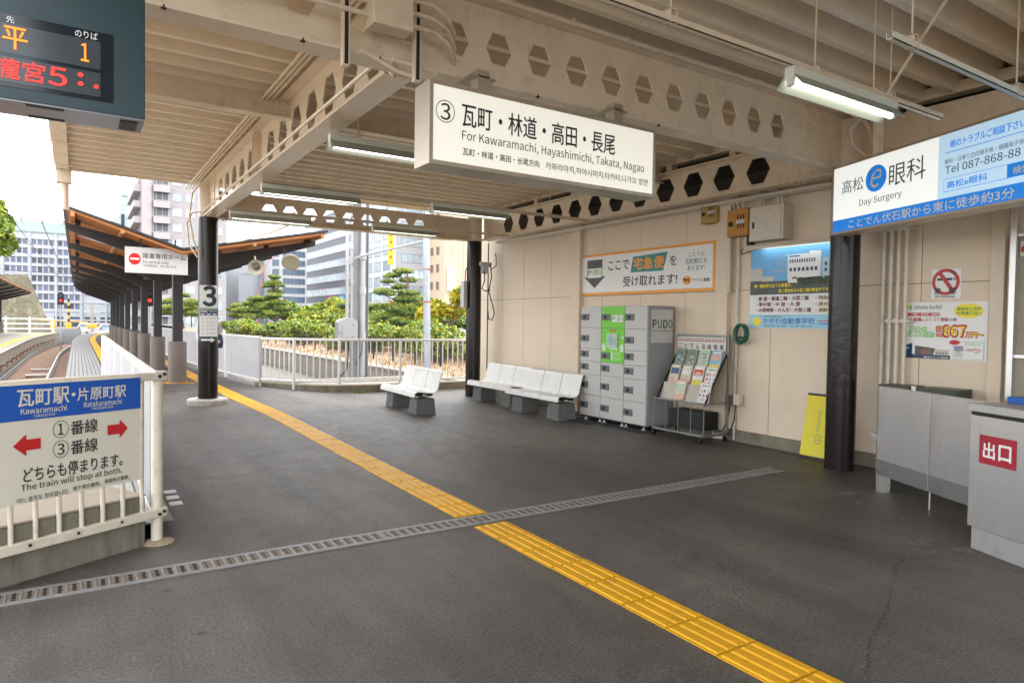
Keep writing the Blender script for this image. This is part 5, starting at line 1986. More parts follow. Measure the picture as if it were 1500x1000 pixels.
t = thing('arrival_sign', 'white arrival only sign with a red no entry disc under the black canopy', 'sign', (1.42, 16, 2.46))
b = MB()
b.box(.831, 15.975, 2.463, 2.005, 16.0, 2.998)
b.build('board', M('arrival_white', (.62, .62, .62), .4, var=.03), t, bevel=.004)
b = MB()
for x in (1.1, 1.75):
    b.box(x, 15.99, 2.95, x + .03, 16.02, 3.2)
    b.bar((x + .015, 16.02, 3.0), (x + .015, 16.65, 2.96), .03, .03)
b.build('hanger', BLKSTEEL, t)
d = Decal(t, (0, 15.9745, 0), (1, 0, 0))
d.ell('symbol', M('noentry_red', (.8, .012, .012), .4, var=0), 1.007, 2.752, .11, .12, 1)
d.rect('symbol', WHT, (.925, 2.735, 1.09, 2.772), 2)
d.text(CHAR, '降車専用ホーム', (1.155, 2.765, 1.957, 2.885), .012)
d.text(CHAR, 'For arrival Only', (1.155, 2.655, 1.638, 2.738), .002)
d.text(CHAR, '下车专用月台　하차 전용 승강장', (1.155, 2.6, 1.781, 2.652), .0)
d.done()
HORN = M('horn_beige', (.4, .37, .27), .5, var=.08)
t = thing('horn_speaker', 'round beige horn loudspeaker seen from the front under the black canopy', 'loudspeaker', (3.33, 15.55, 2.9))
hd = Vector((-.35, -.9, -.15)).normalized()
b = MB()
b.lathe([(.04, -.22), (.045, -.1), (.09, -.02), (.165, .05), (.168, .055), (.158, .053), (.085, -.01), (.03, -.08)], (3.33, 15.6, 2.69), 28, 0, hd)
b.build('horn', HORN, t, smooth=True)
b = MB()
b.lathe([(.062, -.06), (.062, .0), (.03, .02), (.012, .04)], (3.33, 15.6, 2.69), 18, 0, hd)
b.build('driver', M('horn_core', (.12, .11, .08), .5), t, smooth=True)
b = MB()
b.bar((3.35, 15.72, 2.72), (3.35, 15.85, 2.95), .03, .012)
b.build('bracket', HORN, t)
t = thing('dish_light', 'oval beige dish shaped lamp hung under the canopy tip', 'lamp', (4.08, 15.6, 3.1))
b = MB()
b.lathe([(.05, .1), (.14, .06), (.2, .0), (.205, -.03), (.19, -.035), (.12, -.02)], (4.08, 15.6, 2.85), 28, 0, Vector((.25, .75, .6)).normalized())
b.build('dish', HORN, t, smooth=True)
b = MB()
b.tube([(4.0, 15.62, 2.9), (3.95, 15.72, 3.15)], .008, 6)
b.tube([(4.16, 15.62, 2.9), (4.2, 15.72, 3.15)], .008, 6)
b.build('hanger', BOLT, t)
b = MB()
b.tube([(3.2, 12.4, 3.24), (3.12, 13.5, 3.2), (2.9, 15, 3.18), (2.75, 15.75, 3.2)], .022, 8)
tag(b.build('cable_conduit', BEIGE, smooth=True), 'grey cable conduit leading from the far cross beam to the black canopy', 'conduit')

# ------------------------------------------------------------------ opposite platform
b = MB()
for y0, y1 in zip(ys, ys[1:]):
    if y1 > 71:
        break
    p = [(-9, y0, -.95), (-2.44 + dxc(y0), y0, -.95), (-2.44 + dxc(y1), y1, -.95), (-9, y1, -.95)]
    b.hexa(p + [(q[0], q[1], .1) for q in p])
struct(b.build('opposite_platform', CONCST))
b = MB()
for y0, y1 in zip(ys, ys[1:]):
    if y1 > 71:
        break
    for (a, c, z, k) in ((-2.5, -2.4, .115, 0), (-3.15, -2.85, .108, 1)):
        b.face([(a + dxc(y0), y0, z), (c + dxc(y0), y0, z), (c + dxc(y1), y1, z), (a + dxc(y1), y1, z)], k)
struct(b.build('opposite_platform_edging', [PAV, YLINE], fix=False))
b = MB()
for k in range(14):
    y = 32 + 2.6 * k
    b.bar((-2.43 + dxc(y), y, -.4), (-2.25 + dxc(y), y, -.33), .05, .05)
    b.bar((-2.43 + dxc(y), y, -.6), (-2.43 + dxc(y), y, -.35), .05, .05)
tag(b.build('cable_bracket', M('rust_red', (.24, .06, .03), .7, var=.2)), 'row of rusty red cable brackets on the face of the opposite platform', 'brackets')
t = thing('opposite_canopy', 'black steel canopy on the opposite platform across the tracks', 'canopy', (-5, 39, .1))
b = MB()
o2 = [(-8.0, 3.55), (-5.5, 3.0), (-3.35, 3.56)]
dxo = dxc
dxc = lambda y: .25 * dxo(y)
ye2 = [34 + i for i in range(37)]
for y0, y1 in zip(ye2, ye2[1:]):
    for (xa, za), (xb, zb_) in zip(o2, o2[1:]):
        p = [(xa + dxc(y0), y0, za), (xb + dxc(y0), y0, zb_), (xb + dxc(y1), y1, zb_), (xa + dxc(y1), y1, za)]
        b.hexa(p + [(q[0], q[1], q[2] + .07) for q in p])
b.build('roof_sheet', BLKSTEEL, t)
b = MB()
for y0, y1 in zip(ye2, ye2[1:]):
    p = [(-3.37 + dxc(y0), y0, 3.47), (-3.33 + dxc(y0), y0, 3.47), (-3.33 + dxc(y1), y1, 3.47), (-3.37 + dxc(y1), y1, 3.47)]
    b.hexa(p + [(q[0], q[1], q[2] + .09) for q in p])
b.build('fascia', WOODS, t)
for k in range(8):
    y = 36.5 + 4.6 * k
    b = MB()
    b.prism([(x + dxc(y), z) for x, z in ((-7.9, 3.35), (-5.8, 2.8), (-5.2, 2.8), (-3.45, 3.37), (-3.45, 3.47), (-5.5, 2.95), (-7.9, 3.47))], (0, y, 0), (1, 0, 0), (0, 0, 1), .15)
    b.build('rafter', BLKSTEEL, t)
    b = MB()
    b.box(-5.6 + dxc(y), y - .1, .1, -5.4 + dxc(y), y + .1, 2.95)
    po = b.build('post', BLKSTEEL, t)
    b = MB()
    b.lathe([(.2, .08), (.2, 1.0)], (-5.5 + dxc(y), y, 0), 16)
    b.build('sleeve', BROWNP, po, smooth=True)
dxc = dxo
t = thing('stone_rampart', 'old castle rampart of fitted stones behind the opposite platform', 'stone wall', (-12, 100, -.9))
b = MB()
b.hexa([(-40, 100, -1), (-2.3, 100, -1), (-4, 112, -1), (-40, 112, -1), (-40, 101.5, 6.4), (-5.0, 101.5, 6.45), (-5.8, 111, 6.45), (-40, 111, 6.4)])
b.build('masonry', STONE, t)
t = thing('rail_fence', 'white horizontal rail fence below the stone rampart', 'fence', (-6, 74, 0))
for z in (.35, .8, 1.25):
    b = MB()
    b.bar((-14, 74, z), (-1.9, 76, z), .08, .14)
    b.build('rail', WHITEP, t)
for k in range(8):
    b = MB()
    x = -14 + 12.1 * k / 7
    b.box(x - .08, 73.95 + 2 * k / 7, -.95, x + .08, 74.15 + 2 * k / 7, 1.45)
    b.build('post', WHITEP, t)
t = thing('low_barrier', 'grey panel barrier at the end of the opposite platform', 'barrier', (-.4, 71.5, -.5))
b = MB()
b.box(-1.6, 71.2, -.95, .3, 71.3, .45)
b.build('panel', M('barrier_grey', (.42, .44, .47), .5, var=.1), t)
b = MB()
for k in range(8):
    b.box(-1.6 + .26 * k, 71.15, -.95, -1.56 + .26 * k, 71.2, .5)
b.build('rib', GALV, t)

# signals, crossing gear, cars
SIGR = M('signal_red_glow', (1, .03, .02), .4, var=0, emit=3 * K)
def signal(label, x, y, z):
    t = thing('railway_signal', label, 'signal', (x, y, -.9))
    b = MB()
    b.tube([(x, y, -.9), (x, y, z + .4)], .06, 10)
    b.build('post', GALV, t, smooth=True)
    b = MB()
    b.prism([(x - .2, z - .3), (x + .2, z - .3), (x + .2, z + .45), (x + .1, z + .62), (x - .1, z + .62), (x - .2, z + .45)], (0, y - .12, 0), (1, 0, 0), (0, 0, 1), .2)
    b.build('head', M('signal_black', (.015, .015, .02), .5, var=0), t)
    b = MB()
    b.lathe([(.095, 0), (.08, .03)], (x, y - .12, z), 16, 0, (0, -1, 0))
    b.build('red_lens', SIGR, t)
    b = MB()
    b.lathe([(.1, 0), (.09, .02)], (x, y - .12, z + .35), 16, 0, (0, -1, 0))
    b.build('dark_lens', CHAR, t)
    b = MB()
    b.prism([(-.15, 0), (.15, 0), (.13, .04), (-.13, .04)], (x, y - .28, z + .12), (1, 0, 0), (0, 0, 1), .16)
    b.build('hood', BOLT, t)
signal('railway signal showing red over the track beside the opposite platform', -1.0, 60, 2.69)
signal('railway signal showing red between the black canopy posts', 3.2, 40, 2.43)
t = thing('crossing_gear', 'yellow and black level crossing warning post beyond the platform end', 'level crossing post', (-.75, 88, -.9))
b = MB()
YB = M('warning_yellow', (.8, .38, .02), .5, var=.1)
for k in range(12):
    b.lathe([(.11, -.9 + .36 * k), (.11, -.54 + .36 * k)], (-.75, 88, 0), 10, k % 2)
b.build('post', [YB, BOLT], t)
b = MB()
b.box(-1.0, 87.6, .0, -.5, 88.3, .8)
b.box(.9, 87.6, .3, 1.9, 88, .7)
b.box(-2.4, 87.8, .0, -1.9, 88.1, .9)
b.build('cabinet', YB, t, bevel=.05)
b = MB()
b.tube([(1.0, 88, .9), (-3.4, 88.3, 1.1)], .05, 8)
b.build('arm', YB, t)
def utility(label, x, y, h, r=.14, mt=None):
    t = thing('utility_pole', label, 'pole', (x, y, -.9))
    b = MB()
    b.tube([(x, y, -.95), (x, y, h)], [r, r * .7], 12)
    b.build('shaft', mt or CONC, t, smooth=True)
    b = MB()
    for z in (h - .4, h - 1.2):
        b.bar((x - .8, y, z), (x + .8, y, z), .08, .08)
    b.build('crossarm', GALV, t)
utility('plain concrete utility pole beyond the crossing, below the white office windows', 1.45, 90, 3.2, .2)
def car(label, x, y, rz, mt):
    t = thing('parked_car', label, 'car', (0, 0, 0), 'cars waiting beyond the level crossing')
    b = MB()
    b.prism([(-2.0, .3), (2.0, .3), (2.05, .75), (1.9, .9), (1.05, .98), (.5, 1.45), (-1.3, 1.5), (-1.95, 1.0), (-2.05, .8)], (0, -.82, 0), (1, 0, 0), (0, 0, 1), 1.64)
    b.build('body', mt, t, bevel=.06)
    b = MB()
    b.prism([(.95, 1.0), (.45, 1.4), (-1.2, 1.44), (-1.7, 1.02)], (0, -.83, 0), (1, 0, 0), (0, 0, 1), 1.66)
    b.hexa([(1.08, -.65, 1.0), (1.08, .65, 1.0), (1.06, .65, .99), (1.06, -.65, .99), (.55, -.6, 1.42), (.55, .6, 1.42), (.5, .6, 1.42), (.5, -.6, 1.42)])
    b.hexa([(-2.0, -.65, 1.0), (-2.0, .65, 1.0), (-1.9, .65, .99), (-1.9, -.65, .99), (-1.36, -.6, 1.45), (-1.36, .6, 1.45), (-1.3, .6, 1.45), (-1.3, -.6, 1.45)])
    b.build('window', GLASSD, t)
    for wx in (-1.25, 1.25):
        for wy in (-.76, .76):
            b = MB()
            b.lathe([(.2, -.1), (.32, -.08), (.32, .08), (.2, .1)], (wx, wy, .32), 18, 0, (0, 1, 0))
            b.build('wheel', BOLT, t)
    for wy in (-.6, .6):
        b = MB()
        b.box(1.98, wy - .15, .65, 2.06, wy + .15, .8)
        b.build('headlight', GLASSL, t)
        b = MB()
        b.box(-2.07, wy - .12, .75, -2.0, wy + .12, .95)
        b.build('tail_light', RED, t)
    t.location = (x, y, -.9)
    t.rotation_euler = (0, 0, rz)
    return t
car('white car waiting beyond the crossing, nearest the utility pole', 1.5, 112, R(70), M('car_white', (.75, .75, .76), .25, var=0))
car('red car waiting beyond the crossing between two pale cars', 3.1, 118, R(80), M('car_red', (.4, .02, .02), .25, var=0))
car('pale blue car waiting beyond the crossing beside the canopy posts', 3.9, 110, R(75), M('car_blue', (.3, .42, .6), .25, var=0))
b = MB()
for (p, q) in (((-8, 40, 9.5), (2, 110, 6.5)), ((-7, 40, 8.2), (1.5, 110, 5.6)), ((-1.5, 30, 6.2), (-.5, 95, 5.6)), ((-12, 70, 5.8), (12, 72, 5.6)), ((-12, 84, 6.2), (14, 86, 6.1)),
               ((-5.5, 46, 11), (0, 80, 3.5))):
    pts = []
    for i in range(9):
        f = i / 8
        pts.append((p[0] + (q[0] - p[0]) * f, p[1] + (q[1] - p[1]) * f, p[2] + (q[2] - p[2]) * f - .5 * math.sin(math.pi * f)))
    b.tube(pts, .018, 5)
tag(b.build('overhead_wire', BOLT), 'thin overhead wires crossing in front of the white office building', 'wires')

# ------------------------------------------------------------------ right side: wall, bank, fence
t = thing('retaining_wall', 'long stained concrete retaining wall beyond the white bar fence', 'wall', (8.5, 40, -.9))
b = MB()
y = 13
while y < 90:
    b.box(8.4, y + .01, -.95, 8.75, y + 2.99, -.02)
    y += 3
b.build('body', CONCST, t, bevel=.01)
b = MB()
b.box(8.36, 13, -.02, 8.8, 90, .03)
b.build('coping', CONC, t)
def bank(x, y):
    return .0 + .35 * ss((x - 8.7) / 2.4) + .04 * math.sin(x * 2.1 + y * .7)
rows = []
for i in range(9):
    x = 8.78 + i * .4
    rows.append([(x, 13 + j * 1.1, bank(x, 13 + j * 1.1)) for j in range(72)])
struct(sheet('grass_bank', rows, M('dry_grass_soil', (.43, .29, .175), .95, var=.35, scale=3, bump=.6, bscale=9)))
b = MB()
b.face([(11.8, 13, .3), (600, 13, .3), (600, 700, .3), (11.8, 700, .3)])
struct(b.build('street', M('street_asphalt', (.17, .17, .17), .9, var=.15, scale=.4), fix=False))
b = MB()
for i in range(3000):
    y = 13.5 + 45 * rng.random() ** 1.7
    x = rng.uniform(8.85, 11.9)
    l = rng.uniform(.05, .22)
    a = rng.uniform(0, 6.28)
    s_ = Vector((math.cos(a), math.sin(a), 0)) * .018 * (1 + y / 30)
    p = Vector((x, y, bank(x, y) - .02))
    e_ = p + Vector((rng.uniform(-.2, .2), rng.uniform(-.2, .2), l))
    b.face([p - s_, p + s_, e_], rng.choice([0, 0, 1, 2]))
tag(b.build('dry_grass', [M('dry_grass_orange', (.5, .31, .16), .8, var=.3), M('dry_grass_straw', (.5, .39, .23), .8, var=.2), M('dry_grass_red', (.33, .17, .08), .8, var=.2)], fix=False),
    'orange dry grass covering the bank above the concrete wall', 'dry grass', kind='stuff')
t = thing('mesh_fence', 'low dark green wire mesh fence along the grassy bank', 'fence', (9.6, 30, .2))
DG = M('mesh_dark_green', (.03, .035, .03), .6, var=.1)
for k in range(26):
    y = 15.2 + 1.9 * k
    b = MB()
    b.box(9.58, y - .025, .1, 9.63, y + .025, 1.0)
    b.build('post', DG, t)
b = MB()
for z in (.94, .84, .74, .64, .54, .44, .34, .27):
    b.box(9.595, 15.2, z, 9.605, 63, z + (.02 if z > .9 else .009))
y = 15.2
while y < 40:
    b.box(9.597, y, .27, 9.603, y + .007, .95)
    y += .12
b.build('mesh', DG, t)

# ------------------------------------------------------------------ plants
LY = M('leaf_yellow_green', (.33, .37, .045), .6, var=.35, scale=6)
LG = M('leaf_green', (.17, .26, .045), .6, var=.35, scale=6)
LD = M('leaf_dark', (.08, .15, .03), .6, var=.35, scale=6)
LGOLD = M('leaf_gold', (.5, .38, .015), .6, var=.3, scale=6)
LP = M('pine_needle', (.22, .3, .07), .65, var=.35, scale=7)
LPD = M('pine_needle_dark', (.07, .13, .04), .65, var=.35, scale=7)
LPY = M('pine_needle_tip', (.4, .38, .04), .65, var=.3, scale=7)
BARK = M('bark', (.13, .095, .07), .9, var=.3, scale=12, bump=.5, bscale=30)
def leaves(b, c, r, n, size, mats=(0, 1), wts=(1, 1), flat=0.0, long=1.6):
    for _ in range(n):
        while True:
            x, y, z = rng.uniform(-1, 1), rng.uniform(-1, 1), rng.uniform(-1, 1)
            q = x * x + y * y + z * z
            if .12 < q < 1 and rng.random() < .25 + q:
                break
        p = Vector((c[0] + x * r[0], c[1] + y * r[1], c[2] + z * r[2]))
        a = Vector((rng.gauss(0, 1), rng.gauss(0, 1), rng.gauss(0, 1) * (1 - flat))).normalized()
        h = Vector((rng.gauss(0, 1), rng.gauss(0, 1), rng.gauss(0, 1) + flat * 2)).normalized()
        s1 = a.cross(h)
        if s1.length < .05:
            continue
        s1.normalize()
        k = size * rng.uniform(.45, 1.7)
        a, s1 = a * k * long * .5, s1 * k * .5
        m_ = rng.choices(mats, wts)[0]
        b.face([p - a, p + s1, p + a, p - s1], m_)
def limbs(b, base, tips, r0, bend=.3):
    for tp in tips:
        p, q = Vector(base), Vector(tp)
        md = p.lerp(q, .5) + Vector((rng.uniform(-bend, bend), rng.uniform(-bend, bend), rng.uniform(0, bend)))
        b.tube([p, p.lerp(md, .6), md, q], [r0, r0 * .8, r0 * .6, r0 * .25], 7)
GROUPS = {}
def tree(name, label, x, y, z0, crown, mats, wts, trunk_r, size, cat='tree', group=None, flat=0., long=1.6, fork=None, lean=(0, 0)):
    """crown: list of (dx,dy,z,rx,ry,rz,n)"""
    t = thing(name, label, cat, (x, y, z0), group)
    b = MB()
    fz = fork if fork is not None else min(c[2] for c in crown)
    tp = (x + lean[0], y + lean[1], fz)
    b.tube([(x, y, z0 - .05), (x + lean[0] * .4, y + lean[1] * .4, z0 + (fz - z0) * .5), tp], [trunk_r, trunk_r * .8, trunk_r * .65], 9)
    limbs(b, tp, [(x + c[0] * .8, y + c[1] * .8, c[2]) for c in crown], trunk_r * .55, .12 * max(c[3] for c in crown))
    b.build('trunk', BARK, t, smooth=True)
    b = MB()
    for (dx, dy, cz, rx, ry, rz, n) in crown:
        leaves(b, (x + dx, y + dy, cz), (rx, ry, rz), n, size, tuple(range(len(mats))), wts, flat, long)
    b.build('crown', mats, t, fix=False)
    return t
# hedge shrubs
i = 0
y = 15.2
while y < 62:
    n = int(3600 - 38 * y)
    w_ = .75 + .018 * y
    tz = 1.5 + rng.uniform(-.28, .34)
    x = 10.9 + rng.uniform(-.75, .5)
    gold = rng.random() < .35
    cr = []
    for q in range(4):
        cr.append((rng.uniform(-.45, .45), rng.uniform(-.6, .6) * w_, rng.choice([rng.uniform(.8, 1.2), rng.uniform(.85, 1.2), rng.uniform(.45, .75), rng.uniform(.45, .7)]), rng.uniform(.4, .75), w_ * rng.uniform(.45, .7), tz - 1.15 + rng.uniform(0, .08), n // 3))
    tree('hedge_shrub', 'yellow green leggy shrub in the hedge row behind the low mesh fence', x, y, .3, cr,
         [LY, LG, LGOLD, LD], (5, 5, 1.6 if gold else .5, 1.5), .03, .04 + .0013 * y, 'shrub', 'shrubs of the hedge row', fork=.55)
    y += w_ * 1.25
    i += 1
# clipped pines
CR = Vector((.84, -.542, 0))
CD = Vector((.542, .84, 0))
def pine(label, x, y, z0, zt, pads, n, seed, needle):
    """pads: (sideways m, depth m, z, half width m) flattened irregular clumps carried on limbs"""
    global rng
    rng0, rng = rng, random.Random(seed)
    t = thing('pine_tree', label, 'pine tree', (x, y, z0))
    b = MB()
    pts = []
    for k in range(7):
        f = k / 6
        pts.append(Vector((x, y, z0)) + CR * (.16 * math.sin(f * 4.5 + seed)) + CD * (.12 * math.cos(f * 4)) + Vector((0, 0, (zt - z0) * f * .96)))
    b.tube(pts, [.13 * (1 - .8 * k / 6) + .02 for k in range(7)], 9)
    full = []
    for (s_, d_, z, w_) in pads:
        full.append((s_, d_, z, w_))
        for q in range(3):
            full.append((s_ + rng.uniform(-.75, .75) * w_, d_ + rng.uniform(-.8, .8) * w_, z + rng.uniform(-.22, .16) * w_, w_ * rng.uniform(.38, .62)))
    P3 = []
    for (s_, d_, z, w_) in full:
        P3.append((Vector((x, y, 0)) + CR * s_ + CD * d_ + Vector((0, 0, z)), w_))
    for p, w_ in P3[::4]:
        f = (p.z - z0) / (zt - z0)
        q = pts[min(6, max(0, int(f * 6 - .6)))]
        b.tube([q, q.lerp(p, .5) + Vector((0, 0, .05)), p - Vector((0, 0, w_ * .15))], [.05, .035, .015], 6)
    b.build('trunk', BARK, t, smooth=True)
    b = MB()
    tot = sum(w_ * w_ for _, w_ in P3)
    for p0_, w_ in P3:
        m_ = int(n * w_ * w_ / tot) + 12
        for _ in range(m_):
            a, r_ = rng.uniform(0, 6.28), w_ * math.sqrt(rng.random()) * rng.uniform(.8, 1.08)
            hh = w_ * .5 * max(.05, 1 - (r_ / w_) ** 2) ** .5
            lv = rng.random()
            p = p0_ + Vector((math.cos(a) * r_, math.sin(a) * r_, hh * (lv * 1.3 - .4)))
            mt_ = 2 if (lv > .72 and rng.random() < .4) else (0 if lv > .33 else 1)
            for _k in range(3):
                dr = Vector((rng.gauss(0, .8), rng.gauss(0, .8), rng.uniform(.0, 1.2))).normalized() * needle * rng.uniform(.7, 1.3)
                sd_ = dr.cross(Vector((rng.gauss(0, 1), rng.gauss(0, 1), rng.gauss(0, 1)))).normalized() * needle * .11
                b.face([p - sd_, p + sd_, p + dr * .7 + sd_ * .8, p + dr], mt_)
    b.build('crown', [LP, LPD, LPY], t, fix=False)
    rng = rng0
    return t
def pads_px(cx, y0, zt, k, lst):
    r2 = random.Random(cx)
    return [((px - cx) * k, r2.uniform(-.7, .7) * 14 * k, zt - (py - y0) * k, hw * k) for px, py, hw in lst]
pine('large cloud pruned pine standing between the grey mast and the pale blue pole', 14, 31.8, .3, 4.2,
     pads_px(587, 395, 4.2, .0347, [(584, 400, 14), (568, 406, 12), (561, 415, 10), (590, 413, 13), (580, 423, 12), (557, 431, 17), (592, 432, 14), (590, 441, 20), (554, 452, 14),
                                    (586, 456, 26), (611, 448, 12), (568, 466, 18), (545, 468, 11), (609, 460, 13), (586, 474, 22), (620, 470, 10)]), 9000, 4, .13)
pine('slender cloud pruned pine with stacked flat tiers below the horn loudspeaker', 13.2, 55.5, .3, 5.0,
     pads_px(386, 405, 5.0, .0544, [(386, 408, 8), (386, 416, 10), (378, 421, 9), (395, 420, 6), (385, 429, 11), (390, 436, 11), (378, 440, 10), (392, 446, 13), (374, 452, 10), (398, 455, 11), (386, 462, 10)]),
     7000, 8, .17)
pine('low spreading pine beside the slender tiered pine', 13.6, 64, .3, 3.9,
     pads_px(355, 440, 3.3, .06, [(358, 441, 12), (345, 448, 11), (366, 450, 12), (338, 457, 10), (356, 458, 14), (372, 461, 10), (346, 466, 12)]), 6000, 15, .2)
pine('squat pine close beside the dark numbered column', 14.5, 76, .3, 3.4,
     pads_px(335, 450, 2.9, .068, [(334, 451, 9), (324, 458, 9), (342, 460, 10), (330, 467, 12)]), 3600, 21, .24)
pine('rounded pine half hidden behind the large cloud pruned pine', 17.5, 37, .3, 3.1,
     [(0, 0, 2.9, .5), (-.7, .2, 2.4, .6), (.7, 0, 2.3, .65), (0, .2, 1.8, .9), (-1, 0, 1.5, .6), (1.0, .1, 1.6, .6)], 4200, 33, .14)
pine('pine with pale tips behind the domed cabinet of the mast', 17, 47, .3, 3.3,
     [(0, 0, 3.1, .5), (-.8, .2, 2.6, .7), (.8, 0, 2.5, .7), (0, .2, 2.0, 1.0), (-1.2, 0, 1.7, .7), (1.2, .1, 1.7, .7)], 4200, 41, .16)
pine('pine between the first canopy post and the numbered column', 9.9, 84, .3, 4.2,
     [(0, 0, 4.0, .8), (-1.2, .2, 3.3, 1.0), (1.2, 0, 3.2, 1.0), (0, .2, 2.5, 1.5), (-1.8, 0, 2.0, 1.1), (1.8, .1, 2.0, 1.1)], 4200, 52, .26)
# loose broadleaf trees
tree('ginkgo_tree', 'golden leaved young tree beside the far corner column', 15.2, 29.0, .3,
     [(-.5, .6, 2.2, .55, .6, .45, 620), (.3, -.3, 2.75, .5, .5, .45, 560), (.5, -1.2, 2.3, .5, .6, .5, 560), (-.7, 1.6, 1.9, .45, .5, .4, 420), (.2, .2, 2.0, .5, .6, .35, 420),
      (.1, -.9, 2.9, .35, .4, .35, 300)],
     [LGOLD, LY, LG], (6, 3, 1), .07, .13, fork=1.35)
bgt = [(17, 40, 2.7, 1.5, 0, 'olive green tree over the hedge behind the domed cabinet'), (18.5, 52, 3.2, 2.0, 1, 'yellow tipped round tree in front of the dark ribbon window building'),
       (19.5, 60, 3.4, 2.2, 1, 'yellow green tree below the white rounded building'), (18, 72, 3.6, 2.6, 0, 'broad green tree beside the slender tiered pine'),
       (21, 92, 4.3, 3.2, 0, 'wide green tree behind the low spreading pine'), (13, 100, 4.2, 2.6, 1, 'pale green tree beyond the first canopy posts'),
       (24, 47, 2.6, 1.8, 2, 'dark green rounded tree behind the large cloud pruned pine'), (22, 38, 2.4, 1.6, 2, 'dense green bush tree beside the golden young tree'),
       (12.6, 44, 2.3, 1.3, 1, 'bright yellow green bush by the grey signal cabinet'), (12.5, 26, 1.75, .9, 1, 'golden flowering bush at the fence beyond the lone bench'),
       (12.7, 36, 2.0, 1.1, 1, 'yellow green bush between mast and lone bench'), (14, 21.5, 1.9, .9, 0, 'bright green bush beside the far corner column')]
for x, y, zt, wd, kd, lab in bgt:
    cr = []
    for q in range(6):
        a = q * 1.05 + rng.uniform(-.3, .3)
        rr = wd * .5 * (0.15 if q == 5 else 1)
        cr.append((math.cos(a) * rr, math.sin(a) * rr, zt * rng.uniform(.58, .72) + (zt * .16 if q == 5 else 0), wd * rng.uniform(.42, .6), wd * rng.uniform(.42, .6), zt * .2, 900))
    tree('broadleaf_tree', lab, x, y, .3, cr, [LY, LG, LGOLD, LD], ((3, 5, 0, 2), (6, 4, 1, 1), (0, 4, 0, 5))[kd], .09, .04 + .0028 * y, fork=zt * .4)
tree('street_tree', 'light green broadleaf tree standing high above the rampart', -6.2, 60, -.9,
     [(0, 0, 8.0, 1.4, 1.4, 1.2, 1100), (1.3, -.5, 7.4, 1.2, 1.2, .9, 900), (.9, .6, 9.0, 1.2, 1.2, .9, 800), (1.7, .2, 6.6, .9, .9, .8, 600), (-1.5, 0, 7.4, 1.3, 1.3, 1.2, 700), (1.6, 0, 8.2, .8, .8, .6, 500)],
     [LY, LG, LD], (4, 5, 1), .22, .26, fork=5.5)

# ------------------------------------------------------------------ mast, pole and street furniture
t = thing('catenary_mast', 'grey steel lattice mast with a domed cabinet behind the white bar fence', 'mast', (7.1, 20, -.03))
b = MB()
for x0, x1, y0 in ((7.04, 7.28, 20.0), (7.39, 7.57, 20.05)):
    b.box(x0, y0 - .01, -.4, x1, y0 + .01, 9)
    b.box(x0, y0 - .12, -.4, x0 + .015, y0 + .12, 9)
    b.box(x1 - .015, y0 - .12, -.4, x1, y0 + .12, 9)
b.build('leg', MASTP, t)
b = MB()
b.tube([(6.88, 19.9, -.4), (6.88, 19.9, 9)], .055, 12)
b.tube([(7.33, 19.8, -.4), (7.33, 19.8, 9)], .075, 12)
b.tube([(7.0, 19.85, 1.5), (7.0, 19.85, 9)], .035, 10)
for z in (1.0, 2.35, 3.4):
    b.tube([(7.33, 19.8, z), (7.33, 19.8, z + .22)], .105, 12)
    b.tube([(7.0, 19.85, z + .3), (7.0, 19.85, z + .4)], .055, 10)
b.build('pipe', M('mast_pipe', (.44, .445, .46), .45, .1, var=.05), t, smooth=True)
b = MB()
z = .0
while z < 8.6:
    b.bar((7.27, 20.0, z), (7.4, 20.0, z + .45), .03, .03)
    b.box(7.26, 19.97, z, 7.41, 20.03, z + .05)
    z += .9
b.build('lacing', MASTP, t)
b = MB()
b.prism([(6.48, .95), (7.08, .95), (7.08, 1.5), (6.98, 1.58), (6.78, 1.62), (6.58, 1.58), (6.48, 1.5)], (0, 19.5, 0), (1, 0, 0), (0, 0, 1), .32)
cb_ = b.build('cabinet', MASTP, t, bevel=.01)
b = MB()
b.box(6.6, 19.485, 1.03, 6.95, 19.502, 1.42)
b.box(6.52, 19.46, 1.18, 6.58, 19.5, 1.22)
b.box(6.9, 19.47, 1.4, 6.98, 19.5, 1.46)
b.box(6.9, 19.47, 1.05, 6.98, 19.5, 1.11)
b.build('door', MASTP, cb_, bevel=.004)
b = MB()
b.tube([(6.85, 19.7, .95), (6.87, 19.75, .4), (6.85, 19.8, .05), (6.6, 19.8, -.2)], .018, 6)
b.tube([(7.3, 19.7, 1.0), (7.28, 19.7, .6), (7.15, 19.8, .2)], .012, 6)
b.build('cable', BOLT, t, smooth=True)
b = MB()
b.tube([(7.0, 19.85, 3.2), (7.05, 19.7, 3.42), (7.3, 19.5, 3.52), (8.9, 18.6, 4.0)], .035, 8)
b.build('bracket_arm', MASTP, t, smooth=True)
t = thing('light_pole', 'tall pale blue grey steel pole behind the fence near the lone bench', 'pole', (8.6, 17.9, -.05))
b = MB()
b.tube([(8.67, 18, -.1), (8.6, 18, 3.0), (8.5, 18, 8.5)], [.11, .1, .07], 14)
b.build('shaft', M('pole_blue_grey', (.4, .44, .5), .45, .2, var=.08, dirt=(.35, .25, .18), damt=.3), t, smooth=True)
b = MB()
for z in (2.1, 3.05):
    b.tube([(8.62, 18, z), (8.62, 18, z + .05)], .115, 12)
    b.tube([(8.45, 17.95, z + .02), (8.8, 17.95, z + .02)], .015, 6)
b.build('band', M('rusty_band', (.33, .15, .08), .7, var=.2), t)
SGB = M('road_sign_blue', (.02, .22, .62), .4, var=0)
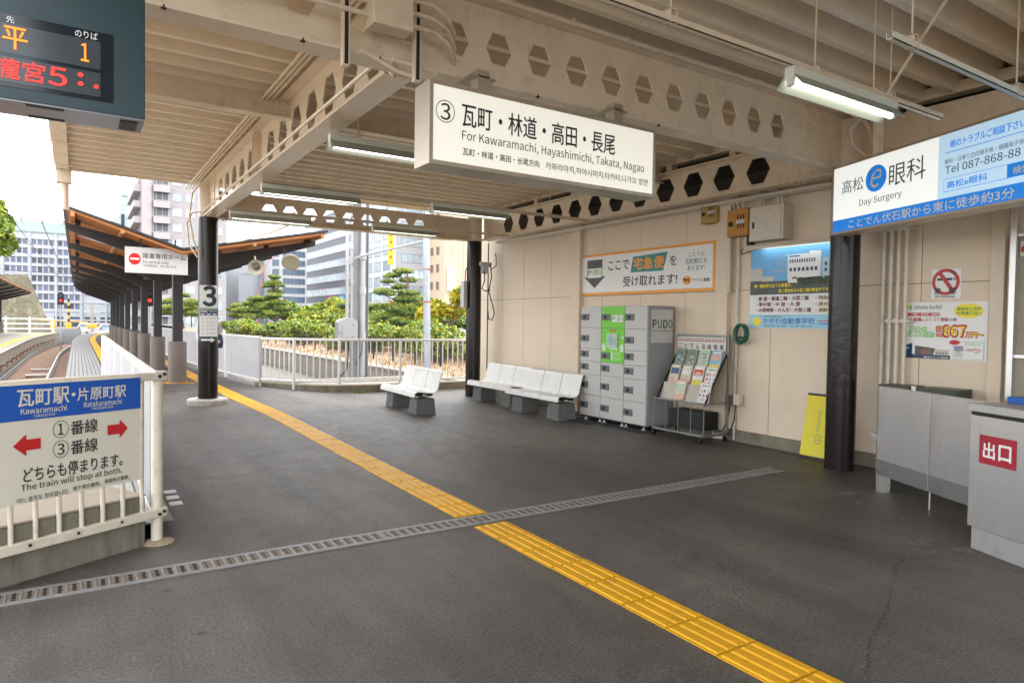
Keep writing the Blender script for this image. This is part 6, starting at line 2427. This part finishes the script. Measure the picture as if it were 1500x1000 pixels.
def roadsign(label, x, y, h, kind):
    t = thing('road_sign', label, 'road sign', (x, y, .3))
    b = MB()
    b.tube([(x, y, .3), (x, y, h + .3)], .05, 8)
    b.build('pole', M('sign_pole_brown', (.3, .2, .17), .5, var=.1), t)
    b = MB()
    if kind == 'round':
        for q, cz in enumerate((h, h - 2.0)):
            b.lathe([(.42, 0), (.42, .03)], (x, y - .08, cz), 20, 0, (0, -1, 0))
            b.lathe([(.3, .03), (.3, .04)], (x, y - .08, cz), 20, 1, (0, -1, 0))
        b.box(x - .36, y - .1, h - 1.5, x + .36, y - .07, h - .5, 2)
    elif kind == 'tall':
        b.box(x - .35, y - .1, h - 2.2, x + .35, y - .06, h + .4, 1)
        b.box(x - .06, y - .104, h - 1.9, x + .06, y - .1, h + .1, 2)
    else:
        b.box(x - .75, y - .1, h - .6, x + .75, y - .06, h + .6, 1)
        b.box(x - .3, y - .104, h - .3, x + .3, y - .1, h + .3, 2)
        b.box(x - .7, y - .1, h - 1.7, x + .7, y - .06, h - .65, 2)
    b.build('panel', [RED, SGB, WHT], t)
roadsign('round red rimmed blue road signs on one post among the trees', 29.5, 92, 4.5, 'round')
roadsign('tall narrow blue road sign among the trees', 31, 92, 4.6, 'tall')
roadsign('square blue road sign with a white plate below it', 33.5, 92, 5.8, 'square')
t = thing('street_lamp', 'thin red brown curved street lamp rising in front of the rounded white building', 'street lamp', (32.2, 92, .3))
b = MB()
b.tube([(31.8, 92, .3), (32.2, 92, 4.5), (32.8, 92, 8.0), (33.8, 92, 10.2), (34.6, 92, 10.3)], [.1, .09, .08, .06, .06], 8)
b.build('pole', M('lamp_red_brown', (.4, .1, .09), .5, var=.1), t, smooth=True)
b = MB()
b.box(34.4, 91.85, 10.2, 35.1, 92.15, 10.35)
b.build('lamp_head', GALV, t)
t = thing('street_lamp', 'thin red brown curved street lamp in front of the grey glass tower', 'street lamp', (30, 120, .3))
b = MB()
b.tube([(25.6, 120, .3), (26.0, 120, 6), (26.8, 120, 10.0), (28, 120, 11.9), (29, 120, 12)], [.1, .09, .08, .06, .06], 8)
b.build('pole', M('lamp_red_brown', (.4, .1, .09)), t, smooth=True)
b = MB()
b.box(28.8, 119.85, 11.9, 29.5, 120.15, 12.05)
b.build('lamp_head', GALV, t)
t = thing('traffic_light', 'traffic light with a red lamp on a brown arm before the yellow tipped tree', 'traffic light', (31, 75, .3))
b = MB()
b.tube([(31, 75, .3), (31, 75, 4.6), (33.2, 75, 4.7)], .07, 8)
b.build('pole', M('sign_pole_brown', (.3, .2, .17)), t)
b = MB()
b.box(31.1, 74.8, 3.55, 32.3, 75.0, 4.0)
b.build('housing', BOLT, t, bevel=.05)
b = MB()
b.lathe([(.17, 0), (.15, .04)], (31.35, 74.8, 3.78), 16, 0, (0, -1, 0))
b.build('red_lamp', SIGR, t)
t = thing('bus_shelter', 'low white flat roofed shelter behind the golden young tree', 'shelter', (26, 42, .3))
b = MB()
b.box(22.5, 42, 1.75, 31, 45, 1.95)
b.build('roof', WHITEP, t)
b = MB()
b.box(26.5, 43, .3, 30.5, 44.8, 1.75)
b.build('wall', M('shelter_beige', (.5, .42, .33), .7, var=.1), t)
b = MB()
b.box(28.2, 42.97, .8, 29, 43.0, 1.35)
b.build('window', GLASSD, t)

# ------------------------------------------------------------------ person behind the column
t = thing('person', 'person in a pale grey shirt standing behind the numbered column', 'person', (2.12, 14.2, .1))
def skinmesh(name, joints, edges, mt, parent, sub=2):
    me = bpy.data.meshes.new(name)
    ox = Vector(parent.location)
    me.from_pydata([tuple(Vector(j[:3]) - ox) for j in joints], edges, [])
    me.materials.append(mt)
    o = bpy.data.objects.new(name, me)
    COL.objects.link(o)
    o.parent = parent
    sk = o.modifiers.new('skin', 'SKIN')
    sv = me.skin_vertices[0].data
    for k, j in enumerate(joints):
        r = j[3] if len(j) > 3 else .05
        r2 = j[4] if len(j) > 4 else r
        sv[k].radius = (r, r2)
        sv[k].use_root = k == 0
    sk.use_smooth_shade = True
    sb = o.modifiers.new('smooth', 'SUBSURF')
    sb.levels = sb.render_levels = sub
    return o
bx, by, bz = 2.155, 14.2, .1
def J(x, y, z, r, r2=None):
    return (bx + x, by + y, bz + z, r, r2 if r2 else r)
jt = [J(0, 0, .92, .14, .1), J(0, 0, 1.12, .13, .09), J(0, 0, 1.32, .15, .1), J(0, 0, 1.42, .09, .07), J(0, .0, 1.49, .05), J(0, -.01, 1.57, .07, .08), J(0, -.015, 1.66, .078, .095), J(0, 0, 1.74, .06, .07)]
ed = [(0, 1), (1, 2), (2, 3), (3, 4), (4, 5), (5, 6), (6, 7)]
def chain(start, pts):
    k = start
    for p in pts:
        jt.append(p)
        ed.append((k, len(jt) - 1))
        k = len(jt) - 1
    return k
for s_ in (-1, 1):
    chain(0, [J(.09 * s_, 0, .82, .085), J(.1 * s_, -.02, .48, .058), J(.1 * s_, .02, .1, .038), J(.1 * s_, -.1, .04, .035)])
    k = chain(2, [J(.16 * s_, 0, 1.38, .05), J(.19 * s_, .02, 1.1, .04), J(.15 * s_, -.17, .98, .03), J(.12 * s_, -.23, 1.0, .028, .016)])
    for f in range(4):
        chain(k, [J(.09 * s_, -.27, 1.025 - .02 * f, .009), J(.06 * s_, -.3, 1.03 - .021 * f, .008), J(.035 * s_, -.3, 1.025 - .02 * f, .007)])
    chain(k, [J(.11 * s_, -.25, 1.05, .01), J(.09 * s_, -.275, 1.075, .009)])
SKINM = M('skin', (.5, .31, .22), .5, var=.05)
skinmesh('body', jt, ed, SKINM, t)
SHIRT = M('shirt_grey', (.55, .54, .53), .8, var=.06)
sj = [J(0, 0, .95, .165, .115), J(0, 0, 1.15, .155, .105), J(0, 0, 1.33, .17, .115), J(0, 0, 1.43, .09, .075)]
se = [(0, 1), (1, 2), (2, 3)]
for s_ in (-1, 1):
    k0 = len(sj)
    sj += [J(.16 * s_, 0, 1.385, .06), J(.19 * s_, .02, 1.12, .052), J(.165 * s_, -.1, .97, .043)]
    se += [(2, k0), (k0, k0 + 1), (k0 + 1, k0 + 2)]
skinmesh('shirt', sj, se, SHIRT, t)
tj = [J(0, 0, .95, .16, .115)]
te = []
for s_ in (-1, 1):
    k0 = len(tj)
    tj += [J(.092 * s_, 0, .82, .1), J(.1 * s_, -.02, .48, .075), J(.1 * s_, .02, .12, .06)]
    te += [(0, k0), (k0, k0 + 1), (k0 + 1, k0 + 2)]
skinmesh('trousers', tj, te, M('trousers_dark', (.03, .035, .05), .8, var=.1), t)
b = MB()
b.lathe([(.0, .13), (.06, .115), (.095, .06), (.1, .0), (.09, -.06), (.05, -.09)], (bx, by + .02, bz + 1.68), 20)
b.build('hair', M('hair_black', (.012, .01, .01), .5, var=.1), t, smooth=True)
b = MB()
for s_ in (-1, 1):
    b.lathe([(.012, 0), (.01, .006)], (bx + .032 * s_, by - .105, bz + 1.665), 8, 0, (0, -1, 0))
b.lathe([(.014, 0), (.008, .022)], (bx, by - .1, bz + 1.63), 8, 1, (0, -1, 0))
b.box(bx - .025, by - .1, bz + 1.585, bx + .025, by - .092, bz + 1.593, 2)
for s_ in (-1, 1):
    b.lathe([(.028, -.01), (.02, .012)], (bx + .078 * s_, by, bz + 1.65), 8, 1, (s_, 0, 0))
b.build('face', [INK, SKINM, M('lip', (.35, .12, .1), .5, var=0)], t)
t = thing('shoulder_bag', 'dark blue bag with a pale strap hanging beside the person behind the column', 'bag', (2.38, 14.15, .9))
b = MB()
b.prism([(2.25, .98), (2.38, .97), (2.395, 1.08), (2.37, 1.24), (2.28, 1.24)], (0, 14.05, 0), (1, 0, 0), (0, 0, 1), .16)
b.build('body', M('bag_navy', (.02, .045, .12), .7, var=.15), t, bevel=.02)
b = MB()
b.tube([(2.34, 14.12, 1.2), (2.37, 14.14, 1.35), (2.33, 14.2, 1.56)], .012, 8)
b.build('strap', M('bag_strap', (.3, .3, .32), .7), t)

# ------------------------------------------------------------------ city buildings
WM = {}
def winmesh(w_, h_, glass, frame, n=1, vsplit=0):
    key = (w_, h_, glass.name, frame.name, n, vsplit)
    if key not in WM:
        b = MB()
        b.box(-w_ / 2, -.02, 0, w_ / 2, .05, h_, 0)
        f = min(.09, w_ * .06)
        b.box(-w_ / 2 - f, -.1, -f, w_ / 2 + f, .02, 0, 1)
        b.box(-w_ / 2 - f, -.1, h_, w_ / 2 + f, .02, h_ + f, 1)
        b.box(-w_ / 2 - f, -.1, 0, -w_ / 2, .02, h_, 1)
        b.box(w_ / 2, -.1, 0, w_ / 2 + f, .02, h_, 1)
        for k in range(1, n):
            x = -w_ / 2 + w_ * k / n
            b.box(x - f * .4, -.08, 0, x + f * .4, .02, h_, 1)
        o = b.build('window', [glass, frame])
        me = o.data
        bpy.data.objects.remove(o)
        WM[key] = me
    return WM[key]
def win(parent, face, pos, me):
    o = bpy.data.objects.new('window', me)
    COL.objects.link(o)
    o.parent = parent
    o.location = Vector(pos) - Vector(parent.location)
    if face == 'x':
        o.rotation_euler = (0, 0, R(-90))
    return o
def bld(name, label, x0, y0, x1, y1, z1, mt, parapet=None, z0=-.9, base=None):
    t = thing(name, label, 'building', ((x0 + x1) / 2, y0, z0))
    b = MB()
    b.box(x0, y0, z0, x1, y1, z1)
    b.build('wall', mt, t)
    if parapet:
        b = MB()
        b.box(x0 - .25, y0 - .25, z1, x1 + .25, y1 + .25, z1 + .8)
        b.build('parapet', parapet, t)
    return t
FRW = M('window_frame_white', (.5, .51, .53), .5, var=0)
FRG = M('window_frame_grey', (.3, .31, .33), .5, var=0)
OFFW = M('office_white', (.5, .52, .57), .7, var=.05, scale=.3)
t = bld('office_building', 'large white office building with a grid of small dark windows behind the rampart', -30, 200, 22, 230, 21.7, OFFW)
b = MB()
b.box(-30.3, 199.6, 21.7, 22.3, 230.3, 24.2)
b.build('roof_band', M('roof_band_green', (.38, .47, .47), .6, var=.05, scale=.5, stretch=(8, 1, 1)), t)
b = MB()
for k in range(12):
    b.box(-28 + 4.2 * k, 199.2, 24.2, -27.7 + 4.2 * k, 200.2, 24.9)
b.box(-30, 199.4, 24.7, 22, 199.5, 24.8)
b.build('roof_rail', M('rail_brown', (.3, .2, .18), .6, var=0), t)
me = winmesh(.86, 1.45, M('office_glass', (.085, .1, .15), .25, var=.4, scale=.3, rnd=.6), FRW)
n_ = 0
for g_ in range(-3, 3):
    for k in range(4):
        x = -8.66 + 1.17 * k + g_ * 5.25
        for r_ in range(8):
            if n_ < 100 and -15 < x < 3:
                win(t, 'y', (x, 200, 18.7 - 2.18 * r_ - (.0 if r_ < 2 else .1)), me)
                n_ += 1
b = MB()
for g_ in range(-4, 5):
    b.box(-9.75 + g_ * 5.25, 199.55, -.9, -9.35 + g_ * 5.25, 200, 21.6)
for k in range(11):
    b.box(-30, 199.75, .4 + 2.18 * k, 22, 200, .75 + 2.18 * k)
b.build('pilaster', OFFW, t)
b = MB()
for k in range(10):
    b.box(-12 + 3.4 * k, 199.9, -.9, -9.6 + 3.4 * k, 199.99, 1.4)
b.build('ground_floor_window', GLASSD, t)
TEALW = M('pale_teal_wall', (.39, .46, .475), .75, var=.04, scale=.3)
t = bld('stepped_building', 'pale teal stepped block behind the pink apartment building', 7.3, 190, 22, 215, 25.5, TEALW)
b = MB()
b.box(8.6, 190.5, 25.5, 22, 214, 29.2)
b.box(10.2, 191, 29.2, 22, 212, 31.5)
b.box(9.2, 190.2, 31, 10.2, 193, 33.5)
b.build('upper_storey', TEALW, t)
b = MB()
b.box(9.1, 189.85, 23.2, 9.8, 190.1, 26.5)
b.build('window', GLASSD, t)
PINK = M('apartment_tile', (.37, .335, .338), .75, var=.06, scale=.8, bump=.1)
PINKL = M('balcony_tile', (.43, .385, .388), .75, var=.05, scale=.8)
t = bld('apartment_building', 'pinkish apartment building with stacked balconies and white sash windows', 10.23, 145, 25.2, 168, 30, PINK)
me1 = winmesh(1.5, 1.3, GLASSL, FRW, 2)
me2 = winmesh(2.0, 1.5, GLASSB, FRW, 2)
for r_ in range(10):
    z = 28.2 - 2.95 * r_
    if z < 0:
        break
    for x in (16.3, 18.6, 21.3, 23.6):
        win(t, 'y', (x, 145, z - 1.2), me1)
    win(t, 'y', (13.75, 145.02, z - 1.35), me2)
    b = MB()
    b.box(12.2, 143.9, z - 2.9, 15.0, 145, z - 2.75)
    b.box(12.2, 143.9, z - 2.75, 15.0, 144.05, z - 1.65)
    b.box(12.2, 144.05, z - 2.75, 12.35, 145, z - 1.65)
    b.box(14.85, 144.05, z - 2.75, 15.0, 145, z - 1.65)
    b.box(12.35, 144.97, z - 1.65, 14.85, 144.995, z - .1, 1)
    b.build('balcony', [PINKL, M('balcony_recess', (.16, .15, .17), .8, var=0)], t)
    b = MB()
    b.box(9.0, 146, z - 2.9, 10.23, 166, z - 2.75)
    b.box(9.0, 146, z - 2.75, 9.12, 166, z - 1.7)
    b.box(9.12, 146, z - 2.75, 10.23, 146.12, z - 1.7)
    b.box(10.19, 146.2, z - 1.7, 10.225, 166, z - .1, 1)
    b.build('gallery', [PINKL, M('balcony_recess', (.16, .15, .17))], t)
b = MB()
b.box(11.9, 144.5, 30, 25.2, 145, 30.6)
b.box(10.3, 144.6, -.9, 11.9, 145, 30.2)
b.build('corner_pier', PINKL, t)
WB = M('render_white', (.54, .55, .56), .75, var=.05, scale=.4)
t = bld('white_building', 'white block with small teal windows beside the dark numbered column', 31.5, 200, 37.2, 215, 14.2, WB, WB)
me = winmesh(1.0, 1.0, M('glass_teal', (.1, .24, .27), .2, var=.2), FRW)
me_ = winmesh(.8, .8, M('glass_teal', (.1, .24, .27)), FRW)
for r_ in range(5):
    win(t, 'y', (33.3, 200, 12 - 2.6 * r_), me)
    win(t, 'y', (35.4, 200, 12 - 2.6 * r_), me)
b = MB()
b.box(30.9, 199.4, 12.2, 31.5, 199.9, 14.8)
b.build('red_sign', M('sign_red', (.6, .05, .05), .5, var=0), t)
t = bld('low_white_building', 'low white building with one wide dark window in front of the teal windowed block', 34.6, 185, 36.6, 195, 9.9, WB, WB)
win(t, 'y', (35.5, 185, 6.9), winmesh(1.3, .5, GLASSD, FRW))
t = bld('pink_annex', 'low pinkish block at the edge of the numbered column', 27.5, 175, 29.8, 190, 13.5, PINKL)
for r_ in range(4):
    win(t, 'y', (28.7, 175, 11 - 2.6 * r_), winmesh(1.1, 1.1, GLASSB, FRW))
GT = M('tower_grey', (.43, .45, .48), .6, var=.05, scale=.3)
t = bld('glass_tower', 'pale grey tower with vertical glass strips behind the slender tiered pine', 34.2, 180, 42.4, 200, 20.6, GT)
for k in range(7):
    win(t, 'y', (38.6 + .58 * k, 180, .5), winmesh(.46, 19.4, GLASSL, GT, 1))
b = MB()
b.box(38.0, 179.6, -.9, 38.25, 180, 20.6)
b.box(34.2, 179.85, 5.9, 38, 180, 6.1)
b.box(34.2, 179.85, 12.9, 38, 180, 13.1)
b.build('rib', GT, t)
RW = M('rounded_white', (.56, .56, .58), .6, var=.03)
t = thing('rounded_office', 'white office block with chamfered corner and bands of blue windows', 'building', (44, 170, -.9))
b = MB()
b.prism([(40.2, 172.5), (42.1, 170), (48.3, 170), (48.3, 190), (40.2, 190)], (0, 0, 20.2), (1, 0, 0), (0, 1, 0), 21.1)
b.build('wall', RW, t)
me = winmesh(5.3, 1.35, M('glass_band_blue', (.08, .13, .2), .12, var=.3), FRG, 6)
me2 = winmesh(1.8, 1.35, M('glass_band_blue', (.08, .13, .2)), FRG, 2)
for r_ in range(9):
    z = 17.0 - 2.25 * r_
    win(t, 'y', (45.2, 170, z), me)
    o = win(t, 'y', (41.1, 171.25, z), me2)
    o.rotation_euler = (0, 0, math.atan2(-2.5, 1.9))
DKB = M('dark_tile', (.125, .125, .15), .6, var=.08, scale=.6)
t = bld('dark_office', 'dark grey office block with long pale ribbon windows beside the mast', 56, 158, 76, 199, 29.6, DKB)
RIB = M('ribbon_glass', (.42, .5, .55), .15, var=.35, scale=.5)
me = winmesh(39.5, 1.75, RIB, FRG, 34)
for r_ in range(8):
    win(t, 'x', (56, 178.3, 25.9 - 3.6 * r_ + .2), me)
    win(t, 'y', (57.2, 158, 25.9 - 3.6 * r_), winmesh(2.0, 2.6, M('corner_teal_glass', (.16, .34, .36), .5, var=.2), FRG, 2))
b = MB()
for k in range(5):
    b.box(58 + 3 * k, 160, 29.6, 60 + 3 * k, 163, 31.0)
b.build('roof_plant', GALV, t)
WO = M('white_office', (.55, .56, .57), .7, var=.04, scale=.4)
t = bld('white_office', 'white office building with wide windows carrying the yellow vertical shop sign', 56, 134, 63.9, 151, 32, WO)
me = winmesh(3.6, 1.9, GLASSL, FRG, 3)
for r_ in range(9):
    for k in range(3):
        win(t, 'x', (56, 136.9 + 5.2 * k, 29 - 3.3 * r_), me)
b = MB()
b.box(56.9, 133.9, -.9, 63.9, 134, 32)
b.build('tiled_end_wall', M('grey_tile', (.38, .38, .39), .7, var=.06, scale=.6), t)
me = winmesh(5.4, 1.7, GLASSL, FRG, 4)
for r_ in range(9):
    win(t, 'y', (60.9, 133.9, 27.8 - 3.4 * r_), me)
t = thing('tower_sign', 'tall yellow vertical shop sign with red characters on the white office', 'sign', (55.4, 133.2, 15))
b = MB()
b.box(54.9, 133.2, 13.4, 55.9, 133.6, 20.6)
b.build('panel', M('sign_yellow', (.85, .6, .01), .5, var=0), t)
d = Decal(t, (0, 133.195, 0), (1, 0, 0))
for k in range(4):
    d.ell('lettering', M('sign_red_dot', (.75, .08, .02), .5, var=0), 55.4, 19.6 - 1.55 * k, .28, .38, 1, 10)
d.done()
BT = M('beige_tile', (.58, .45, .33), .75, var=.05, scale=.8)
t = bld('beige_building', 'beige tiled building with small square windows behind the golden young tree', 64, 125.5, 90, 143, 27, BT, BT)
me = winmesh(1.3, 1.55, M('glass_brown', (.17, .14, .11), .2, var=.2), M('beige_frame', (.4, .32, .24), .6, var=0), 1)
for r_ in range(7):
    for k, y in enumerate((141.2, 138.2, 134.2, 131.2, 128.4)):
        win(t, 'x', (64, y, 23 - 3.66 * r_), me)
b = MB()
for k in range(9):
    b.box(63.97, 125.5, 1 + 3 * k, 90, 125.48, 1.05 + 3 * k)
for k in range(8):
    b.box(65.5 + 3 * k, 125.46, -.9, 65.55 + 3 * k, 125.5, 27)
b.build('tile_joint', M('tile_joint', (.36, .28, .2), .8, var=0), t)
b = MB()
b.box(64.6, 124.9, 8.0, 66.2, 125.3, 13)
b.build('white_sign', WHT, t)
